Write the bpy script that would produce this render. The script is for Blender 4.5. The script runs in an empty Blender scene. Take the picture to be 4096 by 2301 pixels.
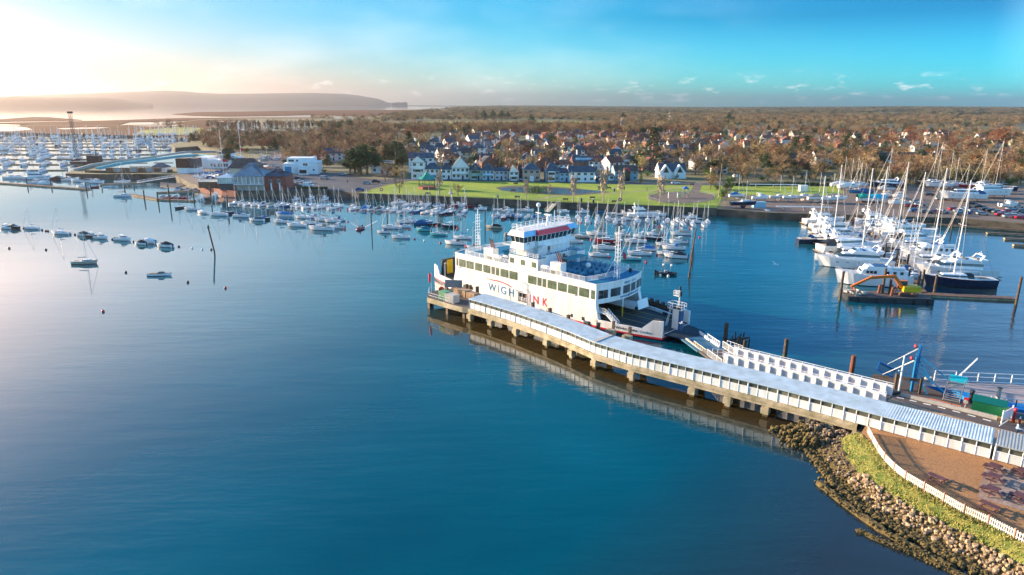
import math, random
# tints of the sky below, brightened outside the view as added fill light: (position, colour), 0 = away from the sun, 1 = towards it
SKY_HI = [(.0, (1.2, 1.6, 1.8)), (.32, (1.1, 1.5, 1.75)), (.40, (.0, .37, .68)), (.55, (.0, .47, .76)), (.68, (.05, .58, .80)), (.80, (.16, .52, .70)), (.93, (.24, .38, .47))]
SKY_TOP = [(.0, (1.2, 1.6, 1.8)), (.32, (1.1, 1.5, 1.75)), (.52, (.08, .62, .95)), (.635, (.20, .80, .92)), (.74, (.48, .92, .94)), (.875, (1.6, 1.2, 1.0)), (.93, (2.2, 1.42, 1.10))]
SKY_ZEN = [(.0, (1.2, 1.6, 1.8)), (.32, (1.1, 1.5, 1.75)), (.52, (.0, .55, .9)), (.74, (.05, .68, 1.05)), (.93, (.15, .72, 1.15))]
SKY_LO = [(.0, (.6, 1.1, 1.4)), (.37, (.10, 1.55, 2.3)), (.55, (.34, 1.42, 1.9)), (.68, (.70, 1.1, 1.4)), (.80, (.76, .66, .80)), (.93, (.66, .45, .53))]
CLOUD = (7.5, 6.9, 6.6)
SKY_STR = .11
WATER_A = (.0, .056, .078); WATER_B = (.0, .088, .118); WAVE = .09
HAZE_D = 7e-5; HAZE_C = (1.0, .84, .79); HAZE_G = .82
import bpy, bmesh, math, random
from mathutils import Vector, Matrix
from mathutils.geometry import tessellate_polygon
PI = math.pi; R_ = math.radians
SC = bpy.context.scene; COL = SC.collection
# ---------------------------------------------------------------- camera
CF = 2731.0; CH = 43.0; PITCH = math.atan(738 / CF); ROLL = R_(.45)
cam_d = bpy.data.cameras.new('camera'); cam = bpy.data.objects.new('camera', cam_d); COL.objects.link(cam)
cam_d.sensor_width = 36; cam_d.lens = 36 * CF / 4096; cam_d.clip_start = .5; cam_d.clip_end = 80000
CR = Matrix.Rotation(PI / 2 - PITCH, 3, 'X') @ Matrix.Rotation(ROLL, 3, 'Z')
cam.matrix_world = Matrix.Translation((0, 0, CH)) @ CR.to_4x4()
SC.camera = cam
SC.render.resolution_x = 1024; SC.render.resolution_y = 575
# ---------------------------------------------------------------- light
SUN_EL = R_(13); SUN_DIR = Vector((-.93, .37, 0)).normalized()
SUN_VEC = Vector((SUN_DIR.x * math.cos(SUN_EL), SUN_DIR.y * math.cos(SUN_EL), math.sin(SUN_EL)))
sd = bpy.data.lights.new('sun', 'SUN'); sun = bpy.data.objects.new('sun', sd); COL.objects.link(sun)
sd.energy = 5; sd.angle = R_(.5); sd.color = (1, .80, .56)
sun.rotation_euler = SUN_VEC.to_track_quat('Z', 'Y').to_euler()
SC.view_settings.view_transform = 'Standard'; SC.view_settings.look = 'None'; SC.view_settings.gamma = 1
SC.view_settings.exposure = 1.5
W = bpy.data.worlds.new('World'); SC.world = W; W.use_nodes = True
nt = W.node_tree; nt.nodes.clear(); N_ = nt.nodes.new; L_ = nt.links.new
def mth(nt, op, a, b=None, clamp=False):
    n = nt.nodes.new('ShaderNodeMath'); n.operation = op; n.use_clamp = clamp
    for i, v in enumerate((a, b)):
        if v is None: continue
        if isinstance(v, (int, float)): n.inputs[i].default_value = v
        else: nt.links.new(v, n.inputs[i])
    return n.outputs[0]
def ramp(nt, fac, stops):
    n = nt.nodes.new('ShaderNodeValToRGB'); e = n.color_ramp.elements
    while len(e) < len(stops): e.new(.5)
    for k, (p, c) in enumerate(stops): e[k].position = p; e[k].color = (*c, 1)
    nt.links.new(fac, n.inputs[0]); return n.outputs[0]
def mixc(nt, mode, fac, a, b):
    n = nt.nodes.new('ShaderNodeMix'); n.data_type = 'RGBA'; n.blend_type = mode
    for i, v in ((0, fac), (6, a), (7, b)):
        if isinstance(v, (int, float)): n.inputs[i].default_value = v
        elif isinstance(v, tuple): n.inputs[i].default_value = (*v, 1)
        else: nt.links.new(v, n.inputs[i])
    return n.outputs[2]
out = N_('ShaderNodeOutputWorld'); bg = N_('ShaderNodeBackground'); sky = N_('ShaderNodeTexSky')
sky.sky_type = 'NISHITA'; sky.sun_disc = False; sky.sun_elevation = SUN_EL
sky.sun_rotation = math.atan2(SUN_DIR.x, SUN_DIR.y); sky.altitude = 40; sky.air_density = 1.0; sky.dust_density = 1.0; sky.ozone_density = 3
tc = N_('ShaderNodeTexCoord'); nv = N_('ShaderNodeVectorMath'); nv.operation = 'NORMALIZE'; L_(tc.outputs['Generated'], nv.inputs[0])
sx = N_('ShaderNodeSeparateXYZ'); L_(nv.outputs[0], sx.inputs[0])
az = mth(nt, 'ADD', mth(nt, 'MULTIPLY', sx.outputs[0], SUN_DIR.x), mth(nt, 'MULTIPLY', sx.outputs[1], SUN_DIR.y))
azn = mth(nt, 'ADD', mth(nt, 'MULTIPLY', az, .5), .5)
el = mth(nt, 'MAXIMUM', sx.outputs[2], 0.0)
# sky tint: warm towards the sun, cyan away; unseen rear brightened to fill shade
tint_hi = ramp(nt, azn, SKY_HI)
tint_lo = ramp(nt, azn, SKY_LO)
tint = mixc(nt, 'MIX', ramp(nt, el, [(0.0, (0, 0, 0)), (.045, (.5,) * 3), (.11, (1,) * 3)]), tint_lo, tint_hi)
tint = mixc(nt, 'MIX', ramp(nt, el, [(.135, (0,) * 3), (.20, (1,) * 3)]), tint, ramp(nt, azn, SKY_TOP))  # bright glow added above the view to lighten the water on the left
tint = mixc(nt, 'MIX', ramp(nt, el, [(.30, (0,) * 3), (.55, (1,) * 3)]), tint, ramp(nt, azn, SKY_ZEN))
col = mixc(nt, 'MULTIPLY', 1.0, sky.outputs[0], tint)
# low fair-weather clouds along the horizon
mp = N_('ShaderNodeMapping'); mp.inputs['Scale'].default_value = (1, 1, 3.2); L_(nv.outputs[0], mp.inputs[0])
n1 = N_('ShaderNodeTexNoise'); n1.inputs['Scale'].default_value = 32; n1.inputs['Detail'].default_value = 6; n1.inputs['Roughness'].default_value = .55
L_(mp.outputs[0], n1.inputs[0])
puff = ramp(nt, n1.outputs['Fac'], [(.57, (0,) * 3), (.74, (1,) * 3)])
band = ramp(nt, el, [(0, (0,) * 3), (.008, (.9,) * 3), (.026, (.8,) * 3), (.045, (0,) * 3)])
n2 = N_('ShaderNodeTexNoise'); n2.inputs['Scale'].default_value = 5; n2.inputs['Detail'].default_value = 5; L_(mp.outputs[0], n2.inputs[0])
veil = mth(nt, 'MULTIPLY', ramp(nt, n2.outputs['Fac'], [(.45, (0,) * 3), (.75, (.35,) * 3)]), ramp(nt, azn, [(.45, (0,) * 3), (.8, (1,) * 3)]))
cl = mth(nt, 'ADD', mth(nt, 'MULTIPLY', puff, band), mth(nt, 'MULTIPLY', veil, ramp(nt, el, [(0, (1,) * 3), (.25, (0,) * 3)])), True)
col = mixc(nt, 'MIX', mth(nt, 'MULTIPLY', cl, .7), col, CLOUD)
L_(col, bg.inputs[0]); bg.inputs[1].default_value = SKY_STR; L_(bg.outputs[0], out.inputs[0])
# ---------------------------------------------------------------- helpers
def ray(x, y): return CR @ Vector((x - 2048, -(y - 1150.5), -CF))
def G(x, y, z=0.0):
    """point of the photograph (4096 px wide) on the level plane at height z"""
    d = ray(x, y); t = (z - CH) / d.z; return Vector((d.x * t, d.y * t, z))
def zoomer(ox, oy, s): return lambda x, y, z=0.0: G(ox + x / s, oy + y / s, z)
ZA = zoomer(1650, 780, 2.5156); ZB = zoomer(2300, 900, 2.5156); ZC = zoomer(3072, 1300, 2.5156); ZD = zoomer(3072, 800, 2.5156)
ZE = zoomer(3072, 1726, 2.5156); ZF = zoomer(1300, 780, 4.2933); ZI = zoomer(1900, 340, 2.5156); ZJ = zoomer(1000, 340, 2.5156)
ZK = zoomer(700, 600, 3.68); ZL = zoomer(0, 840, 2.5156); ZM = zoomer(0, 340, 2.5156); ZR = zoomer(2900, 340, 2.1539); ZQ = zoomer(3500, 1380, 4.319)
MATS = {}
def mat(name, c, rough=.6, var=.12, scale=3.0, metal=0.0, bump=0.0, c2=None, spec=.5, rnd=0.0, alpha=1.0, coat=0.0, obj=False, streak=False):
    if name in MATS: return MATS[name]
    m = bpy.data.materials.new(name); m.use_nodes = True; nt = m.node_tree; b = nt.nodes['Principled BSDF']
    b.inputs['Roughness'].default_value = rough; b.inputs['Metallic'].default_value = metal
    b.inputs['Specular IOR Level'].default_value = spec; b.inputs['Coat Weight'].default_value = coat
    tcn = nt.nodes.new('ShaderNodeTexCoord'); src = tcn.outputs['Object']
    if not obj:
        g = nt.nodes.new('ShaderNodeNewGeometry'); src = g.outputs['Position']
    if streak:
        ms = nt.nodes.new('ShaderNodeMapping'); ms.inputs['Scale'].default_value = (1, 1, .12); nt.links.new(src, ms.inputs[0]); src = ms.outputs[0]
    no = nt.nodes.new('ShaderNodeTexNoise'); no.inputs['Scale'].default_value = scale / 10; no.inputs['Detail'].default_value = 6
    no.inputs['Roughness'].default_value = .62; nt.links.new(src, no.inputs[0])
    c2 = c2 or tuple(min(1, k * (1 - 2.2 * var)) for k in c)
    col = mixc(nt, 'MIX', ramp(nt, no.outputs['Fac'], [(.38, (0,) * 3), (.64, (1,) * 3)]), tuple(c), tuple(c2))
    if rnd:
        oi = nt.nodes.new('ShaderNodeObjectInfo')
        hs = nt.nodes.new('ShaderNodeHueSaturation'); nt.links.new(col, hs.inputs['Color'])
        nt.links.new(mth(nt, 'ADD', mth(nt, 'MULTIPLY', oi.outputs['Random'], .03 * rnd), .5 - .01 * rnd), hs.inputs['Hue'])
        r2 = mth(nt, 'FRACT', mth(nt, 'MULTIPLY', oi.outputs['Random'], 7.31))
        nt.links.new(mth(nt, 'ADD', mth(nt, 'MULTIPLY', r2, .9 * rnd), 1 - .45 * rnd), hs.inputs['Value'])
        col = hs.outputs[0]
    nt.links.new(col, b.inputs['Base Color'])
    if bump:
        bp = nt.nodes.new('ShaderNodeBump'); bp.inputs['Strength'].default_value = bump; bp.inputs['Distance'].default_value = .1
        n2 = nt.nodes.new('ShaderNodeTexNoise'); n2.inputs['Scale'].default_value = scale; n2.inputs['Detail'].default_value = 4
        nt.links.new(src, n2.inputs[0]); nt.links.new(n2.outputs['Fac'], bp.inputs['Height']); nt.links.new(bp.outputs[0], b.inputs['Normal'])
    if alpha < 1: b.inputs['Alpha'].default_value = alpha
    MATS[name] = m; return m
class MB:
    """collects shapes; build() links them as one mesh object"""
    def __init__(s, org=(0, 0, 0)): s.v = []; s.f = []; s.m = []; s.o = Vector(org)
    def add(s, vs, fs, mi=0):
        k = len(s.v); s.v += [Vector(v) for v in vs]; s.f += [[k + i for i in f] for f in fs]; s.m += [mi] * len(fs); return s
    def box(s, x0, x1, y0, y1, z0, z1, mi=0):
        return s.add([(x, y, z) for z in (z0, z1) for x, y in ((x0, y0), (x1, y0), (x1, y1), (x0, y1))],
                     [(3, 2, 1, 0), (4, 5, 6, 7), (0, 1, 5, 4), (1, 2, 6, 5), (2, 3, 7, 6), (3, 0, 4, 7)], mi)
    def obox(s, c, sz, rz=0, mi=0, M=None):
        """box centred on c; sz = full sizes; rz turns it about z"""
        M = M or Matrix.Rotation(rz, 3, 'Z'); c = Vector(c); k = len(s.v)
        s.box(-sz[0] / 2, sz[0] / 2, -sz[1] / 2, sz[1] / 2, -sz[2] / 2, sz[2] / 2, mi)
        for i in range(k, len(s.v)): s.v[i] = M @ s.v[i] + c
        return s
    def beam(s, p, q, w, h, mi=0):
        """bar of width w and height h from p to q"""
        p = Vector(p); q = Vector(q); d = q - p
        if d.length < 1e-6: return s
        x = d.normalized(); up = Vector((0, 0, 1)) if abs(x.z) < .98 else Vector((1, 0, 0))
        y = up.cross(x).normalized(); z = x.cross(y); M = Matrix((x, y, z)).transposed()
        return s.obox((p + q) / 2, (d.length, w, h), 0, mi, M)
    def tube(s, p, q, r, r1=None, n=6, mi=0, cap=True):
        p = Vector(p); q = Vector(q); d = (q - p).normalized(); r1 = r if r1 is None else r1
        up = Vector((0, 0, 1)) if abs(d.z) < .98 else Vector((1, 0, 0)); a = up.cross(d).normalized(); b = d.cross(a)
        vs = [c + (a * math.cos(2 * PI * i / n) + b * math.sin(2 * PI * i / n)) * rr for c, rr in ((p, r), (q, r1)) for i in range(n)]
        fs = [(i, (i + 1) % n, n + (i + 1) % n, n + i) for i in range(n)]
        if cap: fs += [tuple(range(n))[::-1], tuple(range(n, 2 * n))]
        return s.add(vs, fs, mi)
    def prism(s, poly, z0, z1, mi=0, mtop=None):
        poly = [(p[0], p[1]) for p in poly]; n = len(poly)
        ar = sum(poly[i][0] * poly[(i + 1) % n][1] - poly[(i + 1) % n][0] * poly[i][1] for i in range(n))
        if ar < 0: poly = poly[::-1]
        vs = [(x, y, z) for z in (z0, z1) for x, y in poly]
        s.add(vs, [(i, (i + 1) % n, n + (i + 1) % n, n + i) for i in range(n)], mi)
        tri = tessellate_polygon([[Vector((x, y, 0)) for x, y in poly]])
        for t in tri:
            a, b, c = [Vector((*poly[i], 0)) for i in t]
            if (b - a).cross(c - a).z < 0: t = t[::-1]
            s.add([(*poly[i], z1) for i in t], [(0, 1, 2)], mi if mtop is None else mtop)
            s.add([(*poly[i], z0) for i in t], [(2, 1, 0)], mi)
        return s
    def sheet(s, poly, z, mi=0):
        pts = [Vector((p[0], p[1], 0)) for p in poly]
        for t in tessellate_polygon([pts]):
            a, b, c = [pts[i] for i in t]
            if (b - a).cross(c - a).z < 0: t = t[::-1]
            s.add([(pts[i].x, pts[i].y, z) for i in t], [(0, 1, 2)], mi)
        return s
    def ball(s, c, r, nu=8, nv=5, mi=0, sq=(1, 1, 1)):
        c = Vector(c); vs = [c + Vector((0, 0, -r * sq[2]))]; fs = []
        for j in range(1, nv):
            t = -PI / 2 + PI * j / nv
            vs += [c + Vector((r * math.cos(t) * math.cos(2 * PI * i / nu) * sq[0], r * math.cos(t) * math.sin(2 * PI * i / nu) * sq[1], r * math.sin(t) * sq[2])) for i in range(nu)]
        vs.append(c + Vector((0, 0, r * sq[2])))
        for i in range(nu): fs.append((0, 1 + (i + 1) % nu, 1 + i)); fs.append((len(vs) - 1, len(vs) - 1 - nu + i, len(vs) - 1 - nu + (i + 1) % nu))
        for j in range(nv - 2):
            for i in range(nu): a = 1 + j * nu; fs.append((a + i, a + (i + 1) % nu, a + nu + (i + 1) % nu, a + nu + i))
        return s.add(vs, fs, mi)
    def rows(s, rows, mi=0, closed=False):
        """skin over rows of points of equal length"""
        n = len(rows[0]); vs = [p for r in rows for p in r]; fs = []
        for j in range(len(rows) - 1):
            for i in range(n if closed else n - 1): fs.append((j * n + i, j * n + (i + 1) % n, (j + 1) * n + (i + 1) % n, (j + 1) * n + i))
        return s.add(vs, fs, mi)
    def gable(s, x0, x1, y0, y1, z, h, ov=.3, th=.18, mi=0, hip=0.0, wall=None):
        """ridge along x"""
        ym = (y0 + y1) / 2; X0 = x0 - ov; X1 = x1 + ov; Y0 = y0 - ov; Y1 = y1 + ov; e = -ov * h / ((y1 - y0) / 2)
        a = [(X0, Y0, z + e), (X1, Y0, z + e), (X1, Y1, z + e), (X0, Y1, z + e), (X0 + hip, ym, z + h), (X1 - hip, ym, z + h)]
        up = [(p[0], p[1], p[2] + th) for p in a]
        s.add(a + up, [(6, 7, 11, 10), (8, 9, 10, 11), (1, 0, 4, 5), (3, 2, 5, 4), (0, 1, 7, 6), (2, 3, 9, 8), (3, 0, 6, 9), (1, 2, 8, 7)], mi)
        s.add([up[0], up[3], up[4], up[1], up[2], up[5]], [(0, 2, 1), (3, 4, 5)], mi if (hip or wall is None) else wall)
        if not hip: s.add([(x0, y0, z), (x0, y1, z), (x0, ym, z + h), (x1, y0, z), (x1, y1, z), (x1, ym, z + h)], [(0, 2, 1), (3, 4, 5)], mi if wall is None else wall)
        return s
    def build(s, name, mats, parent=None, smooth=False, loc=None):
        me = bpy.data.meshes.new(name); o = s.o
        me.from_pydata([tuple(v - o) for v in s.v], [], s.f)
        if not isinstance(mats, (list, tuple)): mats = [mats]
        for m in mats: me.materials.append(m)
        me.polygons.foreach_set('material_index', s.m)
        if smooth: me.polygons.foreach_set('use_smooth', [True] * len(s.f))
        me.update(); ob = bpy.data.objects.new(name, me); COL.objects.link(ob)
        if parent: ob.parent = parent
        elif loc is not None: ob.location = loc
        else: ob.location = o
        return ob
def tag(o, label=None, cat=None, group=None, kind=None):
    if label: o['label'] = label
    if cat: o['category'] = cat
    if group: o['group'] = group
    if kind: o['kind'] = kind
    return o
def thing(name, label, cat, loc=(0, 0, 0), rz=0, group=None):
    o = bpy.data.objects.new(name, None); COL.objects.link(o); o.location = loc; o.rotation_euler = (0, 0, rz); o.empty_display_size = .5
    return tag(o, label, cat, group)
KIDS = {}
def kids(o):
    if o not in KIDS: KIDS[o] = list(o.children)
    return KIDS[o]
def copy_tree(o, loc=None, rz=None, sc=None, parent=None, label=None, group=None):
    c = o.copy(); COL.objects.link(c)
    if parent: c.parent = parent
    if loc is not None: c.location = loc
    if rz is not None: c.rotation_euler = (0, 0, rz)
    if sc is not None: c.scale = sc if isinstance(sc, (tuple, Vector)) else (sc, sc, sc)
    if label: c['label'] = label
    if group: c['group'] = group
    for ch in kids(o): copy_tree(ch, parent=c)
    return c
ORD = 'first second third fourth fifth sixth seventh eighth ninth tenth eleventh twelfth thirteenth fourteenth fifteenth sixteenth seventeenth eighteenth nineteenth'.split()
TEN = {20: 'twent', 30: 'thirt', 40: 'fort', 50: 'fift', 60: 'sixt', 70: 'sevent', 80: 'eight', 90: 'ninet'}
def nth(i):
    """0 -> first"""
    n = i + 1
    if n < 20: return ORD[n - 1]
    if n < 100: return TEN[n // 10 * 10] + ('ieth' if n % 10 == 0 else 'y-' + ORD[n % 10 - 1])
    return 'one hundred and ' + nth(n - 101) if n % 100 else 'one hundredth'
USED = {}
def proto_or_copy(key, make, loc, rz, sc, label, group):
    """first use keeps the built thing, later uses copy it with its parts"""
    if key not in USED:
        o = make(); USED[key] = o; kids(o)
        for ch in kids(o): kids(ch)
        o.location = loc; o.rotation_euler = (0, 0, rz); o.scale = sc if isinstance(sc, (tuple, Vector)) else (sc, sc, sc); o['label'] = label; o['group'] = group
        return o
    return copy_tree(USED[key], loc, rz, sc, None, label, group)
PENDING = []
def defer(o, stem, group, tail):
    """label waits until all of the kind are placed, then counts them from the left of the photo"""
    PENDING.append((o, stem, group, tail)); o['group'] = group; return o
def flush_labels():
    buckets = {}
    for o, stem, group, tail in PENDING: buckets.setdefault((stem, tail), []).append(o)
    for (stem, tail), l in buckets.items():
        l.sort(key=lambda o: o.location.x / max(20, o.location.y))
        for i, o in enumerate(l):
            n = i + 1; o['label'] = (stem + ' ' + tail) if len(l) == 1 else '%s, %s from left, %s' % (stem, str(n) + ('th' if n % 100 in (11, 12, 13) else {1: 'st', 2: 'nd', 3: 'rd'}.get(n % 10, 'th')), tail)
# ---------------------------------------------------------------- materials
def wp(n, c, **k): return mat(n, c, **k)
M = dict(
 white=mat('white_paint', (.80, .79, .76), .45, .05), hull=mat('gelcoat', (.82, .81, .79), .28, .04, coat=.3, obj=True),
 steelw=mat('ship_white', (.80, .79, .76), .5, .04, 9, streak=True, c2=(.66, .61, .54)), cream=mat('cream', (.62, .56, .42), .6),
 blue=mat('deck_blue', (.0, .19, .33), .6, .1), navy=mat('navy', (.012, .022, .06), .3), dark=mat('dark', (.02, .022, .025), .5),
 glass=mat('glass', (.02, .035, .04), .06, .1, spec=.9), glassg=mat('green_glass', (.15, .19, .11), .18, .25, 9, spec=.7, c2=(.07, .10, .06)), red=mat('red', (.55, .02, .03), .4), redl=mat('logo_red', (.62, .01, .05), .5),
 logob=mat('logo_blue', (.0, .16, .34), .5), sky=mat('sky_blue', (.04, .26, .42), .5), teal=mat('teal', (.02, .22, .26), .4), turq=mat('turquoise', (.12, .5, .52), .35),
 royal=mat('royal_blue', (.0, .13, .42), .6), canvas=mat('canvas_grey', (.10, .12, .12), .8), tan=mat('tan_canvas', (.42, .33, .24), .8), bluec=mat('blue_canvas', (.01, .10, .26), .75),
 alu=mat('aluminium', (.80, .78, .74), .4, .03), wood=mat('wood', (.20, .11, .06), .7, .2, 12), teak=mat('teak', (.34, .22, .13), .7), pile=mat('wet_timber', (.10, .065, .045), .8, .25, 20),
 rust=mat('rust', (.22, .07, .03), .8, .2, 20), yellow=mat('yellow', (.72, .45, .0), .5), orange=mat('orange', (.75, .18, .01), .5), green=mat('green_paint', (.0, .16, .06), .5),
 conc=mat('concrete', (.46, .38, .26), .85, .2, 6, bump=.3, c2=(.24, .21, .11)), concl=mat('pale_concrete', (.42, .40, .36), .85, .12, 5), weed=mat('weed', (.06, .045, .014), .9, .3, 20, bump=.6, c2=(.15, .105, .03)),
 roofc=mat('corrugated_roof', (.52, .62, .66), .55, .15, 6, c2=(.38, .46, .47)), roofg=mat('grey_sheet', (.36, .38, .36), .5, .1), corrpanel=mat('panel_white', (.72, .75, .75), .5, .05, 14, streak=True, c2=(.56, .57, .52)),
 asphalt=mat('asphalt', (.062, .06, .062), .7, .25, 1.2, c2=(.10, .095, .09)), road=mat('road_tar', (.075, .06, .055), .8, .2, 2, c2=(.12, .10, .085)), yard=mat('yard', (.14, .10, .075), .8, .2, .8, c2=(.19, .14, .10)),
 grass=mat('lawn', (.28, .34, .014), .9, .2, .5, bump=.5, c2=(.17, .26, .012)), field=mat('field', (.30, .27, .02), .9, .2, .2, c2=(.18, .21, .03)), rough=mat('rough_grass', (.26, .24, .05), .95, .3, 8, bump=1, c2=(.10, .14, .02)),
 town=mat('garden_ground', (.13, .13, .04), .95, .3, .5, c2=(.19, .15, .08)), marsh=mat('marsh', (.15, .04, .018), .95, .3, .12, c2=(.09, .055, .015), spec=.1), mud=mat('mud', (.11, .08, .055), .6, .2, 1),
 hillm=mat('down_grass', (.12, .10, .07), .9, .3, .02, c2=(.07, .07, .04)), bark=mat('leaf_litter', (.50, .26, .11), .95, .3, 60, bump=1, c2=(.30, .15, .06)), paving=mat('paving', (.40, .30, .24), .85, .12, 6), sand=mat('sandy_kerb', (.50, .33, .19), .9, .2, 8, bump=.5),
 stone=mat('rock', (.44, .31, .19), .9, .25, 12, bump=.7, rnd=.7, c2=(.30, .21, .12), obj=True), stoneweed=mat('weedy_rock', (.17, .115, .045), .95, .3, 16, bump=.8, rnd=.9, c2=(.07, .055, .02), obj=True),
 wall_dark=mat('sea_wall', (.13, .105, .08), .9, .3, 3, bump=.4, c2=(.05, .045, .025)), brick=mat('brick', (.30, .09, .06), .8, .2, 10), maroon=mat('maroon_timber', (.13, .05, .05), .6, .2, 20), picket=mat('picket', (.74, .68, .58), .7, .1),
 barkt=mat('tree_bark', (.16, .11, .07), .9), poplar=mat('pale_bark', (.42, .33, .24), .9), twig=mat('bare_twigs', (.31, .19, .10), .95, .2, 2, rnd=1.1, c2=(.27, .17, .08), obj=True), twig2=mat('olive_twigs', (.34, .225, .09), .95, .2, 2, rnd=1.3, c2=(.25, .19, .07), obj=True),
 pine=mat('pine_needles', (.04, .075, .02), .9, .3, 3, rnd=.6, c2=(.06, .085, .02), obj=True), ever=mat('evergreen', (.08, .14, .02), .9, .3, 3, rnd=.8, c2=(.10, .13, .02), obj=True), rusty=mat('rusty_leaves', (.36, .13, .04), .9, .3, 3, rnd=.5, obj=True), hedge=mat('hedge', (.045, .07, .015), .95, .3, 4, bump=1),
 skin=mat('skin', (.55, .33, .24), .6), cyan=mat('cyan_tarp', (.0, .42, .60), .5), greent=mat('green_tarp', (.0, .35, .25), .5), lblue=mat('light_blue', (.30, .55, .68), .5), grey=mat('grey', (.25, .25, .25), .6), dgrey=mat('dark_grey', (.07, .07, .075), .6),
 gull=mat('gull', (.75, .72, .70), .8), slate=mat('slate', (.10, .115, .135), .7, .25, 6, rnd=.5), tile=mat('red_tile', (.30, .10, .06), .85, .25, 6, rnd=.5), browntile=mat('brown_tile', (.12, .08, .06), .85, .25, 6, rnd=.4),
 render=mat('house_render', (.80, .77, .71), .8, .06, 2, rnd=.12), rbrick=mat('house_brick', (.30, .12, .075), .85, .15, 4, rnd=.4), pink=mat('pink_render', (.55, .36, .28), .8), mint=mat('mint_render', (.42, .60, .50), .8), pbl=mat('pale_blue_render', (.36, .56, .68), .8))
nt = M['paving'].node_tree; bt = nt.nodes.new('ShaderNodeTexBrick'); gg = nt.nodes.new('ShaderNodeNewGeometry'); nt.links.new(gg.outputs['Position'], bt.inputs['Vector'])
bt.inputs['Scale'].default_value = 1; bt.inputs['Brick Width'].default_value = .6; bt.inputs['Row Height'].default_value = .3; bt.inputs['Mortar Size'].default_value = .03
bt.inputs['Color1'].default_value = (.42, .31, .24, 1); bt.inputs['Color2'].default_value = (.32, .23, .18, 1); bt.inputs['Mortar'].default_value = (.2, .15, .12, 1); nt.links.new(bt.outputs['Color'], nt.nodes['Principled BSDF'].inputs['Base Color'])
# ---------------------------------------------------------------- water
wm = bpy.data.materials.new('water'); wm.use_nodes = True; nt = wm.node_tree; b = nt.nodes['Principled BSDF']
b.inputs['Roughness'].default_value = .03; b.inputs['IOR'].default_value = 1.55
ge = nt.nodes.new('ShaderNodeNewGeometry')
nz = nt.nodes.new('ShaderNodeTexNoise'); nz.inputs['Scale'].default_value = .018; nz.inputs['Detail'].default_value = 3; nt.links.new(ge.outputs['Position'], nz.inputs[0])
nt.links.new(mixc(nt, 'MIX', ramp(nt, nz.outputs['Fac'], [(.4, (0,) * 3), (.65, (1,) * 3)]), WATER_A, WATER_B), b.inputs['Base Color'])
wcol = b.inputs['Base Color'].links[0].from_socket; spw = nt.nodes.new('ShaderNodeSeparateXYZ'); nt.links.new(ge.outputs['Position'], spw.inputs[0])
def lin(ax, ay, c): return mth(nt, 'ADD', mth(nt, 'ADD', mth(nt, 'MULTIPLY', spw.outputs[0], ax), mth(nt, 'MULTIPLY', spw.outputs[1], ay)), c)
# shallow muddy water: within a dozen metres of the jetty and off the stone slope
dj = mth(nt, 'ABSOLUTE', lin(.66, .751, -92.3)); dj = mth(nt, 'ADD', dj, mth(nt, 'MULTIPLY', nz.outputs['Fac'], 8)); al = mth(nt, 'MULTIPLY', ramp(nt, mth(nt, 'MULTIPLY', lin(.751, -.66, 110), 1 / 120), [(.0, (0,) * 3), (.12, (1,) * 3)]), ramp(nt, mth(nt, 'MULTIPLY', dj, 1 / 30), [(.25, (1,) * 3), (.5, (0,) * 3)]))
nt.links.new(mixc(nt, 'MIX', al, wcol, (.045, .030, .010)), b.inputs['Base Color'])
mud_ = mth(nt, 'MULTIPLY', mth(nt, 'ADD', lin(.045, -.03, -1.0 + 2.2), mth(nt, 'MULTIPLY', nz.outputs['Fac'], 1.2)), .6)
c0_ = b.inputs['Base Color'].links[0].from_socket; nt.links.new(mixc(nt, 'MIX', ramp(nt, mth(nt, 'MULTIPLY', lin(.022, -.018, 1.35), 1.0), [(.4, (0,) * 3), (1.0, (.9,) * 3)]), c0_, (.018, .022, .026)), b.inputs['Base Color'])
def wn(scale, detail, sxy):
    mpn = nt.nodes.new('ShaderNodeMapping'); mpn.inputs['Scale'].default_value = (*sxy, 1); mpn.inputs['Rotation'].default_value = (0, 0, R_(-20)); nt.links.new(ge.outputs['Position'], mpn.inputs[0])
    n = nt.nodes.new('ShaderNodeTexNoise'); n.inputs['Scale'].default_value = scale; n.inputs['Detail'].default_value = detail; nt.links.new(mpn.outputs[0], n.inputs[0]); return n.outputs['Fac']
h = mth(nt, 'ADD', mth(nt, 'MULTIPLY', wn(1.1, 3, (.5, 1.6)), .55), mth(nt, 'ADD', mth(nt, 'MULTIPLY', wn(.30, 2, (.4, 1.8)), 1.4), mth(nt, 'MULTIPLY', wn(.07, 2, (.5, 1.6)), 3.5)))
# the open channel to the right is ruffled by the breeze, the lee on the left lies calm
sp = nt.nodes.new('ShaderNodeSeparateXYZ'); nt.links.new(ge.outputs['Position'], sp.inputs[0])
calm = mth(nt, 'ADD', mth(nt, 'MULTIPLY', mth(nt, 'ADD', mth(nt, 'MULTIPLY', sp.outputs[0], .008), nz.outputs['Fac']), .5), .1, True)
bp = nt.nodes.new('ShaderNodeBump'); bp.inputs['Distance'].default_value = WAVE
nt.links.new(mth(nt, 'MULTIPLY', mth(nt, 'ADD', mth(nt, 'MULTIPLY', mth(nt, 'MULTIPLY', calm, ramp(nt, wn(.014, 3, (.5, 1.5)), [(.38, (.35,) * 3), (.62, (1.25,) * 3)])), .85), .12), mth(nt, 'SUBTRACT', 1, mth(nt, 'MULTIPLY', al, .85))), bp.inputs['Strength']); nt.links.new(h, bp.inputs['Height']); nt.links.new(bp.outputs[0], b.inputs['Normal'])
wmb = MB(); wmb.sheet([(-20000, 20), (20000, 20), (26000, 26000), (-26000, 26000)], 0); wmb.sheet([(-20000, -400), (20000, -400), (20000, 20), (-20000, 20)], 0)
tag(wmb.build('water', wm), kind='structure')
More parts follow.
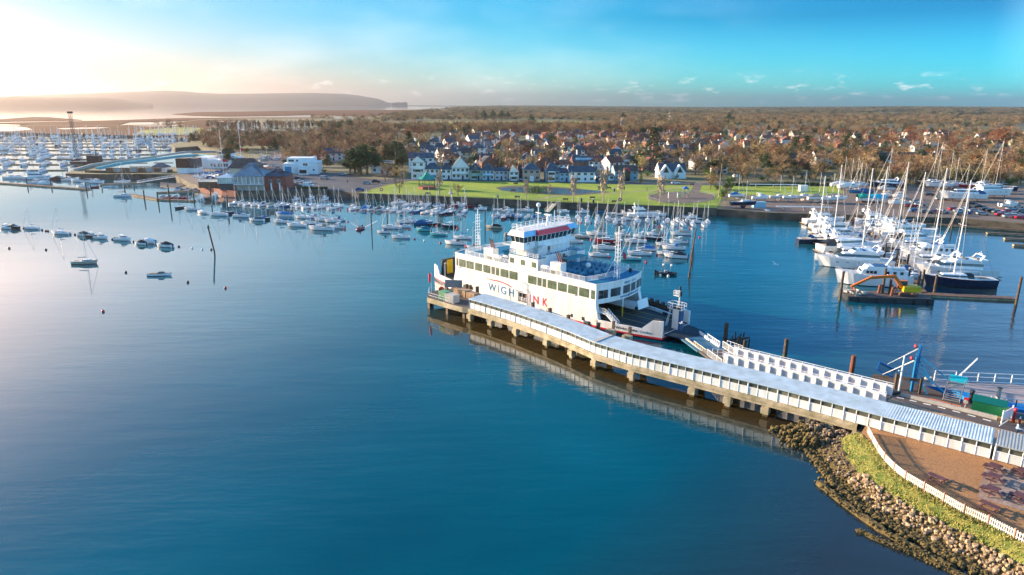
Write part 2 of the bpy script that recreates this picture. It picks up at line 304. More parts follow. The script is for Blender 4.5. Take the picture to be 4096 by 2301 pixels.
# ---------------------------------------------------------------- the setting: land
def sheet(name, pts, z, m, label=None):
    b = MB(); b.sheet(pts, z); return tag(b.build(name, m), label, kind='structure')
shore = [(4300, 912), (4096, 894), (3827, 873), (3072, 851), (2900, 839), (2866, 836), (2194, 810), (1900, 794), (1437, 776), (1310, 762), (1146, 764), (947, 768), (890, 761), (800, 746), (754, 729), (700, 702), (560, 697), (400, 697), (262, 694), (300, 676), (420, 652), (755, 618), (860, 601), (790, 585), (700, 592), (680, 575), (827, 557), (700, 546), (537, 542), (300, 536), (0, 529), (-500, 520), (-500, 505), (0, 503), (400, 501), (650, 498), (800, 478), (1000, 474), (1400, 474), (1500, 465), (1640, 452), (1750, 436), (2000, 425)]
LAND = [G(x, y, 2.6) for x, y in shore] + [Vector((2000, 11000, 0)), Vector((16000, 11000, 0)), Vector((5000, 3000, 0)), Vector((2500, 1000, 0)), Vector((600, 250, 0))]
b = MB(); b.prism(LAND, -1, 2.6, 1, 0); tag(b.build('ground', [M['town'], M['wall_dark']]), kind='structure')
# gently rising country inland, to the right
def rise(x, y):
    r = math.hypot(x, y); t = max(0, min(1, (r - 900) / 5200)); s = max(0, min(1, (x - .28 * y) / (200 + .25 * y)))
    return 2.45 + 28 * t * t * (3 - 2 * t) * s
b = MB(); nx, ny = 44, 36; vs = []
for j in range(ny + 1):
    r = 850 * (12000 / 850) ** (j / ny)
    for i in range(nx + 1):
        a = R_(6 + 42 * i / nx); x, y = r * math.sin(a), r * math.cos(a); vs.append((x, y, rise(x, y) if j else 2.4))
b.add(vs, [(j * (nx + 1) + i, j * (nx + 1) + i + 1, (j + 1) * (nx + 1) + i + 1, (j + 1) * (nx + 1) + i) for j in range(ny) for i in range(nx)])
tag(b.build('rising_ground', mat('far_country', (.10, .07, .035), .95, .3, .08, c2=(.13, .12, .04)), smooth=True), kind='structure')
for c_ in ([(-300, 504.5), (60, 505.5), (110, 511), (130, 519), (40, 525), (-300, 526)], [(225, 514), (330, 510.5), (440, 509.5), (400, 514), (330, 516), (250, 517.5)], [(520, 503), (640, 502.5), (740, 498), (700, 503), (600, 506)], [(860, 486), (940, 484), (985, 486), (920, 490)]): sheet('tidal_channel', [G(x, y, 2.65) for x, y in c_], 2.65, wm)
FLD = []
def rise_at(x, y):
    z = 2.6
    for _ in range(6): q = G(x, y, z); z = max(2.6, rise(q.x, q.y))
    return z
# marsh islands and spits in the creek mouth
def flat(name, px, z, m, base=-.5):
    bb = MB(); bb.prism([G(x, y, z) for x, y in px], base, z); return tag(bb.build(name, m), kind='structure')
flat('marsh', [(-600, 473), (0, 477), (130, 468), (200, 469), (330, 480), (200, 483), (0, 486), (-600, 490)], .6, M['marsh'])
flat('marsh', [(-600, 492), (0, 491), (430, 482), (700, 473), (1000, 470), (1300, 470), (1300, 476), (800, 482), (520, 488), (470, 500), (520, 503), (480, 504), (300, 500), (90, 497), (0, 494), (-600, 500)], .6, M['marsh'])
flat('marsh', [(80, 500), (200, 494), (520, 502), (430, 508), (520, 512), (420, 520), (0, 528), (-400, 528), (-400, 522), (120, 520)], .7, M['marsh'])
flat('marsh', [(690, 457), (800, 448), (1000, 446), (1250, 442), (1550, 440), (1900, 436), (1900, 470), (1500, 470), (1400, 464), (1250, 459), (1100, 463), (900, 466), (760, 462)], .6, M['marsh'])
flat('shingle_spit', [(1190, 420), (1400, 420.5), (1800, 423), (2100, 424), (2100, 427), (1500, 424), (1190, 422)], 1.5, M['mud'])
# tidal mud at the foot of the sea walls
flat('mudflat', [(560, 708), (700, 712), (760, 742), (900, 790), (950, 790), (900, 760), (754, 729), (700, 700), (560, 695)], .25, M['mud'])
flat('mudflat', [(640, 730), (760, 736), (700, 752), (640, 745)], .2, M['mud'])
# park, promenade, car park, boatyard
sheet('lawn', [G(x, y, 2.64) for x, y in ((1437, 774), (1900, 792), (2194, 808), (2868, 834), (2885, 800), (2890, 742), (2600, 740), (2000, 727), (1640, 724), (1560, 740))], 2.64, M['grass'])
sheet('seafront_road', [G(x, y, 2.65) for x, y in ((1560, 738), (1640, 723), (2000, 726), (2600, 739), (2900, 741), (2900, 733), (2600, 730), (2000, 718), (1630, 712), (1500, 720))], 2.65, M['asphalt'])
sheet('car_park', [G(x, y, 2.64) for x, y in ((1146, 762), (1310, 759), (1430, 770), (1540, 740), (1570, 722), (1440, 712), (1380, 695), (1150, 690), (1140, 640), (1085, 612), (1060, 650), (1050, 690))], 2.64, M['asphalt'])
sheet('saltmarsh', [G(x, y, 2.625) for x, y in ((-450, 519), (-450, 506), (0, 504), (400, 502), (650, 500), (800, 480), (990, 477), (1000, 512), (830, 550), (700, 545), (537, 541), (300, 535), (0, 528))], 2.625, M['marsh'])
sheet('club_yard', [G(x, y, 2.63) for x, y in ((700, 699), (756, 727), (802, 744), (892, 759), (945, 766), (1146, 762), (1050, 690), (1060, 650), (1000, 640), (860, 660), (760, 690))], 2.63, M['yard'])
sheet('dinghy_park_ground', [G(x, y, 2.632) for x, y in ((900, 690), (1060, 650), (1085, 612), (1350, 612), (1340, 655), (1150, 690), (1050, 700))], 2.632, M['yard'])
sheet('boatyard_ground', [G(x, y, 2.64) for x, y in ((2905, 836), (3072, 849), (3827, 871), (4300, 906), (4500, 800), (4200, 745), (3500, 740), (3350, 760), (3160, 790), (2910, 805))], 2.64, M['yard'])
sheet('boatyard_lawn', [G(x, y, 2.64) for x, y in ((2925, 770), (2930, 745), (3340, 747), (3380, 772), (3250, 790), (3050, 785))], 2.645, M['grass'])
sheet('field', [G(x, y, 2.66) for x, y in ((1540, 520), (1640, 512), (1920, 508), (2060, 500), (2400, 500), (2410, 486), (2200, 484), (1700, 487), (1560, 495))], 2.66, M['field'])
sheet('field', [G(x, y, 2.66) for x, y in ((540, 540), (800, 541), (812, 512), (700, 508), (560, 522))], 2.66, M['field'])
sheet('field', [G(x, y, 2.66) for x, y in ((1180, 498), (1400, 492), (1320, 484), (1180, 488))], 2.66, M['field'])
sheet('field', [G(x, y, 2.66) for x, y in ((830, 528), (930, 526), (930, 516), (830, 518))], 2.66, M['field'])
sheet('field', [G(x, y, 2.66) for x, y in ((1900, 437), (2100, 437), (2080, 432), (1900, 432))], 2.66, M['field'])
for k, f_ in enumerate(([(1780, 471), (1990, 470), (1990, 464), (1800, 463)], [(2600, 479), (2770, 478), (2750, 472), (2600, 472)], [(3050, 453), (3210, 452), (3190, 446), (3060, 446)], [(2250, 452), (2400, 451), (2390, 446), (2260, 446)], [(3500, 468), (3600, 467), (3600, 462), (3510, 462)])): FLD.append(f_); sheet('field', [(q.x, q.y) for q in (G(x, y, rise_at(x, y)) for x, y in f_)], rise_at(*f_[0]) + 1.2, M['field'])
# park paths, pond and play area
def strip(name, pts, w, z, m):
    bb = MB(); L = []; Rr = []
    for i, p in enumerate(pts):
        a = pts[max(0, i - 1)]; c = pts[min(len(pts) - 1, i + 1)]; d = (Vector((c[0] - a[0], c[1] - a[1], 0))).normalized(); n = Vector((-d.y, d.x, 0)) * w / 2
        L.append(Vector((p[0], p[1], z)) + n); Rr.append(Vector((p[0], p[1], z)) - n)
    bb.rows([Rr, L]); return tag(bb.build(name, m), kind='structure')
strip('park_path', [ZI(x, y, 2.66) for x, y in ((600, 1160), (900, 1105), (1300, 1090), (1500, 1080), (1800, 1065), (2030, 1035), (2220, 1010))], 1.6, 2.66, M['paving'])
strip('park_path', [ZI(x, y, 2.66) for x, y in ((2200, 1100), (2220, 1060), (2240, 1010), (2260, 985))], 4, 2.668, M['yard'])
def ellipse(cx, cy, rx, ry, n=36, a0=0): return [(cx + rx * math.cos(2 * PI * i / n + a0), cy + ry * math.sin(2 * PI * i / n + a0)) for i in range(n)]
ppx = [(205, 1035), (300, 1018), (420, 1015), (560, 1018), (800, 1025), (1000, 1040), (1200, 1060), (1370, 1078), (1250, 1092), (1100, 1105), (950, 1115), (820, 1105), (650, 1098), (500, 1088), (380, 1078), (260, 1062)]
cpx = sum(p[0] for p in ppx) / 16, sum(p[1] for p in ppx) / 16
def shrink(pp, c, k, kx=None): return [(c[0] + (x - c[0]) * (kx or k), c[1] + (y - c[1]) * k) for x, y in pp]
sheet('pond_edge', [ZI(x, y, 2.672) for x, y in ppx], 2.672, M['wall_dark'])
sheet('pond_water', [ZI(x, y, 2.68) for x, y in shrink(ppx, cpx, .66, .93)], 2.68, mat('pond_water', (.06, .065, .055), .25, .2, 2, spec=.35))
bb = MB(); random.seed(4)
for i in range(700):
    x = random.gauss(620, 60); y = random.gauss(1078, 9); p = ZI(max(500, min(760, x)), min(1100, max(1060, y)), 2.7); h = random.random() * 2.4
    a = random.random() * 6; s = .5; q = p + Vector((0, 0, h)); bb.add([q, q + Vector((s * math.cos(a), s * math.sin(a), .3)), q + Vector((s * math.cos(a + 1.5), s * math.sin(a + 1.5), -.2))], [(0, 1, 2)])
tag(bb.build('island_shrubs', M['ever']), 'dark green thicket on the island of the park pond', 'bushes', kind='stuff')
gx = [(2080 + 340 * math.cos(t * PI / 18), 1133 + 58 * math.sin(t * PI / 18)) for t in range(36)]
sheet('play_area_surface', [ZI(x, y, 2.672) for x, y in gx], 2.672, M['yard'])
t = thing('play_area_fence', 'low pale railing in an oval round the playground', 'railing', ZI(2080, 1133, 2.67))
for k in range(12):
    f = MB(t.location); pts = [ZI(*gx[(k * 3 + j) % 36], 2.67) for j in range(4)]
    for a, c in zip(pts, pts[1:]):
        f.beam(a + Vector((0, 0, 1)), c + Vector((0, 0, 1)), .08, .08); f.beam(a + Vector((0, 0, .3)), c + Vector((0, 0, .3)), .06, .06)
        for q in range(4): p = a.lerp(c, q / 4); f.box(p.x - .04, p.x + .04, p.y - .04, p.y + .04, p.z, p.z + 1)
    f.build('fence_panel', M['grey'], t)
# walls along the water
def wall(name, label, px, z0, z1, th, m, cat='wall'):
    pts = [G(x, y, 2.6) for x, y in px]; o = pts[0].copy(); o.z = 0; bb = MB(o)
    for a, c in zip(pts, pts[1:]):
        a = a.copy(); c = c.copy(); a.z = c.z = (z0 + z1) / 2; bb.beam(a, c, th, z1 - z0)
    return tag(bb.build(name, m), label, cat)
wall('park_wall', 'long dark stone sea wall between the park lawn and the moorings', [(1310, 762), (1437, 776), (1900, 794), (2194, 810), (2868, 837)], .0, 3.0, .6, M['wall_dark'])
wall('quay_wall', 'dark timber-faced quay wall at the water front of the boatyard', [(2900, 840), (3072, 852), (3827, 874), (4300, 913)], .0, 2.75, .7, M['wall_dark'])
wall('car_park_wall', 'weathered timber sea wall below the car park with a hedge on top', [(947, 768), (1146, 765), (1310, 763)], .0, 3.1, .6, M['wall_dark'])
wall('quay_wall', 'low brown brick quay wall below the grey roofed clubhouse', [(800, 747), (890, 762), (945, 768)], .0, 3.0, .6, M['brick'])
wall('low_hedge', 'clipped low green hedge between the car park and the sea wall', [(1310, 757), (1228, 757), (1180, 757)], 2.6, 3.7, 1.4, M['hedge'], 'hedge')
wall('low_hedge', 'long clipped hedge behind the boatyard lawn', [(2925, 744), (3150, 741), (3345, 745)], 2.6, 4.2, 2, M['hedge'], 'hedge')
# front right: made ground, bank, bark, patio
land2 = [(45.0, 79.8), (49.5, 85.6), (52.5, 89.3), (56.5, 91.9), (68, 84.2), (95, 66), (95, 20), (58, 30), (53.5, 46), (51, 52), (48.9, 57.7), (47.8, 59.9), (46.6, 61.8), (45.8, 63.9), (45, 66.1), (44.2, 68.3), (44, 71.2), (44.6, 75)]
b = MB(); b.prism(land2, -1, 2.6, 1, 0); tag(b.build('terminal_ground', [M['bark'], M['wall_dark']]), kind='structure')
pa = ZE(2190, 310, 2.62); pb_ = ZE(2110, 660, 2.62); d1 = (pb_ - pa); pc = ZE(2576, 800, 2.62) - pb_; 
b = MB(); b.sheet([pa, pb_, pb_ + pc * 3, pa + pc * 3], 2.62); tag(b.build('patio', M['paving']), kind='structure')
WK = [(-8.6, 132.8), (-4.2, 128.7), (.7, 123.8), (6.3, 117.5), (10.4, 112.4), (13.9, 107.4), (19.3, 102.3), (27.5, 96.2), (36.3, 89.6), (43.0, 84.2), (47.6, 80.3), (52.2, 76.6), (56.8, 73.1), (64.5, 67.1)]
WKV = [Vector((x, y, 0)) for x, y in WK]
def offs(pts, w, z):
    r = []
    for i, p in enumerate(pts):
        d = (pts[min(len(pts) - 1, i + 1)] - pts[max(0, i - 1)]).normalized(); r.append(Vector((p.x - d.y * w, p.y + d.x * w, z)))
    return r
land_side = offs(WKV, 4.2, 2.64)
road_c = [ZC(x, y, 2.64) for x, y in ((1150, 735), (1330, 765), (1500, 800), (1700, 850), (1900, 905), (2100, 955), (2400, 1030), (2900, 1140))]
strip('terminal_road', road_c, 3.6, 2.65, M['road'])
b = MB()
b.rows([land_side[9:], [ZC(x, y, 2.66) for x, y in ((1230, 735), (1600, 850), (1900, 930), (2150, 1000), (2900, 1180))]]); tag(b.build('sandy_verge', M['sand']), kind='structure')
b = MB()
for x, y, x2, y2 in ((1295, 728, 1368, 743), (1425, 757, 1495, 772), (1562, 790, 1640, 806), (1708, 824, 1786, 843), (1857, 862, 1935, 882), (2010, 903, 2088, 924), (2165, 947, 2245, 968), (2490, 1035, 2576, 1060)):
    a = ZC(x, y, 2.662); c = ZC(x2, y2, 2.662); b.beam(a, c, .32, .008)
tag(b.build('road_marking', M['white']), kind='structure')
# grass bank and stone revetment
top = [(44.6, 79.6), (44.6, 75), (44.0, 71.2), (44.2, 68.3), (45, 66.1), (45.8, 63.9), (46.6, 61.8), (47.8, 59.9), (48.9, 57.7), (51, 52), (53.5, 46), (58, 34)]
ged = [(42.6, 80.2), (41.2, 75.6), (40.9, 72.5), (41.6, 69), (42.3, 66.6), (43.2, 64.6), (44.5, 62.6), (45.7, 60.2), (47.1, 57.4), (49.2, 52), (51.6, 46), (56, 34)]
sh = [(38.6, 82.5), (38.2, 76), (38.1, 72), (38.6, 68.4), (39.5, 65.6), (40.6, 63.2), (41.9, 61.0), (43.1, 58.8), (44.8, 56.0), (46.6, 51.4), (49.4, 45.4), (54, 33.5)]
b = MB(); b.rows([[(x, y, 1.35) for x, y in ged], [((x + u) / 2, (y + v) / 2, 2.25) for (x, y), (u, v) in zip(ged, top)], [(x, y, 2.62) for x, y in top]]); tag(b.build('grass_bank', M['rough'], smooth=True), kind='structure')
b = MB(); b.rows([[(x - 1.5, y - .6, -1.0) for x, y in sh], [(x, y, -.25) for x, y in sh], [(x, y, 1.36) for x, y in ged]]); tag(b.build('shore_slope', M['weed'], smooth=True), kind='structure')
b = MB(); random.seed(11)
for i in range(len(top) - 1):
    for k in range(420):
        s, t_ = random.random(), random.random() ** .8
        a = Vector((*ged[i], 1.35)).lerp(Vector((*ged[i + 1], 1.35)), s); c = Vector((*top[i], 2.62)).lerp(Vector((*top[i + 1], 2.62)), s); p = a.lerp(c, t_) + Vector((0, 0, .12 * math.sin(t_ * PI)))
        an = random.random() * 6.28; h = .12 + .22 * random.random(); w = .07; q = Vector((math.cos(an) * w, math.sin(an) * w, 0)); l = Vector((random.uniform(-.15, .15), random.uniform(-.15, .15), h))
        b.add([p - q, p + q, p + l], [(0, 1, 2)], random.random() < .45)
tag(b.build('bank_grass', [mat('dry_grass', (.48, .38, .13), .95), mat('green_grass', (.17, .22, .035), .95)]), 'tufts of rough yellow green grass on the bank', 'grass', kind='stuff')
def rock_mesh(seed, m):
    rnd = random.Random(seed); bb = MB(); bb.ball((0, 0, 0), .5, 6, 4)
    for v in bb.v: v *= rnd.uniform(.66, 1.2)
    for v in bb.v: v.x = max(-.42, min(.44, v.x)); v.z = max(-.3, min(.36, v.z)); v.y = max(-.38, min(.38, v.y))
    me = bb.build('rock', m); d = me.data; COL.objects.unlink(me); bpy.data.objects.remove(me); return d
rocks = [[rock_mesh(k, M['stone']) for k in range(5)], [rock_mesh(k + 9, M['stoneweed']) for k in range(5)]]
random.seed(5); cnt = 0; rub = MB()
for k in range(700):  # weedy stones carried on beneath the jetty
    a = Vector((38.6, 81, 0)).lerp(Vector((43, 80.5, 1.3)), random.random()) + Vector((random.uniform(-3.4, 2.6), random.uniform(-1, 5), random.uniform(-.25, .2))); rub.ball(a, random.uniform(.15, .42), 5, 3, 1 if a.x < 40.5 + random.uniform(-1, 1) else 0)
segs = [(i, math.hypot(ged[i + 1][0] - ged[i][0], ged[i + 1][1] - ged[i][1])) for i in range(0, len(ged) - 2)]
for i, L in segs:
    for row in range(10):
        n = int(L / .52)
        for k in range(n):
            s = (k + random.random() * .8) / n; t_ = (row + random.random() * .9) / 10
            a = Vector((*ged[i], 1.35)).lerp(Vector((*ged[i + 1], 1.35)), s); c = Vector((*sh[i], -.25)).lerp(Vector((*sh[i + 1], -.25)), s); p = a.lerp(c, t_); p.z += .12
            weedy = t_ + random.uniform(-.12, .12) > (.74 if i > 2 else .55)
            size = random.choice((.32, .4, .48, .56, .68, .85)) * (1.0 if not weedy else .75)
            # the stones nearest the camera show largest and are things; the rest is rubble
            if cnt < 300 and t_ < .8 and (p.y < 72) and random.random() < .8:
                ob = bpy.data.objects.new('rock', rocks[weedy][random.randrange(5)]); COL.objects.link(ob); ob.location = p; cnt += 1
                ob.scale = (size, size * random.uniform(.7, 1), size * random.uniform(.6, 1)); ob.rotation_euler = (random.uniform(-.4, .4), random.uniform(-.4, .4), random.random() * 6)
                wh = 'near the jetty' if p.y > 68 else 'beside the long groyne' if p.y > 59.5 else 'in the lower right corner'; tag(ob, ('dark weed covered boulder low on the shore slope ', 'pale tan boulder of the stone slope ')[not weedy] + wh, 'rock', ('weed covered rocks at the foot of the slope', 'pale rocks of the shore defence')[not weedy])
            else:
                for q in range(2):
                    r = size * random.uniform(.2, .42); rub.ball(p + Vector((random.uniform(-.3, .3), random.uniform(-.3, .3), -.03)), r, 5, 4, int(weedy), (1, random.uniform(.7, 1), .7))
                    for v in rub.v[-17:]: v += Vector((random.uniform(-r, r), random.uniform(-r, r), random.uniform(-r, r))) * .25
for k in range(2600):
    i = random.randrange(len(sh) - 1); s = random.random(); p = Vector((*sh[i], 0)).lerp(Vector((*sh[i + 1], 0)), s) + Vector((abs(random.gauss(0, .9)) - .5 - (1.0 if random.random() < .06 else 0), random.uniform(-1, 1), 0)); p.z = random.uniform(-.1, .25)
    rub.ball(p, random.uniform(.12, .32), 5, 3, 1)
tag(rub.build('stone_rubble', [mat('rubble', (.30, .22, .14), .9, .4, 14, bump=.6), M['weed']]), 'small rubble and weedy stones filling the shore slope', 'stones', kind='stuff')
# the two weed covered bars in the shallows
def bar(label, pts, w, h):
    o = Vector((*pts[0], 0)); bb = MB(o); rnd = random.Random(len(pts)); rws = []
    n = 26; P = [Vector((x, y, 0)) for x, y in pts]
    def at(t):
        k = min(len(P) - 2, int(t * (len(P) - 1))); return P[k].lerp(P[k + 1], t * (len(P) - 1) - k)
    for i in range(n + 1):
        c = at(i / n); d = (at(min(1, i / n + .02)) - at(max(0, i / n - .02))).normalized(); nn = Vector((-d.y, d.x, 0)); ww = w * rnd.uniform(.8, 1.2)
        rws.append([c + nn * ww + Vector((0, 0, -.3)), c + nn * ww * .6 + Vector((0, 0, h * rnd.uniform(.7, 1.1))), c - nn * ww * .5 + Vector((0, 0, h * rnd.uniform(.7, 1.1))), c - nn * ww + Vector((0, 0, -.3))])
    bb.rows(rws)
    for k in range(500):
        c = at(rnd.random()); bb.ball(c + Vector((rnd.uniform(-w, w), rnd.uniform(-w, w), h * rnd.uniform(.3, .9))), rnd.uniform(.06, .16), 5, 3)
    return tag(bb.build('groyne', M['weed']), label, 'groyne')
bar('long weed covered groyne lying along the foot of the stone slope', [(36.2, 71.6), (37.4, 66.5), (38.8, 62.5), (40.5, 59.2), (42.4, 56.5)], .42, .5)
bar('lower weed covered groyne running out from the bottom edge of the photo', [(36.4, 62.4), (38.2, 60.4), (40.4, 58.4), (43.0, 55.2), (46.5, 50.5), (50, 44)], .38, .3)
# hills across the strait
def hill(name, pts, dist, depth, m, z0=0):
    """pts = profile in photo pixels; built at its true distance with a rounded body"""
    bb = MB(); front = []; mid = []; back = []; ext = []
    for x, y in pts:
        d = ray(x, y); k = dist / math.hypot(d.x, d.y); top = CH + d.z * k; dr = Vector((d.x, d.y, 0)).normalized()
        top = max(2, top); p = dr * dist
        front.append(p - dr * depth * .55 + Vector((0, 0, -1))); ext.append(p - dr * depth * .3 + Vector((0, 0, top * .62))); mid.append(p + Vector((0, 0, top))); back.append(p + dr * depth + Vector((0, 0, -1)))
    bb.rows([front, ext, mid, back]); return tag(bb.build(name, m, smooth=True), kind='structure')
hill('hills', [(-500, 386), (-100, 386), (20, 386), (100, 382), (200, 378), (400, 372), (560, 366), (660, 363), (740, 366), (800, 372), (880, 375), (1000, 375), (1130, 373), (1250, 372), (1380, 376), (1440, 383), (1480, 390), (1510, 395), (1530, 402), (1550, 411), (1565, 412)], 9200, 1700, M['hillm'])
hill('wooded_hills', [(-500, 392), (-100, 388), (0, 388), (50, 385), (100, 388), (200, 391), (330, 391), (420, 392), (480, 397), (540, 406), (600, 412), (610, 415)], 5600, 800, mat('far_wood', (.07, .05, .03), .95))
hill('sea_stacks', [(1566, 411.5), (1588, 409.5), (1600, 409), (1603, 411.5), (1612, 409), (1625, 409.5), (1630, 411.5)], 9300, 100, M['hillm'])
t = thing('castle', 'low distant fort on the shingle spit with a white lighthouse', 'fort', G(1270, 421, 0))
f = MB(t.location)
for x0, x1, h in ((1240, 1262, 8), (1265, 1300, 14), (1300, 1340, 10), (1340, 1362, 15), (1362, 1392, 9)):
    a = G(x0, 421, 0); c = G(x1, 421, 0); f.box(a.x, c.x, a.y - 20, a.y + 30, 0, h)
f.build('walls', M['mud'], t); p = G(1267, 421, 0)
f = MB(t.location); f.tube((p.x, p.y, 0), (p.x, p.y, 30), 5, 3.5, 8); f.build('lighthouse', M['white'], t)
# ---------------------------------------------------------------- the ferry
def railing(b, pts, h=1.0, step=1.5, bars=(1.0, .5), r=.035, fine=0, mi=0):
    pts = [Vector(p) for p in pts]
    for a, c in zip(pts, pts[1:]):
        L = (c - a).length; n = max(1, round(L / step))
        for k in bars: b.beam(a + Vector((0, 0, h * k)), c + Vector((0, 0, h * k)), r * 1.6, r * 1.6, mi)
        for i in range(n + 1): p = a.lerp(c, i / n); b.box(p.x - r, p.x + r, p.y - r, p.y + r, p.z, p.z + h, mi)
        if fine:
            m = int(L / fine)
            for i in range(m): p = a.lerp(c, i / m); b.box(p.x - .02, p.x + .02, p.y - .02, p.y + .02, p.z + .08, p.z + h, mi)
def text_mesh(s, w, h, ext=.02, off=.018):
    """flat lettering scaled to the box w x h, in the x-z plane, facing -y"""
    cu = bpy.data.curves.new('lettering', 'FONT'); cu.body = s; cu.size = 1; cu.resolution_u = 3; cu.offset = off
    ob = bpy.data.objects.new('lettering', cu); me = bpy.data.meshes.new_from_object(ob); bpy.data.objects.remove(ob)
    xs = [v.co.x for v in me.vertices]; ys = [v.co.y for v in me.vertices]; x0, x1, y0, y1 = min(xs), max(xs), min(ys), max(ys)
    b = MB(); b.add([((v.co.x - x0) / (x1 - x0) * w, -ext, (v.co.y - y0) / (y1 - y0) * h) for v in me.vertices], [tuple(p.vertices) for p in me.polygons]); return b
FA = R_(-43.8)
ferry = thing('car_ferry', 'large white car ferry with blue decks and red bridge roof moored at the covered pier', 'ferry', (6.9, 148.2, 0), FA)
def P(name, b, m, parent=None, **k): return b.build(name, m, parent or ferry, **k)
def fx(v): return 20.65 + 1.35 * (1 - (v / 7.8) ** 2)
VS = [-7.8 + 15.6 * i / 14 for i in range(15)]
front = [(fx(v), v) for v in VS]; plan = front + [(-x, v) for x, v in front[::-1]]
hp = [(22, 7.8), (25, 7.4), (28.5, 6.6), (31.5, 5.8), (34.2, 5.0)]
def sx_(x): return 20.65 + (x - 20.65) * .82 if x > 20.65 else x
hull_plan = [(x, -v) for x, v in hp] + [(x, v) for x, v in hp[::-1]] + [(-sx_(x), v) for x, v in hp] + [(-sx_(x), -v) for x, v in hp[::-1]]
b = MB(); b.prism([(x * .99, y * .985) for x, y in hull_plan], -1, .35, 0); P('hull', b, M['navy'])
b = MB(); b.prism(hull_plan, .35, .7); P('rubbing_strake', b, M['red'])
b = MB(); b.prism([(x, y * .998) for x, y in hull_plan], .7, 1.4, 0, 1); P('car_deck', b, [M['steelw'], mat('car_deck', (.035, .045, .05), .7, .2, 2)])
b = MB()
for v in (-4.4, -1.6, 1.6, 4.4): b.box(-28, 31, v - .06, v + .06, 1.404, 1.41)
for k in range(12): b.obox((8 + k * 1.4, 3.1, 1.407), (1.5, .08, .006), R_(50))
P('lane_marking', b, M['yellow'])
for sg in (1, -1):
    for sv in (1, -1):
        b = MB(); tops = [2.1, 2.05, 2.0, 1.9, 3.7, 3.9]; pl = [(20.7, 7.8), (22, 7.8), (25, 7.4), (28.5, 6.6), (30.2, 6.15), (32.2, 5.6), (34.2, 5.0)]; pl = [(x if sg > 0 else sx_(x), v) for x, v in pl]; EN = 34.2 if sg > 0 else sx_(34.2); tp = [2.0, 2.05, 2.05, 2.0, 1.9, 3.8, 3.95]
        o_ = [(x * sg, v * sv) for x, v in pl]; i_ = [(x * sg, (v - .35) * sv) for x, v in pl]
        b.rows([[(x, y, 1.38) for x, y in o_], [(x, y, z) for (x, y), z in zip(o_, tp)], [(x, y, z) for (x, y), z in zip(i_, tp)], [(x, y, 1.38) for x, y in i_]])
        b.box(min(EN * sg, (EN - .3) * sg), max(EN * sg, (EN - .3) * sg), min(4.65 * sv, 5.0 * sv), max(4.65 * sv, 5.0 * sv), .4, 3.95); P('bulwark', b, M['steelw'])
# side walls of the car deck, two passenger decks above
for sv in (-1, 1):
    b = MB(); y0, y1 = sorted((7.8 * sv, 6.9 * sv))
    if sv < 0: b.box(-20.65, -.25, y0, y1, 1.38, 5.0); b.box(2.35, 20.65, y0, y1, 1.38, 5.0); b.box(-.25, 2.35, y0, y1, 3.45, 5.0); b.box(-20.65, 20.65, y0 + .004, y1, .7, 1.38)
    else: b.box(-20.65, 20.65, y0, y1, 1.38, 5.0)
    for sg in (-1, 1): b.add([(20.65 * sg, y0, 1.4), (21.5 * sg, y0, 1.4), (20.65 * sg, y0, 4.9), (20.65 * sg, y1, 1.4), (21.5 * sg, y1, 1.4), (20.65 * sg, y1, 4.9)], [(0, 1, 2), (5, 4, 3), (1, 4, 5, 2), (0, 3, 4, 1), (0, 2, 5, 3)])
    P('side_wall', b, M['steelw'])
b = MB(); b.prism(plan, 5.0, 8.9, 0, 0); P('passenger_deck', b, M['steelw'])
b = MB(); b.prism([(x * .995, y * .985) for x, y in plan], 8.9, 8.96, 0); P('sun_deck', b, M['blue'])
b = MB()
n = len(plan)
for i in range(n):
    a = Vector((*plan[i], 0)); c = Vector((*plan[(i + 1) % n], 0)); b.beam(a + Vector((0, 0, 9.0)), c + Vector((0, 0, 9.0)), .16, .22)
b.box(-20.6, 20.6, -7.83, -7.79, 4.93, 5.0); b.box(-20.6, 20.6, -7.825, -7.79, 5.9, 5.93)
for u in (-15.6, -3.1, 5.3, 1.0): b.box(u - .04, u + .04, -7.83, -7.79, 1.6, 8.9, 0)
P('edge_trim', b, M['steelw'])
def window(u0, u1, z0, z1, v=-7.8, sill=True, m='glassg'):
    w = MB(); w.box(u0 - .06, u1 + .06, v - .025, v + .03, z0 - .06, z1 + .06); fr = P('window', w, M['dgrey'])
    g = MB(); mid = (u0 + u1) / 2
    if u1 - u0 > 1.6: g.box(u0, mid - .05, v - .04, v, z0, z1); g.box(mid + .05, u1, v - .04, v, z0, z1)
    else: g.box(u0, u1, v - .04, v, z0, z1)
    P('pane', g, M[m], fr)
for u0, u1 in ((-20.2, -19.7), (-19.3, -17.1), (-16.7, -14.4), (-13.8, -11.6), (-11.1, -8.9), (-8.4, -7.5), (-7.0, -6.1), (-5.6, -3.3), (-2.8, -.5), (2.7, 5.0), (5.4, 6.4), (6.8, 7.7), (8.2, 10.5), (11.0, 13.2), (13.7, 16.0), (16.5, 18.9), (19.5, 20.3)): window(u0, u1, 6.05, 7.7)
for u0, u1 in ((-2.7, -1.6), (.5, 1.6), (3.7, 4.8)): window(u0, u1, 9.7, 10.7)
for u0, u1 in ((-17.9, -17.3), (-15.2, -14.6), (14.6, 15.0), (17.4, 18.0)): window(u0, u1, 1.15, 1.75, m='dark')
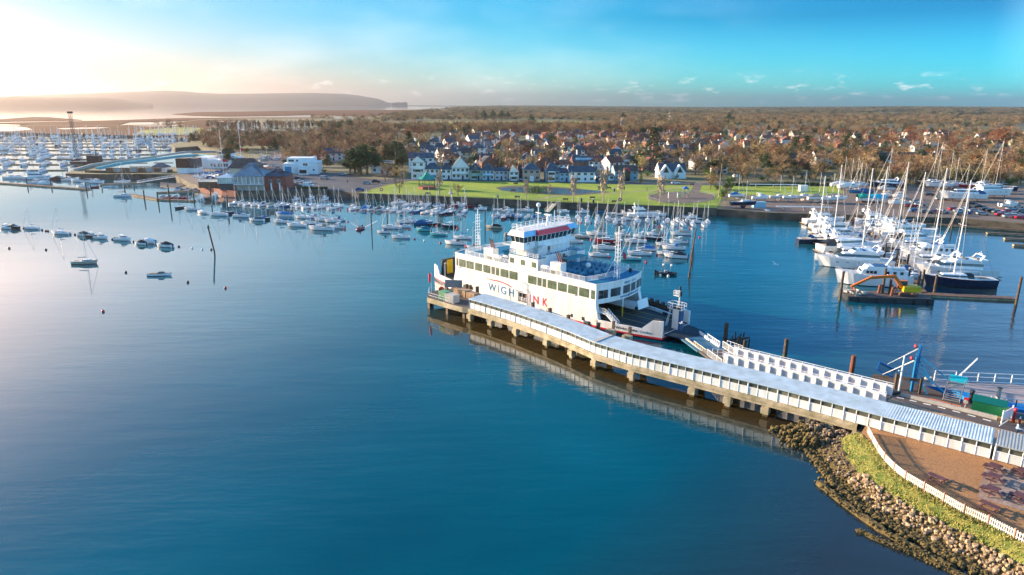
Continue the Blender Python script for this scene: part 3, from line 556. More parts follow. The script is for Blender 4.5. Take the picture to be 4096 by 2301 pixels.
for v0, v1 in ((-7.2, -5.0), (-4.2, -1.5), (-.5, 1.9), (2.4, 4.3), (5.0, 6.6), (6.95, 7.65)):
    w = MB(); g = MB(); mid = (v0 + v1) / 2
    for a, c in ((v0, mid - .06), (mid + .06, v1)):
        for bb, d, e in ((w, .03, .05), (g, .05, 0)):
            bb.beam((fx(a) + d - .03, a - e, 6.85), (fx(c) + d - .03, c + e, 6.85), .06, 1.6 + 2 * e)
    fr = P('window', w, M['dgrey']); P('pane', g, M['glass'], fr)
# lettering
for s, u0, u1, z0, z1, m in (('W', -9.5, -6.95, 2.1, 3.75, 'logob'), ('I', -6.4, -6.2, 2.1, 3.8, 'logob'), ('G', -5.5, -3.8, 2.05, 3.8, 'logob'), ('H', -3.05, -1.5, 2.05, 3.75, 'logob'), ('I', 3.25, 3.45, 1.9, 3.6, 'redl'), ('N', 4.2, 5.8, 1.9, 3.6, 'redl'), ('K', 6.9, 8.3, 1.9, 3.6, 'redl')):
    if s == 'I': b = MB(); b.box(0, u1 - u0, -.02, .0, 0, z1 - z0)
    else: b = text_mesh(s, u1 - u0, z1 - z0)
    for v in b.v: v += Vector((u0, -7.81, z0))
    P('lettering', b, M[m])
b = MB(); b.box(-.95, 1.1, -7.83, -7.8, 3.58, 3.75); P('lettering', b, M['logob'])
b = MB(); top_ = [(-10.9, 5.0), (-9.5, 4.86), (-8, 4.92), (-6.4, 5.0), (-5, 4.95), (-3.6, 4.72), (-2.6, 4.5), (-1.6, 4.05)]; th = [.0, .14, .24, .27, .27, .24, .16, .0]
top_ = [(u, z - .12) for u, z in top_]; b.rows([[(u, -7.835, z - t_) for (u, z), t_ in zip(top_, th)], [(u, -7.835, z) for u, z in top_]]); P('swoosh', b, M['redl'])
b = MB(); b.rows([[(u, -7.835, z - .15 * math.sin((u - 8) / 5 * PI)) for u, z in ((8, .98), (9.5, .97), (11, .95), (12.5, .86), (13, .8))], [(u, -7.835, z) for u, z in ((8, .98), (9.5, 1.08), (11, 1.04), (12.5, .9), (13, .8))]]); P('swoosh', b, M['logob'])
for s, v0, v1, z0, z1, m in (('www.wightlink.co.uk', -1.6, 6.0, 5.12, 5.86, 'logob'), ('WIGHT   LIGHT', -.4, 4.3, 8.05, 8.5, 'logob')):
    b = text_mesh(s, v1 - v0, z1 - z0, off=.035)
    for i, p in enumerate(b.v): v = v0 + p.x; b.v[i] = Vector((fx(v) + .03, v, z0 + p.z))
    P('lettering', b, M[m])
pl = [(20.7, 7.8), (22, 7.8), (25, 7.4), (28.5, 6.6), (30.2, 6.15), (32.2, 5.6), (34.2, 5.0)]
def hullv(u): 
    for (a, va), (c, vc) in zip(pl, pl[1:]):
        if a <= u <= c: return va + (vc - va) * (u - a) / (c - a)
    return 5
for s, u0, u1, z0, z1, m in (('Wight Light', 25.2, 29.6, .95, 1.62, 'dark'), ('London', 30.1, 32.3, 1.1, 1.6, 'logob')):
    b = text_mesh(s, u1 - u0, z1 - z0)
    for i, p in enumerate(b.v): u = u0 + p.x; b.v[i] = Vector((u, -hullv(u) - .03, z0 + p.z))
    P('lettering', b, M[m])
# boarding door, ramps, stairs
b = MB(); b.box(-.2, 2.3, -7.2, -7.1, 1.4, 3.45); P('boarding_door', b, mat('open_door', (.11, .06, .045), .7))
b = MB(); railing(b, [(-.2, -7.7, 1.4), (2.3, -7.7, 1.4)], 1, .8, fine=.25); P('door_railing', b, M['white'])
b = MB(); b.box(-29.7, -29.4, -4.5, 4.8, 1.4, 5.3, 0)
for k in range(10): b.box(-29.7, -29.1, -4.5 + k * .98, -4.35 + k * .98, 5.1, 5.5, 0)
b.box(-29.4, -29.36, -4.3, 4.6, 1.5, 5.1, 1); b.box(-29.36, -29.32, -3.0, -1.0, 1.5, 5.05, 2); P('stern_ramp', b, [M['dark'], mat('container_blue', (.012, .045, .09), .6), M['yellow']])
b = MB(); b.add([(34.1, -4.4, 1.3), (34.1, 4.4, 1.3), (38.5, 3.6, 1.0), (38.5, -3.6, 1.0)], [(3, 2, 1, 0), (0, 1, 2, 3)]); b.add([(34.1, -4.4, 1.15), (34.1, 4.4, 1.15), (38.5, 3.6, .9), (38.5, -3.6, .9)], [(0, 1, 2, 3)]); P('bow_ramp', b, mat('ramp_steel', (.08, .12, .15), .6))
b = MB(); b.box(20.7, 22.7, -7.3, -6.3, 3.3, 3.42); b.add([(22.7, -7.2, 3.4), (22.7, -6.5, 3.4), (25.4, -6.5, 1.45), (25.4, -7.2, 1.45), (22.7, -7.2, 3.2), (22.7, -6.5, 3.2), (25.4, -6.5, 1.3), (25.4, -7.2, 1.3)], [(0, 3, 2, 1), (4, 5, 6, 7), (0, 4, 7, 3), (1, 2, 6, 5)])
railing(b, [(20.7, -7.25, 3.4), (22.7, -7.25, 3.4), (25.4, -7.2, 1.4)], 1, .7, fine=.3); railing(b, [(22.7, -6.4, 3.4), (25.4, -6.4, 1.4)], 1, .7, fine=.3); P('stairway', b, M['white'])
b = MB(); b.box(8, 23.3, 1.9, 5.2, 3.0, 3.15); b.box(8, 23.3, 1.85, 1.95, 2.5, 3.2); railing(b, [(8, 1.95, 3.2), (23.3, 1.95, 3.2)], .8, .7, fine=.3)
b.obox((23.8, 4.1, 3.4), (.12, 3.7, 1.9), 0, 0, Matrix.Rotation(R_(-14), 3, 'Y')); P('vehicle_ramp', b, M['white'])
b = MB(); b.tube((22.2, -.8, 1.4), (22.2, -.8, 3.4), .14, mi=0); b.tube((22.2, -.8, 3.4), (22.2, -.8, 5.2), .14, mi=1); b.tube((15.5, -.3, 1.4), (15.5, -.3, 5.0), .14, mi=0); P('deck_post', b, [M['yellow'], M['white']])
b = MB()
for k in range(6): b.ball((27.5 + k * .55, 6.3 - .12 * k, 1.75), .28, 6, 4, 0)
b.box(32.2, 33.6, -4.9, -4.3, 3.8, 4.1); P('mooring_gear', b, M['dark'])
# bridge deck block and wheelhouse
blk = [(-3.1, -7.8), (5.3, -7.8), (5.3, -5.0), (3.7, -5.0), (3.7, 5.0), (5.6, 5.0), (5.6, 7.8), (-3.1, 7.8), (-3.1, 5), (-3.6, 5), (-3.6, -4.5), (-3.1, -4.5)]
b = MB(); b.prism([(x, y * .9999) for x, y in blk], 8.96, 11.5, 0, 1); P('bridge_deck', b, [M['steelw'], M['blue']])
b = MB(); b.box(5.3, 5.34, 1.2, 1.9, 9.0, 11.0); b.box(3.7, 3.74, 2.2, 3.1, 9.0, 11.0); b.box(2.5, 2.54, -1.5, -.7, 11.6, 13.6); P('door', b, mat('door_brown', (.22, .09, .05), .6))
b = MB(); railing(b, [(-3.0, -7.6, 11.5), (5.2, -7.6, 11.5), (5.2, -5.1, 11.5), (3.8, -5.1, 11.5), (3.8, 5, 11.5), (5.5, 5.1, 11.5), (5.5, 7.6, 11.5), (-3, 7.6, 11.5), (-3, -7.6, 11.5)], 1.0, 1.3, (1, .66, .33)); P('bridge_deck_railing', b, M['white'])
b = MB(); b.box(-2.2, 2.5, -4.8, 4.8, 11.5, 13.7); b.box(-1.6, 1.6, -7.2, -4.8, 11.5, 13.7); b.box(-1.6, 1.6, 4.8, 7.2, 11.5, 13.7); P('wheelhouse_base', b, M['steelw'])
wh = [(-1.7, -8.3), (1.7, -8.3), (1.7, -4.6), (2.5, -4.6), (2.5, 4.6), (1.7, 4.6), (1.7, 8.3), (-1.7, 8.3), (-1.7, 4.6), (-2.5, 4.6), (-2.5, -4.6), (-1.7, -4.6)]
def grow(pp, k, z): return [(x + math.copysign(k, x), y + math.copysign(k, y), z) for x, y in pp]
b = MB(); b.rows([grow(wh, -.35, 13.2), grow(wh, -.1, 13.9), grow(wh, 0, 14.55)], closed=True); b.prism([(p[0], p[1]) for p in grow(wh, -.35, 0)], 13.15, 13.2); P('wheelhouse', b, M['steelw'])
b = MB(); b.rows([grow(wh, 0, 14.55), grow(wh, .32, 16.0)], closed=True); wg = P('wheelhouse_glazing', b, M['glass'])
b = MB(); w0 = grow(wh, .02, 14.5); w1 = grow(wh, .36, 16.05)
for i in range(12):
    a0, a1, c0, c1 = Vector(w0[i]), Vector(w1[i]), Vector(w0[(i + 1) % 12]), Vector(w1[(i + 1) % 12]); k = max(1, round((c0 - a0).length / 1.25))
    for j in range(k): b.beam(a0.lerp(c0, j / k), a1.lerp(c1, j / k), .13, .13)
P('mullion', b, M['steelw'], wg)
for lo, hi, mt in (((-9, -4.6), None, 'lbluep'),): pass
mlb = mat('fascia_blue', (.30, .60, .80), .5)
e0 = grow(wh, .75, 15.95); e1 = grow(wh, -.15, 16.95)
b = MB(); b.rows([e0, e1], closed=True); b.prism([(p[0], p[1]) for p in e0], 15.9, 15.96)
P('roof_fascia', b, M['steelw'])
b = MB(); b.rows([[Vector(e0[i]) + Vector((.02, 0, .01)) for i in (1, 2)], [Vector(e1[i]) + Vector((.02, 0, .01)) for i in (1, 2)]]); b.rows([[Vector(e0[i]) + Vector((.02, 0, .01)) for i in (5, 6)], [Vector(e1[i]) + Vector((.02, 0, .01)) for i in (5, 6)]])
P('fascia_panel', b, mlb)
b = MB(); b.rows([[Vector(e0[i]) + Vector((.03, 0, .02)) for i in (2, 3, 4)], [Vector(e1[i]) + Vector((.03, 0, .02)) for i in (2, 3, 4)]]); P('fascia_panel', b, mat('bridge_red', (.9, .05, .06), .5))
b = MB(); b.prism([(p[0], p[1]) for p in e1], 16.9, 17.0, 0); P('wheelhouse_roof', b, M['steelw'])
b = MB(); railing(b, [(-2.2, -7.8, 17), (1.2, -7.8, 17), (1.2, 7.6, 17), (-2.2, 7.6, 17), (-2.2, -7.8, 17)], 1.1, 1.4, (1, .6, .3)); P('roof_railing', b, M['white'])
b = MB(); b.tube((-.6, -1.2, 17), (-.6, -1.2, 21.5), .16, .1); b.tube((-.3, 1.6, 17), (-.3, 1.6, 19.2), .3, .18); b.box(-1.2, .6, 1.3, 1.9, 19.2, 19.4); b.ball((-.6, -1.2, 21.7), .5, 8, 5); b.box(-1.4, .2, -1.3, -1.1, 19.9, 20.05); b.tube((-.6, 4.2, 17), (-.6, 4.2, 20), .08); P('radar_mast', b, M['white'])
b = MB()
for c, r0 in (((1.75, -6.9, 14.0), .33), ((1.75, 7.9, 14.2), .33)):
    for i in range(12):
        a = 2 * PI * i / 12; a2 = 2 * PI * (i + 1) / 12
        b.tube(Vector(c) + Vector((0, r0 * math.cos(a), r0 * math.sin(a))), Vector(c) + Vector((0, r0 * math.cos(a2), r0 * math.sin(a2))), .07, n=5)
P('life_ring', b, M['red'])
# stairs from the bridge deck
b = MB(); b.beam((3.0, -4.2, 13.7), (3.9, -7.2, 11.5), .08, .2); b.beam((3.7, -4.2, 13.7), (4.6, -7.2, 11.5), .08, .2)
for k in range(8): t_ = (k + .5) / 8; b.box(3.05 + .9 * t_, 3.75 + .9 * t_, -4.3 - 3 * t_, -4.1 - 3 * t_, 13.6 - 2.2 * t_, 13.64 - 2.2 * t_)
railing(b, [(3.75, -4.2, 13.7), (4.65, -7.2, 11.5)], 1, 1); b.box(2.4, 3.9, -5, -3.4, 13.62, 13.7); P('bridge_stairs', b, M['alu'])
# funnels
for u0, u1, lv in ((-11.5, -8.6, -11.45), (8.3, 11.1, 10.3)):
    b = MB(); b.box(u0, u1, -7.3, -5.5, 8.96, 11.5, 0); fc = P('funnel', b, M['steelw'])
    b = MB()
    for k in range(9): b.box(lv + .1 if lv < 0 else lv - .1, (lv + .9 if lv < 0 else lv + .7), -7.34, -7.28, 9.4 + k * .2, 9.5 + k * .2)
    P('louvre', b, M['cream'], fc); b = MB(); b.box((u0 + .2) if lv > 0 else u0 + 1.3, (u0 + 1.6) if lv > 0 else u1 - .3, -7.34, -7.28, 9.1, 9.75); P('vent', b, M['dark'], fc)
    b = MB()
    for k in range(3):
        p = Vector((u1 - .3 - .75 * k, -6.3 + .25 * k, 11.5)); q = p + Vector((-.1, 0, .35)); r = p + Vector((-.85, .15, 1.6)); b.tube(p, q, .12, n=7, mi=0); b.tube(q, r, .12, n=7, mi=0); b.tube(r, r + (r - q).normalized() * .35, .115, n=7, mi=1)
    P('exhaust_pipe', b, [M['rust'], M['dark']], fc)
# life rafts
for u, v in ((6.9, -7.2), (-7.2, -7.2), (-6.4, -6.0), (6.5, 6.9)):
    b = MB(); b.tube((u - .75, v, 10.1), (u + .75, v, 10.1), .42, n=10); b.ball((u - .75, v, 10.1), .42, 8, 5); b.ball((u + .75, v, 10.1), .42, 8, 5)
    for du in (-.6, .6): b.beam((u + du, v - .4, 9), (u + du, v, 9.8), .08, .08); b.beam((u + du, v + .4, 9), (u + du, v, 9.8), .08, .08)
    P('life_raft', b, M['white'], smooth=False)
# railings round the sun deck
def arc(u, bulge, v0=-7.5, v1=7.5, n=10): return [(u + bulge * (1 - ((v0 + (v1 - v0) * i / n) / 7.8) ** 2), v0 + (v1 - v0) * i / n, 9) for i in range(n + 1)]
b = MB(); railing(b, [(5.5, -7.55, 9), (17.6, -7.55, 9)] + arc(17.6, 1.2) + [(5.8, 7.55, 9)], 1.05, 1.5, (1, .08), .035, .22); P('deck_railing', b, M['white'])
b = MB(); railing(b, [(-3.2, -7.55, 9), (-17.4, -7.55, 9)] + [(-x, y, z) for x, y, z in arc(17.4, 1.2)] + [(-3.3, 7.55, 9)], 1.05, 1.5, (1, .08), .035, .22); P('deck_railing', b, M['white'])
# shelter and seats
b = MB(); b.box(6.6, 8.8, -2.0, 4.6, 11.05, 11.15); [b.box(8.6, 8.7, v - .05, v + .05, 9, 11.1) for v in (-1.9, .3, 2.4, 4.5)]; P('shelter', b, M['teal'])
for r_, u in enumerate((10.6, 12.0, 13.4, 14.8, 16.2)):
    for v in (-4.2, -1.2, 1.8, 4.8):
        if r_ == 4 and abs(v) > 4: continue
        b = MB(); b.box(u - .25, u + .25, v - 1.15, v + 1.15, 9.36, 9.44); b.obox((u - .3, v, 9.72), (.08, 2.3, .55), 0, 0, Matrix.Rotation(R_(-12), 3, 'Y')); b.box(u - .2, u + .2, v - 1.1, v - 1.0, 8.96, 9.4); b.box(u - .2, u + .2, v + 1.0, v + 1.1, 8.96, 9.4)
        P('bench', b, mat('bench_blue', (.01, .17, .28), .4))
for u, v in ((-6.8, -3), (-6.8, 0), (-6.8, 3), (-9, 1.5), (-9, -2), (-11.5, 0)):
    b = MB(); b.box(u - .3, u + .3, v - 1.1, v + 1.1, 9.36, 9.44); b.box(u - .35, u - .27, v - 1.1, v + 1.1, 9.44, 9.9); b.box(u - .2, u + .2, v - 1, v + 1, 8.96, 9.36); P('bench', b, mat('bench_blue', (0, 0, 0)))
b = MB(); b.tube((12.4, .2, 8.96), (12.4, .2, 10.0), .35, n=10); b.tube((12.4, .2, 10.0), (12.4, .2, 10.3), .55, .55, n=10); b.ball((12.4, .2, 10.3), .55, 10, 5); P('ventilator', b, M['white'])
# lattice masts
for u, v, H_, sg in ((20.3, -.6, 19.6, 1), (-20.2, -.9, 18.6, -1)):
    b = MB(); w = .42
    for du, dv in ((-w, -w), (w, -w), (w, w), (-w, w)): b.beam((u + du, v + dv, 8.96), (u + du * .7, v + dv * .7, H_ - 1.2), .08, .08)
    for k in range(12):
        z = 9.4 + k * (H_ - 10.8) / 11; s_ = w * (1 - .3 * (z - 9) / (H_ - 10))
        for a, c in (((-s_, -s_), (s_, -s_)), ((s_, -s_), (s_, s_)), ((s_, s_), (-s_, s_)), ((-s_, s_), (-s_, -s_))): b.beam((u + a[0], v + a[1], z), (u + c[0], v + c[1], z), .05, .05)
    b.beam((u - sg * 2.2, v - 1.2, 8.96), (u, v, 14), .12, .12); b.beam((u, v - 1.6, H_ - 3), (u, v + 1.6, H_ - 3), .08, .08); b.beam((u, v - 1.2, H_ - 5), (u, v + 1.2, H_ - 5), .07, .07); b.beam((u, v, H_ - 1.2), (u, v, H_), .14, .14)
    P('lattice_mast', b, M['white'])
fl = tag(MB((6.9, 148.2, 0)).add([(0, 0, 0), (0, 0, 1.3), (.15, 1.0, -.6), (.1, 1.1, .5), (.0, .5, -.4), (.05, .6, .9)], [(0, 4, 5, 1), (4, 2, 3, 5)]).build('ensign', M['red'], ferry), 'red flag flying from the bow mast'); fl.location = (20.9 - 6.9 + 6.9, .3, 13.2)
for p in fl.data.vertices: p.co += Vector((6.9, 148.2, 0))
for u in (-7.6, 19.3): b = MB(); b.box(u - .25, u + .25, 5.5, 6.0, 8.96, 9.8); P('bin', b, M['dark'])
# ---------------------------------------------------------------- the covered pier
def resample(pts, step):
    out = []; 
    for a, c in zip(pts, pts[1:]):
        n = max(1, round((c - a).length / step)); out += [a.lerp(c, i / n) for i in range(n)]
    return out + [pts[-1]]
def walkway(name, label, pts, water_piles, mroof, w=3.9, z0=2.7, z1=4.72):
    o = pts[0].copy(); t = thing(name, label, 'walkway', o); R0 = resample(pts, 1.35); R1 = offs(R0, w, 0)
    up = lambda p, z: Vector((p.x, p.y, z))
    b = MB(o); ins = offs(R0, .12, 0); b.rows([[up(p, z0) for p in R0], [up(p, z0 + 1.12) for p in R0], [up(p, z0 + 1.12) for p in ins], [up(p, z0) for p in ins]])
    b.rows([[up(p, z0) for p in R1], [up(p, z0 + 1.1) for p in R1]]); b.build('lower_wall', M['corrpanel'], t)
    b = MB(o)
    for i, p in enumerate(R0):
        r = .075 if i % 3 == 0 else .04; q = ins[i]
        b.beam(up(p, z0 if i % 3 == 0 else z0), up(p, z1), r * 2.2, r * 2.2) if i % 3 == 0 else b.beam(up(p, z0), up(p, z1), r * 2, r * 2)
        if i % 3 == 0: b.beam(up(R1[i], z0), up(R1[i], z1 + .2), .12, .12)
    for a, c in zip(R1, R1[1:]): b.beam(up(a, z1 + .18), up(c, z1 + .18), .1, .1)
    for i in (0, len(R0) - 1): b.beam(up(R0[i], z1 - .06), up(R1[i], z1 + .18), .1, .1)
    for a, c in zip(R0, R0[1:]): b.beam(up(a, z0 + 1.14), up(c, z0 + 1.14), .12, .08); b.beam(up(a, z1 - .06), up(c, z1 - .06), .14, .16)
    b.build('frame', M['white'], t)
    b = MB(o); gi = offs(R0, .06, 0); b.rows([[up(p, z0 + 1.18) for p in gi], [up(p, z1 - .1) for p in gi]]); b.build('window_strip', mat('walkway_glass', (.06, .07, .055), .15, .3, 3, c2=(.16, .16, .12)), t)
    b = MB(o); L = offs(R0, -.25, 0); H = offs(R0, w + .2, 0); F_ = []
    fine = resample(pts, .16); A_ = offs(fine, -.28, 0); B_ = offs(fine, w + .25, 0)
    rr = [[], []]
    for i, (a, c) in enumerate(zip(A_, B_)):
        dz = .0 if i % 2 else .03; rr[0].append(up(a, z1 + dz)); rr[1].append(up(c, z1 + .25 + dz))
    b.rows(rr); b.rows([[up(p, z1 - .1) for p in A_], [up(p, z1 + .03) for p in A_]], 0); b.rows([[up(p, z1 - .02) for p in A_], [up(p, z1 + .2) for p in B_]]); b.rows([[up(p, z1 + .12) for p in B_], [up(p, z1 + .28) for p in B_]]); b.build('roof', mroof, t)
    for k, (i, d) in enumerate(((0, 1), (len(R0) - 1, -1))):
        b = MB(o); b.rows([[up(R0[i], z0), up(R1[i], z0)], [up(R0[i], z1), up(R1[i], z1 + .2)]]); b.build('end_wall', M['corrpanel'], t)
    return t
PIERPTS = [v.copy() for v in WKV[:-1]]
wk = walkway('covered_pier_walkway', 'long white panelled walkway with pale blue corrugated roof on the concrete jetty beside the ferry', PIERPTS, True, M['roofc'])
b = MB(wk.location)  # the roof seam
p, q = WKV[5], offs(WKV, 4.1, 0)[5]; b.beam((p.x, p.y, 4.84), (q.x, q.y, 5.05), .7, .06); b.build('roof_seam', M['concl'], wk)
walkway('covered_walkway_end', 'shorter bay of the walkway with grey ribbed roof and open windows at the right edge', [WKV[-2] + Vector((.35, -.27, 0)), WKV[-1] + Vector((3, -2.3, 0))], False, M['roofg'], 3.9)
# jetty under it
jt = thing('jetty', 'weathered concrete jetty on stubby piles carrying the covered walkway', 'jetty', WKV[0])
SEA = WKV[:10] + [Vector((45.6, 82.0, 0))]
b = MB(jt.location); a = offs(SEA, -.35, 0); c = offs(SEA, 4.6, 0)
b.rows([[Vector((p.x, p.y, 1.7)) for p in a], [Vector((p.x, p.y, 2.66)) for p in a], [Vector((p.x, p.y, 2.66)) for p in c], [Vector((p.x, p.y, 1.7)) for p in c], [Vector((p.x, p.y, 1.7)) for p in a]]); b.rows([[Vector((p.x, p.y, 2.2)) for p in offs(SEA, -.5, 0)], [Vector((p.x, p.y, 2.45)) for p in offs(SEA, -.5, 0)], [Vector((p.x, p.y, 2.45)) for p in a]])
p, q = a[0], c[0]; b.add([(p.x, p.y, 1.7), (q.x, q.y, 1.7), (q.x, q.y, 2.66), (p.x, p.y, 2.66)], [(0, 1, 2, 3)]); b.build('deck_beam', M['conc'], jt)
RP = resample(SEA, 6.9); N1 = offs(RP, .3, 0); N2 = offs(RP, 4.0, 0)
for i in range(len(RP)):
    d = (RP[min(i + 1, len(RP) - 1)] - RP[max(i - 1, 0)]).normalized(); rz = math.atan2(d.y, d.x)
    b = MB(jt.location); m_ = (N1[i] + N2[i]) / 2; b.obox((m_.x, m_.y, 1.4), (1.0, 4.7, .6), rz); b.obox((N1[i].x - .1, N1[i].y - .1, .9), (1.1, 1.1, .9), rz); pp = b.build('pile_cap', M['conc'], jt)
    for P_ in (N1[i], N2[i]): b = MB(jt.location); b.obox((P_.x, P_.y, .1), (.75, .75, 1.9), rz); b.build('pile', M['weed'] if i % 2 else M['conc'], jt)
# pier head
ph = [ZA(x, y, 2.7) for x, y in ((145, 1030), (365, 1095), (500, 1130))] + [WKV[0] + Vector((.5, -.4, 0)), WKV[0] + Vector((3.2, 3.4, 0)), Vector((-6.2, 143.4, 0)), Vector((-13.5, 148.5, 0)), Vector((-18.5, 145, 0))]
t = thing('pier_head', 'concrete pier head platform with white railings beyond the end of the walkway', 'platform', ph[0])
b = MB(t.location); b.prism(ph, 1.6, 2.68, 0, 1); b.build('deck', [M['conc'], M['road']], t)
for i, (x, y) in enumerate(((-17.6, 141.5), (-13.3, 137.5), (-9.6, 134.7), (-17.8, 144), (-12, 146))):
    b = MB(t.location); b.obox((x, y, .6), (.9, .9, 2.4), .6); b.build('pile', M['pile'], t)
b = MB(t.location); e = [Vector((p.x, p.y, 2.68)) for p in (ph[7], ph[0], ph[1])]; cc = sum(e, Vector()) / 3; railing(b, [p.lerp(Vector((-11, 141, 2.68)), .04) for p in e], 1.1, 1.8, (1, .5)); b.build('railing', M['white'], t)
def crate(name, label, cat, px, w, d, h, m, zf=ZA, z=2.68, rz=-.75, group=None, lid=None):
    c = zf(*px, z); t = thing(name, label, cat, c, rz, group); MB().box(-w / 2, w / 2, -d / 2, d / 2, 0, h).build('body', m, t)
    MB().box(-w / 2 - .06, w / 2 + .06, -d / 2 - .06, d / 2 + .06, h, h + .1).build('lid', lid or m, t)
    r = MB(); [r.box(-w / 2 + w * k / 6 - .03, -w / 2 + w * k / 6 + .03, -d / 2 - .03, -d / 2, .05, h) for k in range(1, 6)]; r.build('rib', m, t); return t
crate('storage_container', 'green storage box beside the white tank on the pier head', 'container', (325, 1050), 2.1, 1.6, 1.7, mat('pale_green', (.12, .32, .16), .6))
crate('storage_tank', 'white storage tank at the front of the pier head', 'tank', (400, 1075), 2.6, 1.8, 1.6, M['concl'])
crate('storage_hut', 'beige flat topped hut near the ferry stern on the pier head', 'hut', (505, 1010), 3.6, 2.0, 1.3, M['sand'])
crate('storage_hut', 'lower beige hut against the end of the walkway', 'hut', (605, 1040), 2.4, 1.6, 1.2, M['sand'])
t = thing('notice_board', 'grey notice board on two posts facing the river on the pier head', 'sign', ZA(415, 985, 2.68), -.1)
MB().box(-1.9, 1.9, -.05, .05, 1.2, 2.9).build('panel', M['grey'], t); b = MB(); [b.box(x - .06, x + .06, .05, .17, 0, 3) for x in (-1.7, 0, 1.7)]; b.build('post', M['alu'], t)
t = thing('windsock', 'red windsock hanging from a thin pole at the pier head corner', 'windsock', ZA(190, 985, 2.68)); MB().tube((0, 0, 0), (0, 0, 4.6), .05).build('pole', M['alu'], t); MB().rows([[(x + r * math.cos(k * PI / 4), r * math.sin(k * PI / 4), z) for k in range(9)] for x, z, r in ((-.25, 4.3, .32), (-.3, 3.4, .27), (-.38, 2.4, .2))]).build('sock', mat('sock_red', (.75, .05, .08), .6), t)
t = thing('lifebuoy_post', 'round red lifebuoy cover on the back rail of the pier head', 'lifebuoy', ZA(292, 1000, 2.68)); b = MB(); b.tube((0, -.12, 1.1), (0, .12, 1.1), .62, n=14); b.build('cover', M['red'], t); MB().box(-.05, .05, .12, .2, 0, 1.1).build('post', M['alu'], t)
def lamp_post(px, label, zf=ZA, z=2.68, h=5.2, group='lamp posts'):
    def mk():
        t = thing('lamp_post', '', 'lamp post'); b = MB(); b.tube((0, 0, 0), (0, 0, h), .07, .05); b.build('pole', M['alu'], t); MB().obox((.2, 0, h + .05), (.7, .22, .16)).build('lamp_head', M['concl'], t); return t
    return proto_or_copy('lamp%s' % h, mk, zf(*px, z), .7, 1, label, group)
lamp_post((475, 960), 'thin lamp post at the stern end of the ferry', h=5.2); lamp_post((715, 985), 'lamp post standing just beyond the left end of the walkway roof', h=5.2); lamp_post((330, 915), 'short lamp post beside the mooring dolphins astern of the ferry'); lamp_post((1630, 1280), 'lamp post by the ferry side near its bow, behind the walkway', h=5.2)
def dolphin(px, zf, z, label, h=2.2, w=.75, m='pile', blk=True):
    c = zf(*px, z); t = thing('mooring_dolphin', label, 'fender pile', c, .75, 'timber fender piles along the ferry berth'); MB().obox((0, 0, h / 2 - 1.5), (w, w * .8, h + 3)).build('pile', M[m], t)
    MB().obox((0, 0, h + .05), (w + .12, w * .8 + .12, .12)).build('cap', M['dark'], t)
    return t
bl = [(545, 975), (580, 985), (652, 1000), (340, 960), (1212, 1130), (1383, 1190), (1568, 1260), (1768, 1330), (1868, 1340)]
for k, (x, y) in enumerate(bl): dolphin((x, y), ZA, 2.7, 'dark timber fender pile between walkway and ferry, %s from the left' % nth(k), .9 if k > 3 else 1.6, .6)
for k, (x, y) in enumerate(((1995, 1370), (2160, 1430))):
    c = ZA(x, y, 1.4); t = thing('fender_block', ('concrete block with a timber fender post under the ferry name', 'concrete block with a timber fender post nearest the ferry bow corner')[k], 'block', c, -.72); MB().box(-.8, .8, -.6, .6, -3, .3).build('block', M['conc'], t); MB().box(-.2, .25, .62, 1.0, -1, 1.8).build('fender_post', M['pile'], t)
for k, (x, y) in enumerate(((1385, 1110), (1460, 1120))): pass
# ---------------------------------------------------------------- linkspan
t = thing('linkspan_bridge', 'white sided vehicle bridge running from the terminal road to the ferry ramp', 'bridge', (45, 96, 0))
LA, LB = Vector((35.6, 105.2, 0)), Vector((53.6, 89.6, 0)); dl = (LB - LA).normalized(); nl = Vector((-dl.y, dl.x, 0))
for sv, nm in ((1.95, 'girder'), (-1.95, 'girder')):
    b = MB(t.location); a = LA + nl * sv; c = LB + nl * sv; zc = Vector((0, 0, 3.2)); b.beam(a + zc, c + zc, .3, 1.9); b.beam(a + Vector((0, 0, 4.2)), c + Vector((0, 0, 4.2)), .5, .1, 0); L = (c - a).length
    for k in range(14):
        p = a.lerp(c, (k + .5) / 14); b.obox((p.x - nl.x * .3, p.y - nl.y * .3, 3.2), (.1, .32, 1.75), math.atan2(dl.y, dl.x))
        b.obox((p.x + nl.x * .3, p.y + nl.y * .3, 3.2), (.1, .32, 1.75), math.atan2(dl.y, dl.x))
        b.beam((p.x, p.y, 4.2), (p.x, p.y, 4.55), .06, .06)
    b.beam(a + Vector((0, 0, 4.55)), c + Vector((0, 0, 4.55)), .07, .07); b.build('girder', M['white'], t)
b = MB(t.location); b.beam(LA + Vector((0, 0, 2.45)), LB + Vector((0, 0, 2.6)), 3.7, .2); b.build('roadway', M['road'], t)
for k in range(7):
    a = LA.lerp(LB, (k + .3) / 7) + nl * 1.45; c = LA.lerp(LB, (k + .72) / 7) + nl * 1.45; b = MB(t.location); b.beam(a + Vector((0, 0, 2.75)), c + Vector((0, 0, 2.85)), .25, .22); b.build('kerb_beam', M['orange'], t)
for k, px in enumerate(((1530, 1230), (1600, 1265))): pass
b = MB(t.location); railing(b, [ZB(1380, 1320, 2.4), ZB(1540, 1330, 2.4)], 1.3, .9, (1, .55, .1)); railing(b, [ZB(1525, 1235, 2.4), ZB(1680, 1290, 2.4)], 1.3, .9, (1, .55, .1)); b.build('gate_rail', M['white'], t)
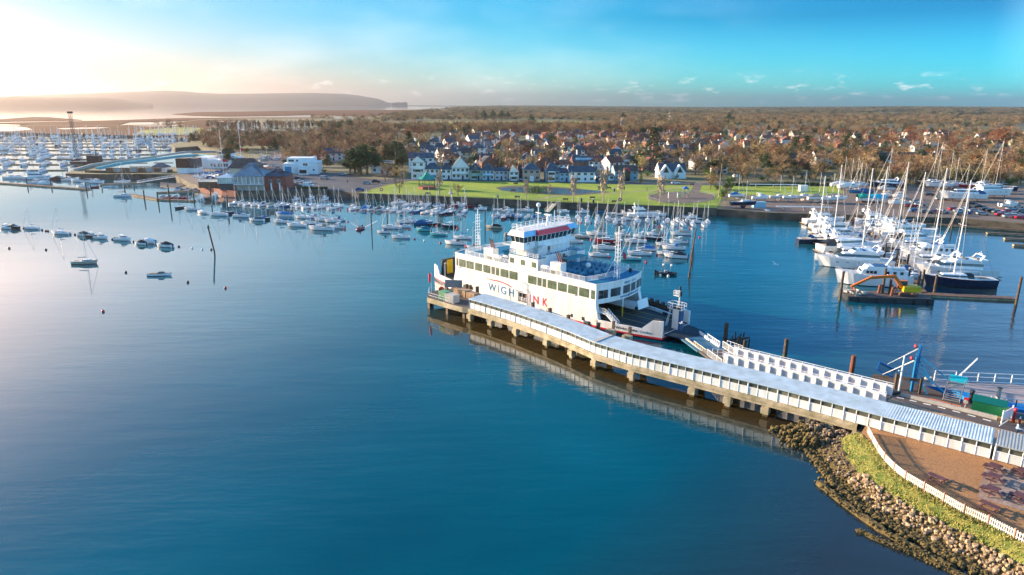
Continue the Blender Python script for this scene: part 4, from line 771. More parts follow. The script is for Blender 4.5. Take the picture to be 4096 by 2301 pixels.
# ramp floating end
t = thing('linkspan_ramp', 'blue decked ramp with white and yellow side rails leading onto the ferry bow', 'ramp', (35, 112, 0))
bowp = Vector((6.9, 148.2, 0)) + Vector((math.cos(FA), math.sin(FA), 0)) * 37.5
b = MB(t.location); a = bowp + Vector((0, 0, .75)); c = LA + Vector((0, 0, 2.2)); m_ = a.lerp(c, .62); b.beam(a, m_, 5.6, .25, 0); b.beam(m_ + Vector((0, 0, .02)), c + Vector((0, 0, .02)), 5.2, .25, 1); b.beam(a.lerp(c, .1) + nl * -2.2 + Vector((0, 0, .16)), m_ + nl * -2.2 + Vector((0, 0, .16)), 1.0, .05, 2); b.build('ramp_deck', [mat('link_blue', (.03, .13, .22), .6), M['road'], mat('moss_yellow', (.36, .32, .04), .8)], t)
for sv, m in ((-2.7, 'cream'), (2.7, 'white')):
    b = MB(t.location); railing(b, [a.lerp(c, .28) + nl * sv + Vector((0, 0, .1)), a.lerp(c, .62) + nl * sv + Vector((0, 0, .1))], .9, .8, (1, .1), .05, .3); b.beam(a.lerp(c, .05) + nl * sv + Vector((0, 0, .3)), a.lerp(c, .62) + nl * sv + Vector((0, 0, -.0)), .3, .5); b.build('side_rail', M[m], t)
for sv, s0, s1 in ((-2.9, .66, 1.02), (2.9, .68, .98)):
    b = MB(t.location); railing(b, [a.lerp(c, s0) + nl * sv + Vector((0, 0, .2)), a.lerp(c, s1) + nl * sv + Vector((0, 0, .2))], 1.15, 2.2, (1, .08), .045, .22); b.build('fence_panel', M['white'], t)
b = MB(t.location); b.beam(a.lerp(c, .75) + nl * -3.6 + Vector((0, 0, -.3)), a.lerp(c, 1.0) + nl * -3.6 + Vector((0, 0, -.1)), 1.2, .25)
for k in range(4): p = a.lerp(c, .78 + .06 * k) + nl * -3.8; b.beam((p.x, p.y, -1), (p.x, p.y, 1.2), .3, .3)
b.build('timber_staging', M['wood'], t)
# hoist tower
cB = ZB(1015, 1060, 1.0); t = thing('hoist_tower', 'white steel hoist tower with ladder and railed top platform beside the ferry bow', 'tower', cB, FA)
b = MB(); b.box(-.7, .7, -.5, .5, -.6, 4.3); b.build('tower_box', M['steelw'], t); b = MB(); b.box(.7, 1.1, -.6, .6, -.6, 4.3); b.build('side_plate', mat('plate_blue', (.03, .09, .20), .5), t)
b = MB(); b.box(-1.6, 1.4, -.9, .9, 4.3, 4.4); railing(b, [(-1.6, -.9, 4.4), (1.4, -.9, 4.4), (1.4, .9, 4.4), (-1.6, .9, 4.4), (-1.6, -.9, 4.4)], 1.1, 1, (1, .5)); b.build('platform', M['white'], t)
b = MB(); b.tube((.3, 0, 4.4), (.3, 0, 8), .12); b.box(-.9, .3, -.3, .3, 6.8, 6.88); railing(b, [(-.9, -.3, 6.9), (.3, -.3, 6.9), (.3, .3, 6.9), (-.9, .3, 6.9), (-.9, -.3, 6.9)], .9, .6, (1, .5)); b.build('signal_mast', M['white'], t)
b = MB(); b.tube((.3, 0, 8), (.3, 0, 8.8), .2); b.tube((.55, 0, 6.9), (.55, 0, 7.8), .2); b.box(-1, .9, -.7, .7, 4.4, 4.75); b.build('signal_lamp', M['dark'], t)
b = MB(); b.beam((-2.4, -.3, -.4), (-1.3, -.3, 4.8), .08, .08); b.beam((-2.4, .3, -.4), (-1.3, .3, 4.8), .08, .08); [b.beam((-2.4 + 1.1 * k / 14, -.3, -.4 + 5.2 * k / 14), (-2.4 + 1.1 * k / 14, .3, -.4 + 5.2 * k / 14), .06, .06) for k in range(14)]; b.build('ladder', M['white'], t)
b = MB(); b.prism([(-2.6, -1.4), (1.6, -1.4), (1.6, 1.2), (-2.6, 1.2)], -1.2, -.4); b.build('base', M['navy'], t)
def pile(px, zf, h, label, r=.28, m='pile', lean=(0, 0), name='mooring_pile', group='timber mooring piles', mtop=None):
    c = zf(*px, 0); t = thing(name, label, 'pile', c, 0, group); MB().tube((0, 0, -2), (0, 0, .7), r, n=10).build('wet_foot', M['weed'], t); MB().tube((0, 0, .7), (lean[0], lean[1], h), r, r * .92, n=10).build('pile_shaft', M[m], t)
    if mtop: MB().tube((lean[0], lean[1], h), (lean[0], lean[1], h + .12), r * 1.15, r * .4, n=10).build('pile_cap', M[mtop], t)
    return t
pile((1510, 1170), ZB, 3.6, 'single black pile in the water beyond the ramp fence', .42); pile((2110, 1340), ZB, 3.6, 'single black pile behind the middle of the linkspan bridge', .38); pile((835, 520), ZC, 3.7, 'rust brown pile behind the right end of the linkspan bridge', .4, 'rust')
pile((1703, 1240), ZB, 1.6, 'short dark pile stump near the gate of the linkspan', .3); pile((1535, 1360), ZB, 3.0, 'dark pile standing at the near corner of the linkspan gate', .3)
t = thing('timber_wreck', 'cluster of broken black timber piles beyond the linkspan gate', 'timbers', ZB(1640, 1215, 0)); b = MB(); rnd = random.Random(3)
for k in range(12): x = rnd.uniform(-2, 2); y = rnd.uniform(-.8, .8); b.tube((x, y, -1), (x + rnd.uniform(-.6, .6), y, rnd.uniform(.8, 2.6)), .16, .12)
b.beam((-2, 0, 1), (2, 0, 1.6), .2, .3); b.build('timbers', M['pile'], t)
t = thing('fender_wall', 'line of dark timber fendering on the far side of the ferry bow', 'fendering', ZB(850, 900, 0)); b = MB(); q = ZB(1000, 960, 0) - ZB(750, 870, 0)
for k in range(14): p = q * (k / 13 - .5); b.box(p.x - .35, p.x + .35, p.y - .35, p.y + .35, -1, 1.9 + .5 * (k % 3))
b.beam(q * -.5 + Vector((0, 0, 1.7)), q * .5 + Vector((0, 0, 1.7)), .9, .3); b.build('fendering', M['pile'], t)
# ---------------------------------------------------------------- terminal corner, right
t = thing('guard_beam', 'long weathered timber beam with orange rails along the terminal road', 'beam', ZQ(440, 850, 2.65))
b = MB(t.location); b.beam(ZQ(445, 850, 2.95), ZQ(2110, 1265, 2.95), .35, .5); b.build('timber_beam', M['concl'], t)
for x0, y0, x1, y1 in ((470, 815, 630, 860), (650, 870, 1310, 1035), (1335, 1040, 1480, 1075)): b = MB(t.location); b.beam(ZQ(x0, y0, 3.0), ZQ(x1, y1, 3.0), .45, .3); b.build('orange_rail', M['orange'], t)
b = MB(); b.prism([ZQ(x, y, 2.4) for x, y in ((260, 850), (440, 830), (1700, 1130), (2150, 1240), (2574, 1330), (2574, 1200), (1700, 1040), (1200, 930), (700, 830), (300, 740))], -1, 2.55); tag(b.build('timber_quay', [M['road']]), kind='structure')
# old lowered barge ramp
t = thing('ramp_barge', 'old blue ramp barge with grey deck moored behind the terminal road', 'barge', ZQ(1500, 800, 0))
b = MB(t.location); b.prism([ZQ(x, y, 1.5) for x, y in ((860, 600), (1200, 620), (2120, 665), (2700, 715), (2700, 1020), (2080, 960), (1640, 860), (1300, 745), (830, 700))], -.5, 1.5, 0, 1); b.build('deck', [mat('barge_blue', (.0, .20, .52), .5), mat('barge_deck', (.27, .25, .25), .7, .25, 1.5, c2=(.38, .30, .27))], t)
b = MB(t.location); b.prism([ZQ(x, y, 1.5) for x, y in ((1400, 765), (2080, 965), (2700, 1030), (2700, 1150), (2140, 1080), (1600, 960))], -.5, 1.53, 0); b.build('side_deck', mat('barge_blue', (0, 0, 0)), t)
b = MB(t.location); b.prism([ZQ(x, y, 1.8) for x, y in ((-60, 520), (0, 500), (330, 560), (830, 700), (1160, 830), (1160, 870), (560, 760), (0, 625), (-80, 600))], 1.2, 1.8, 0); b.build('ramp_deck', mat('brown_deck', (.12, .085, .06), .8, .2, 4), t)
b = MB(t.location)
for (x0, y0), (x1, y1) in (((30, 420), (310, 560)), ((80, 300), (365, 440))): b.beam(ZQ(x0, y0, 3.2), ZQ(x1, y1, 2.2), .18, .18)
b.beam(ZQ(30, 420, 3.2), ZQ(80, 300, 3.2), .15, .15); b.build('flap_frame', M['royal'], t)
b = MB(t.location); b.add([ZQ(40, 415, 3.1), ZQ(85, 310, 3.1), ZQ(360, 445, 2.1), ZQ(310, 555, 2.1)], [(0, 1, 2, 3)]); b.build('flap', mat('flap_green', (.05, .13, .14), .6), t)
bq = mat('gantry_blue', (.0, .17, .38), .45)
pA = ZQ(620, 820, 1.8); pB_ = ZQ(690, 590, 1.8); topz = 7.4
b = MB(t.location)
for p in (pA, pB_): b.beam(p, (p.x, p.y, topz), .32, .32); b.beam((p.x + 1.9, p.y - 1.5, 1.6), (p.x, p.y, topz - 2.2), .18, .18); b.beam((p.x, p.y, topz - 1.6), (p.x + 4.5, p.y - 3.4, 1.9), .16, .16)
b.beam((pA.x, pA.y, topz), (pB_.x, pB_.y, topz), .3, .3); b.beam((pA.x, pA.y, topz - 3), (pB_.x, pB_.y, topz - 3), .2, .2); b.build('gantry', bq, t)
b = MB(t.location)
for p, q in ((pA, ZQ(130, 510, 2.6)), (pB_, ZQ(210, 335, 3.0))): b.beam((p.x, p.y, topz - .3), q, .05, .05); b.beam((p.x, p.y, topz - .45), q, .04, .04)
b.build('cable', M['alu'], t); b = MB(t.location); [b.ball((p.x - .5, p.y + .4, topz - .3), .3, 6, 4) for p in (pA, pB_)]; b.build('pulley', M['red'], t)
b = MB(t.location); railing(b, [ZQ(1020, 610, 1.55), ZQ(1385, 620, 1.55)], 1.6, 2.2, (1, .6, .1), .06); b.build('deck_rail', M['white'], t)
b = MB(t.location); railing(b, [ZQ(1480, 630, 1.55), ZQ(2640, 680, 1.55)], 1.5, 2.4, (1, .55, .05), .06); b.build('deck_rail', M['white'], t)
b = MB(t.location); railing(b, [ZQ(1780, 960, 1.55), ZQ(2430, 1060, 1.55), ZQ(2700, 1090, 1.55)], 1.0, 1.4, (1, .5), .05); b.build('deck_rail', M['white'], t)
b = MB(t.location); p, q = ZQ(1400, 600, 1.7), ZQ(1400, 600, 1.7) + Vector((4.6, 2.6, 2.4)); b.beam(p, q, .08, .08); b.beam(p + Vector((0, 0, .25)), q + Vector((0, 0, .25)), .08, .08); [b.beam(p.lerp(q, k / 12), p.lerp(q, k / 12) + Vector((0, 0, .25)), .06, .06) for k in range(13)]; b.build('boom', M['alu'], t)
b = MB(t.location); [b.ball(ZQ(x, y, 1.9), .35, 7, 5) for x, y in ((895, 580), (970, 585))]; b.build('bollard', M['concl'], t)
t = thing('timber_gallows', 'dark timber mooring frame of two posts and a crossbeam near the blue gantry', 'frame', ZQ(345, 760, 2.4)); b = MB(t.location); p, q = ZQ(340, 765, 2.5), ZQ(755, 850, 2.5); [b.beam((k.x, k.y, 0), (k.x, k.y, 5.0), .38, .34) for k in (p, q)]; b.beam((p.x, p.y, 4.4), (q.x, q.y, 4.6), .3, .4); b.build('timbers', M['pile'], t)
t = thing('flagpole', 'plain white pole with a small lamp beside the timber frame', 'pole', ZQ(410, 795, 2.55)); MB().tube((0, 0, 0), (0, 0, 5.4), .13, .1, 8).build('pole', M['white'], t); MB().box(-.5, 0, -.1, .1, 3.1, 3.25).build('floodlight', M['concl'], t)
t = thing('access_stairs', 'grey scaffold stairs with railings leading up to the barge gangway', 'stairs', ZQ(1150, 960, 2.6)); p, q = ZQ(1230, 960, 2.6), ZQ(1300, 820, 2.6)
b = MB(t.location); dS = (q - p).normalized(); sS = Vector((dS.y, -dS.x, 0)); wS = 1.3
for k in range(8): c = p + dS * k * .38 + sS * wS / 2 * 0 + Vector((0, 0, .18 * (k + 1))); b.obox(c + sS * .6, (1.9, .3, .06), math.atan2(sS.y, sS.x))
for s_ in (-.4, 1.6): railing(b, [p + sS * s_, p + dS * 3 + sS * s_ + Vector((0, 0, 1.5))], 1.0, 1.0, (1, .5), .04)
b.obox(p + dS * 4 + sS * .6 + Vector((0, 0, 1.5)), (1.9, 2, .08), math.atan2(sS.y, sS.x)); b.build('steps', M['grey'], t)
b = MB(t.location); a_ = p + dS * 4.6 + Vector((0, 0, 1.5)); b.obox(a_ + sS * .6 + Vector((0, 0, .5)), (2.2, .3, .9), math.atan2(sS.y, sS.x)); b.build('tarpaulin', M['cyan'], t)
t = thing('lifebuoy_cabinet', 'red lifebuoy holder at the foot of the scaffold stairs', 'lifebuoy', ZQ(1550, 1085, 2.6), -.6); MB().box(-.3, .3, -.08, .08, .5, 1.5).build('backboard', M['red'], t); MB().tube((0, -.2, .9), (0, -.1, .9), .3, n=10).build('ring', M['concl'], t); MB().box(-.04, .04, .08, .16, 0, .6).build('post', M['alu'], t)
def skip():
    t = thing('storage_container', 'dark green container with a raised sloping lid by the timber quay', 'container', ZQ(1950, 1160, 2.6), math.atan2(*(ZQ(2100, 1200, 2.6) - ZQ(1790, 1130, 2.6)).yx)); MB().box(-1.9, 1.9, -.8, .8, 0, 1.5).build('body', mat('bottle_green', (.0, .12, .045), .5), t)
    b = MB(); b.add([(-2, -.95, 1.5), (2, -.95, 1.5), (2, .95, 1.85), (-2, .95, 1.85), (-2, .95, 1.5), (2, .95, 1.5)], [(0, 1, 2, 3), (0, 3, 4), (1, 5, 2), (3, 2, 5, 4)]); b.build('lid', mat('lid_green', (.0, .13, .09), .4), t)
skip()
t = thing('grit_bin', 'yellow grit bin beside the dark green container', 'bin', ZQ(2270, 1195, 2.6), -.7); MB().rows([[(-.5, -.4, 0), (.5, -.4, 0), (.5, .4, 0), (-.5, .4, 0)], [(-.62, -.5, .75), (.62, -.5, .75), (.62, .5, .75), (-.62, .5, .75)]], closed=True).build('body', M['yellow'], t); MB().obox((0, 0, .82), (1.3, 1.05, .14)).build('lid', M['yellow'], t)
t = thing('barrier_gate', 'white panelled barrier gate across the road with grey posts', 'gate', ZQ(2220, 1350, 2.66)); b = MB(t.location); p, q = ZQ(2180, 1360, 2.66), ZQ(2350, 1270, 2.66); b.beam(p + Vector((0, 0, 1)), q + Vector((0, 0, 1)), .12, 1.3); b.build('panel', M['white'], t); b = MB(t.location); [b.beam(k, k + Vector((0, 0, 1.9)), .12, .12) for k in (p, q)]; b.beam(ZQ(2150, 1400, 3.1), ZQ(2360, 1260, 3.3), .08, .08); b.build('post', M['alu'], t)
t = thing('life_ring_post', 'red post with a round red lifebuoy case by the white barrier gate', 'lifebuoy', ZQ(2385, 1330, 2.66)); MB().tube((0, 0, 0), (0, 0, 1.5), .2, .16, 8).build('post', M['red'], t); MB().ball((0, 0, 1.75), .26, 8, 6).build('case', M['red'], t)
for k, (x, y) in enumerate(((2490, 1370),)):
    t = thing('fire_extinguisher', 'small red and white fire point near the right edge of the quay', 'extinguisher', ZQ(x, y, 2.66)); MB().tube((0, 0, 0), (0, 0, .8), .15, .12, 8).build('cylinder', M['red'], t); MB().tube((0, 0, .8), (0, 0, 1.1), .1, .05, 8).build('valve', M['white'], t)
for k, (px, h) in enumerate((((1640, 1040), 2.2), ((2105, 1015), 2.4))):
    p = ZQ(*px, 1.6); t = thing('mooring_post', ('thick black timber post with ropes beside the green container', 'pale weathered timber post at the edge of the barge deck')[k], 'post', p); MB().tube((0, 0, -2), (0, 0, h), .3, .27, 8).build('post', M['pile'] if not k else M['concl'], t); MB().tube((0, 0, h), (0, 0, h + .1), .36, .3, 8).build('cap', M['dark'], t)
# people
def person(loc, rz, label, top, legs, h=1.75, step=.0, name='person', group=None, skin='skin', hair='dark'):
    t = thing(name, label, 'person', loc, rz, group); s = h / 1.75
    J = [(0, 0, .92), (0, 0, 1.15), (0, 0, 1.42), (0, .0, 1.53), (0, .02, 1.66), (.1, step, .52), (.1, step * 1.5, .08), (.1, step * 1.5 + .16, .03), (-.1, -step, .52), (-.1, -step * 1.6, .1), (-.1, -step * 1.6 + .16, .04), (.2, 0, 1.4), (.25, -.04 - step * .5, 1.12), (.24, .12 - step * .4, .9), (-.2, 0, 1.4), (-.25, -.04 + step * .5, 1.12), (-.24, .1 + step * .6, .9)]
    E_ = [(0, 1), (1, 2), (2, 3), (3, 4), (0, 5), (5, 6), (6, 7), (0, 8), (8, 9), (9, 10), (2, 11), (11, 12), (12, 13), (2, 14), (14, 15), (15, 16)]
    Rr = [.15, .13, .15, .06, .1, .075, .05, .04, .075, .05, .04, .07, .05, .04, .07, .05, .04]
    me = bpy.data.meshes.new('body'); me.from_pydata([(x * s, y * s, z * s) for x, y, z in J], E_, []); o = bpy.data.objects.new('body', me); COL.objects.link(o); o.parent = t
    sk = o.modifiers.new('skin', 'SKIN'); ss = o.modifiers.new('sub', 'SUBSURF'); ss.levels = ss.render_levels = 1
    for v, r in zip(me.skin_vertices[0].data, Rr): v.radius = (r * s, r * s * .85)
    me.skin_vertices[0].data[0].use_root = True; m_ = bpy.data.materials.new('clothing_' + legs); m_.use_nodes = True; nt = m_.node_tree
    tcn = nt.nodes.new('ShaderNodeTexCoord'); sp = nt.nodes.new('ShaderNodeSeparateXYZ'); nt.links.new(tcn.outputs['Object'], sp.inputs[0])
    cA = {'navy': (.02, .03, .07), 'dark': (.03, .03, .03), 'lblue': (.35, .6, .75), 'red': (.6, .03, .03)}
    c = mixc(nt, 'MIX', mth(nt, 'GREATER_THAN', sp.outputs[2], .95 * s), cA[legs], cA[top]); c = mixc(nt, 'MIX', mth(nt, 'GREATER_THAN', sp.outputs[2], 1.52 * s), c, (.5, .3, .22)); nt.links.new(c, nt.nodes['Principled BSDF'].inputs['Base Color']); me.materials.append(m_)
    MB().ball((0, -.01 * s, 1.7 * s), .115 * s, 8, 6).build('hair', M[hair], t)
    return t
person(ZC(2495, 1110, 2.66), 1.2, 'person in a light blue top standing on the road behind the walkway roof', 'lblue', 'navy')
person(ZI(1730, 1067, 2.68), 1.57, 'person in dark clothes walking across the middle of the park lawn', 'dark', 'dark', step=.18)
person(ZI(2235, 1005, 2.68), 1.2, 'person in a pale top on the park path beside the playground tree', 'lblue', 'navy', step=.12)
person(ZJ(983, 990, 2.66), 0, 'person in dark clothes standing in the car park beside a ticket post', 'dark', 'dark')
# picket fence
FP = [Vector((x, y, 2.6)) for x, y in ((45.6, 79.6), (45.0, 77.2), (44.4, 74.8), (44.0, 72.4), (43.95, 70.2), (44.2, 68.3), (45, 66.1), (45.8, 63.9), (46.6, 61.8), (47.8, 59.9), (48.9, 57.7), (50.0, 55.0), (51.1, 52.2), (52.2, 49.4), (53.3, 46.6))]
t = thing('picket_fence', 'curved white picket fence with brown posts along the top of the bank', 'fence', FP[0])
for a, c in zip(FP, FP[1:]):
    b = MB(t.location); n = 11; d = (c - a).normalized(); rz = math.atan2(d.y, d.x)
    for k in range(n): p = a.lerp(c, (k + .7) / (n + .4)); b.obox(p + Vector((0, 0, .52)), (.1, .03, .9), rz)
    for h in (.3, .8): b.beam(a + Vector((0, 0, h)), c + Vector((0, 0, h)), .05, .08)
    b.build('fence_panel', M['picket'], t)
for a in FP: b = MB(t.location); b.beam(a, a + Vector((0, 0, 1.15)), .14, .14); b.build('fence_post', mat('fence_brown', (.36, .17, .12), .8), t)
def picnic():
    t = thing('picnic_table', '', 'picnic table'); b = MB(); [b.box(-.9, .9, -.37 + k * .155, -.24 + k * .155, .70, .75) for k in range(5)]; b.build('table_top', M['maroon'], t)
    for s in (-1, 1): b = MB(); [b.box(-.9, .9, s * .75 - .13 + k * .14, s * .75 - .01 + k * .14, .42, .46) for k in range(2)]; b.build('bench_seat', M['maroon'], t)
    for x in (-.6, .6): b = MB(); b.beam((x, -.2, .7), (x, -.65, 0), .06, .1); b.beam((x, .2, .7), (x, .65, 0), .06, .1); b.beam((x + .04, -.85, .38), (x + .04, .85, .38), .05, .1); b.build('leg_frame', M['maroon'], t)
    return t
def picnic4():
    t = thing('picnic_table', '', 'picnic table'); b = MB(); [b.box(-.6, .6, -.6 + k * .2, -.42 + k * .2, .72, .77) for k in range(6)]; b.build('table_top', M['maroon'], t)
    for k in range(4): a = k * PI / 2; b = MB(); b.obox((math.cos(a) * .92, math.sin(a) * .92, .44), (.34, 1.1, .05), a); b.build('bench_seat', M['maroon'], t); b = MB(); b.beam((math.cos(a) * .3, math.sin(a) * .3, .7), (math.cos(a) * 1.0, math.sin(a) * 1.0, 0), .07, .1); b.beam((0, 0, .36), (math.cos(a) * 1.05, math.sin(a) * 1.05, .36), .06, .1); b.build('leg_frame', M['maroon'], t)
    return t
dirP = math.atan2(*(ZE(1750, 490, 3) - ZE(1610, 430, 3)).yx); pg = 'maroon picnic tables'
proto_or_copy('picnic', picnic, ZE(1690, 510, 2.61), dirP, 1, 'maroon picnic table alone on the brown ground by the picket fence', pg); proto_or_copy('picnic', None, ZE(2220, 795, 2.61), dirP, 1, 'maroon picnic table alone below the paved patio', pg)
for k, (x, y) in enumerate(((2275, 400), (2265, 500), (2250, 630))):
    proto_or_copy('picnic4', picnic4, ZE(x, y, 2.63), dirP + .1, 1, 'square maroon picnic table on the patio, %s in the left column from the walkway' % nth(k), pg)
for k, (x, y) in enumerate(((2560, 450), (2535, 700), (2700, 620))):
    proto_or_copy('picnic4', picnic4, ZE(x, y, 2.63), dirP + .1, 1, 'square maroon picnic table on the patio, %s in the right column from the walkway' % nth(k), pg)
# gull
def gull(loc, rz, label, bank=0):
    t = thing('seagull', label, 'gull', loc, rz, 'seagulls'); b = MB(); b.rows([[(x, r * math.cos(a), r * .9 * math.sin(a)) for a in [k * PI / 4 for k in range(8)]] for x, r in ((-.3, .01), (-.2, .05), (0, .09), (.15, .075), (.24, .05), (.3, .045), (.35, .01))], closed=True); b.build('body', M['gull'], t, smooth=True)
    for s in (-1, 1): b = MB(); b.add([(.1, s * .05, .04), (-.1, s * .05, .04), (-.02, s * .4, .2), (.12, s * .38, .2), (-.12, s * .78, .08)], [(0, 3, 2, 1), (3, 4, 2)]); b.build('wing', M['gull'], t)
    b = MB(); b.add([(-.28, 0, 0), (-.45, .09, 0), (-.45, -.09, 0)], [(0, 1, 2)]); b.build('tail', M['gull'], t)
    t.rotation_euler = (R_(bank), 0, rz); t.scale = (1.3,) * 3; return t
gull(ZD(70, 645, 12), .7, 'white gull gliding low over the open water between ferry and marina', 25); gull(ZB(1070, 990, 5), 2.6, 'small gull flying beside the hoist tower')
for k, (x, y) in enumerate(((455, 570),)): pass
# ---------------------------------------------------------------- boats
HM = dict(white=M['hull'], navy=mat('hull_navy', (.012, .02, .05), .25, .05, coat=.3, obj=True), red=mat('hull_red', (.34, .015, .02), .3, .05, obj=True), turq=mat('hull_turquoise', (.10, .48, .50), .3, .05, obj=True), dark=mat('hull_dark', (.03, .025, .022), .4, .1, obj=True), beige=mat('hull_beige', (.50, .42, .32), .5, .1, obj=True), blue=mat('hull_blue', (.01, .12, .28), .3, .05, obj=True))
CV = dict(blue=mat('cover_blue', (.0, .16, .42), .7), navy=M['bluec'], red=mat('cover_red', (.55, .03, .05), .7), grey=M['canvas'], tan=M['tan'], green=mat('cover_green', (.0, .10, .06), .7), white=M['white'], teal=mat('cover_teal', (.0, .17, .22), .7), black=M['dark'])
deckm = mat('deck_grp', (.70, .68, .62), .6, .08, 4, obj=True); rigm = mat('rigging', (.35, .33, .30), .5)
def hullmb(L, B, D, tr=.7, full=.0, bowz=.35, n=9):
    """rows of a hull, stern at -x"""
    rows = []; dk = []; wl = []
    for i in range(n + 1):
        t = i / n; w = B / 2 * (tr + (1 - tr) * math.sin(min(1, t / .5) * PI / 2)) * (1 - max(0, (t - .45) / .55) ** (2.0 + full)); w = max(w, .015)
        x = -L / 2 + L * t; z = D * (1 + bowz * t * t); xb = x - (.10 * L * max(0, t - .5) * 2 * (1 if t > .5 else 0)) * .6; k = .82 if t < .9 else .5
        rows.append([(x, -w, z), (xb, -w * k, .08), (xb, 0, -.35 * (1 - .6 * t)), (xb, w * k, .08), (x, w, z)]); dk.append([(x, -w * .97, z - .03), (x, 0, z + .04), (x, w * .97, z - .03)])
    b = MB(); b.rows(rows); b.add(rows[0], [(0, 1, 2, 3, 4)]); d = MB(); d.rows(dk); s = MB()
    s.rows([[(p[1][0], p[1][1] * 1.02, .05) for p in rows], [(p[1][0] * 1.0, p[1][1] * 1.05, .2) for p in rows]]); s.rows([[(p[3][0], p[3][1] * 1.02, .05) for p in rows], [(p[3][0], p[3][1] * 1.05, .2) for p in rows]])
    return b, d, s
def cabin(x0, x1, w0, w1, z, h, rk0=.25, rk1=.6, taper=.78):
    """trapezoid coachroof from stern x0 to bow x1"""
    b = MB(); lo = [(x0, -w0 / 2, z), (x1, -w1 / 2, z), (x1, w1 / 2, z), (x0, w0 / 2, z)]; hi = [(x0 + rk0, -w0 / 2 * taper, z + h), (x1 - rk1, -w1 / 2 * taper, z + h), (x1 - rk1, w1 / 2 * taper, z + h), (x0 + rk0, w0 / 2 * taper, z + h)]
    return b.add(lo + hi, [(4, 5, 6, 7), (0, 1, 5, 4), (1, 2, 6, 5), (2, 3, 7, 6), (3, 0, 4, 7)])
def band(x0, x1, w0, w1, z, h, rk0, rk1, taper, f0, f1, e=.02):
    b = MB(); q = []
    for f in (f0, f1):
        k = 1 + (taper - 1) * f; q.append([(x0 + rk0 * f - e * 0, -w0 / 2 * k - e, z + h * f), (x1 - rk1 * f + e, -w1 / 2 * k - e, z + h * f), (x1 - rk1 * f + e, w1 / 2 * k + e, z + h * f), (x0 + rk0 * f, w0 / 2 * k + e, z + h * f)])
    return b.rows(q)
def sail(L, hc='white', cover='navy', hood=None, stripe='dark', mastk=1.22, ashore=False, thick=.075, canopy=None, boom_up=0, spinnaker=None):
    def mk():
        t = thing('sailing_boat', '', 'boat'); B = L * .33; D = L * .115 + .1; z0 = 1.5 if ashore else 0
        b, d, s = hullmb(L, B, D)
        if ashore: b.add([(-L * .12, 0, -.3), (L * .12, 0, -.3), (L * .06, 0, -1.35), (-L * .08, 0, -1.35)], [(0, 1, 2, 3), (3, 2, 1, 0)])
        parts = [b.build('hull', HM[hc], t, smooth=False), d.build('deck', deckm, t), s.build('waterline_stripe', HM[stripe] if stripe in HM else M[stripe], t)]
        cab = (-L * .08, L * .28, B * .6, B * .32, D * 1.04, L * .055); c = cabin(*cab); parts.append(c.build('cabin', M['hull'], t)); parts.append(band(*cab, .25, .6, .78, .3, .75).build('cabin_window', M['glass'], t))
        c = MB(); c.box(-L * .40, -L * .09, -B * .22, B * .22, D * 1.0, D + .07); c.build('cockpit', M['teak'], t)
        H_ = L * mastk; mx = L * .08; c = MB(); c.tube((mx, 0, D), (mx - .15, 0, D + H_), thick, thick * .75, 6); c.beam((mx, -B * .32, D + H_ * .55), (mx, B * .32, D + H_ * .55), .05, .04); c.build('mast', M['alu'], t)
        c = MB(); bz = D + 1.0 + L * .02; be = (mx - L * .36, 0, bz + .1 + boom_up); c.tube((mx, 0, bz), be, .05, n=5); c.build('boom', M['alu'], t)
        if cover: c = MB(); c.tube((mx - .1, 0, bz + .28), (mx - L * .33, 0, bz + .2 + boom_up), .17, .09, 6); c.tube((mx - .1, 0, bz + .2), (mx - .02, 0, bz + 1.1), .16, .06, 5); c.build('sail_cover', CV[cover], t)
        c = MB(); tp = (mx - .13, 0, D + H_ * .98); r = .014 * (L / 8) + .004
        for q in ((L * .49, 0, D * 1.33), (-L * .48, 0, D), (mx - .2, B * .46, D), (mx - .2, -B * .46, D)): c.tube(tp, q, r, n=3, cap=False)
        c.build('rigging', rigm, t)
        if L > 7: c = MB(); c.tube((L * .47, 0, D * 1.3), (mx, 0, D + H_ * .92), .045, .03, 5); c.build('furled_sail', CV['white'], t)
        if hood: c = MB(); c.rows([[(x, B * .27 * math.cos(a), D + .1 + h * math.sin(a)) for a in [PI * k / 6 for k in range(7)]] for x, h in ((-L * .03, .55), (-L * .1, 1.15), (-L * .17, 1.1))]); c.build('sprayhood', CV[hood], t)
        if canopy: c = MB(); c.rows([[(x, B * .42 * math.cos(a) * (1 - .1 * k2), D * .9 + h * math.sin(a)) for a in [PI * k / 6 for k in range(7)]] for k2, (x, h) in enumerate(((L * .05, 1.3), (-L * .2, 1.25), (-L * .46, .5)))]); c.build('cockpit_cover', CV[canopy], t)
        if ashore:
            for ch in t.children: ch.location.z = 1.55
            c = MB()
            for x in (-L * .2, L * .2):
                for s_ in (-1, 1): c.beam((x, s_ * B * .5, 0), (x, s_ * B * .3, 1.6), .1, .1)
            c.beam((-L * .2, 0, .05), (L * .2, 0, .05), .3, .1); c.build('cradle', M['rust'], t)
        return t
    return mk
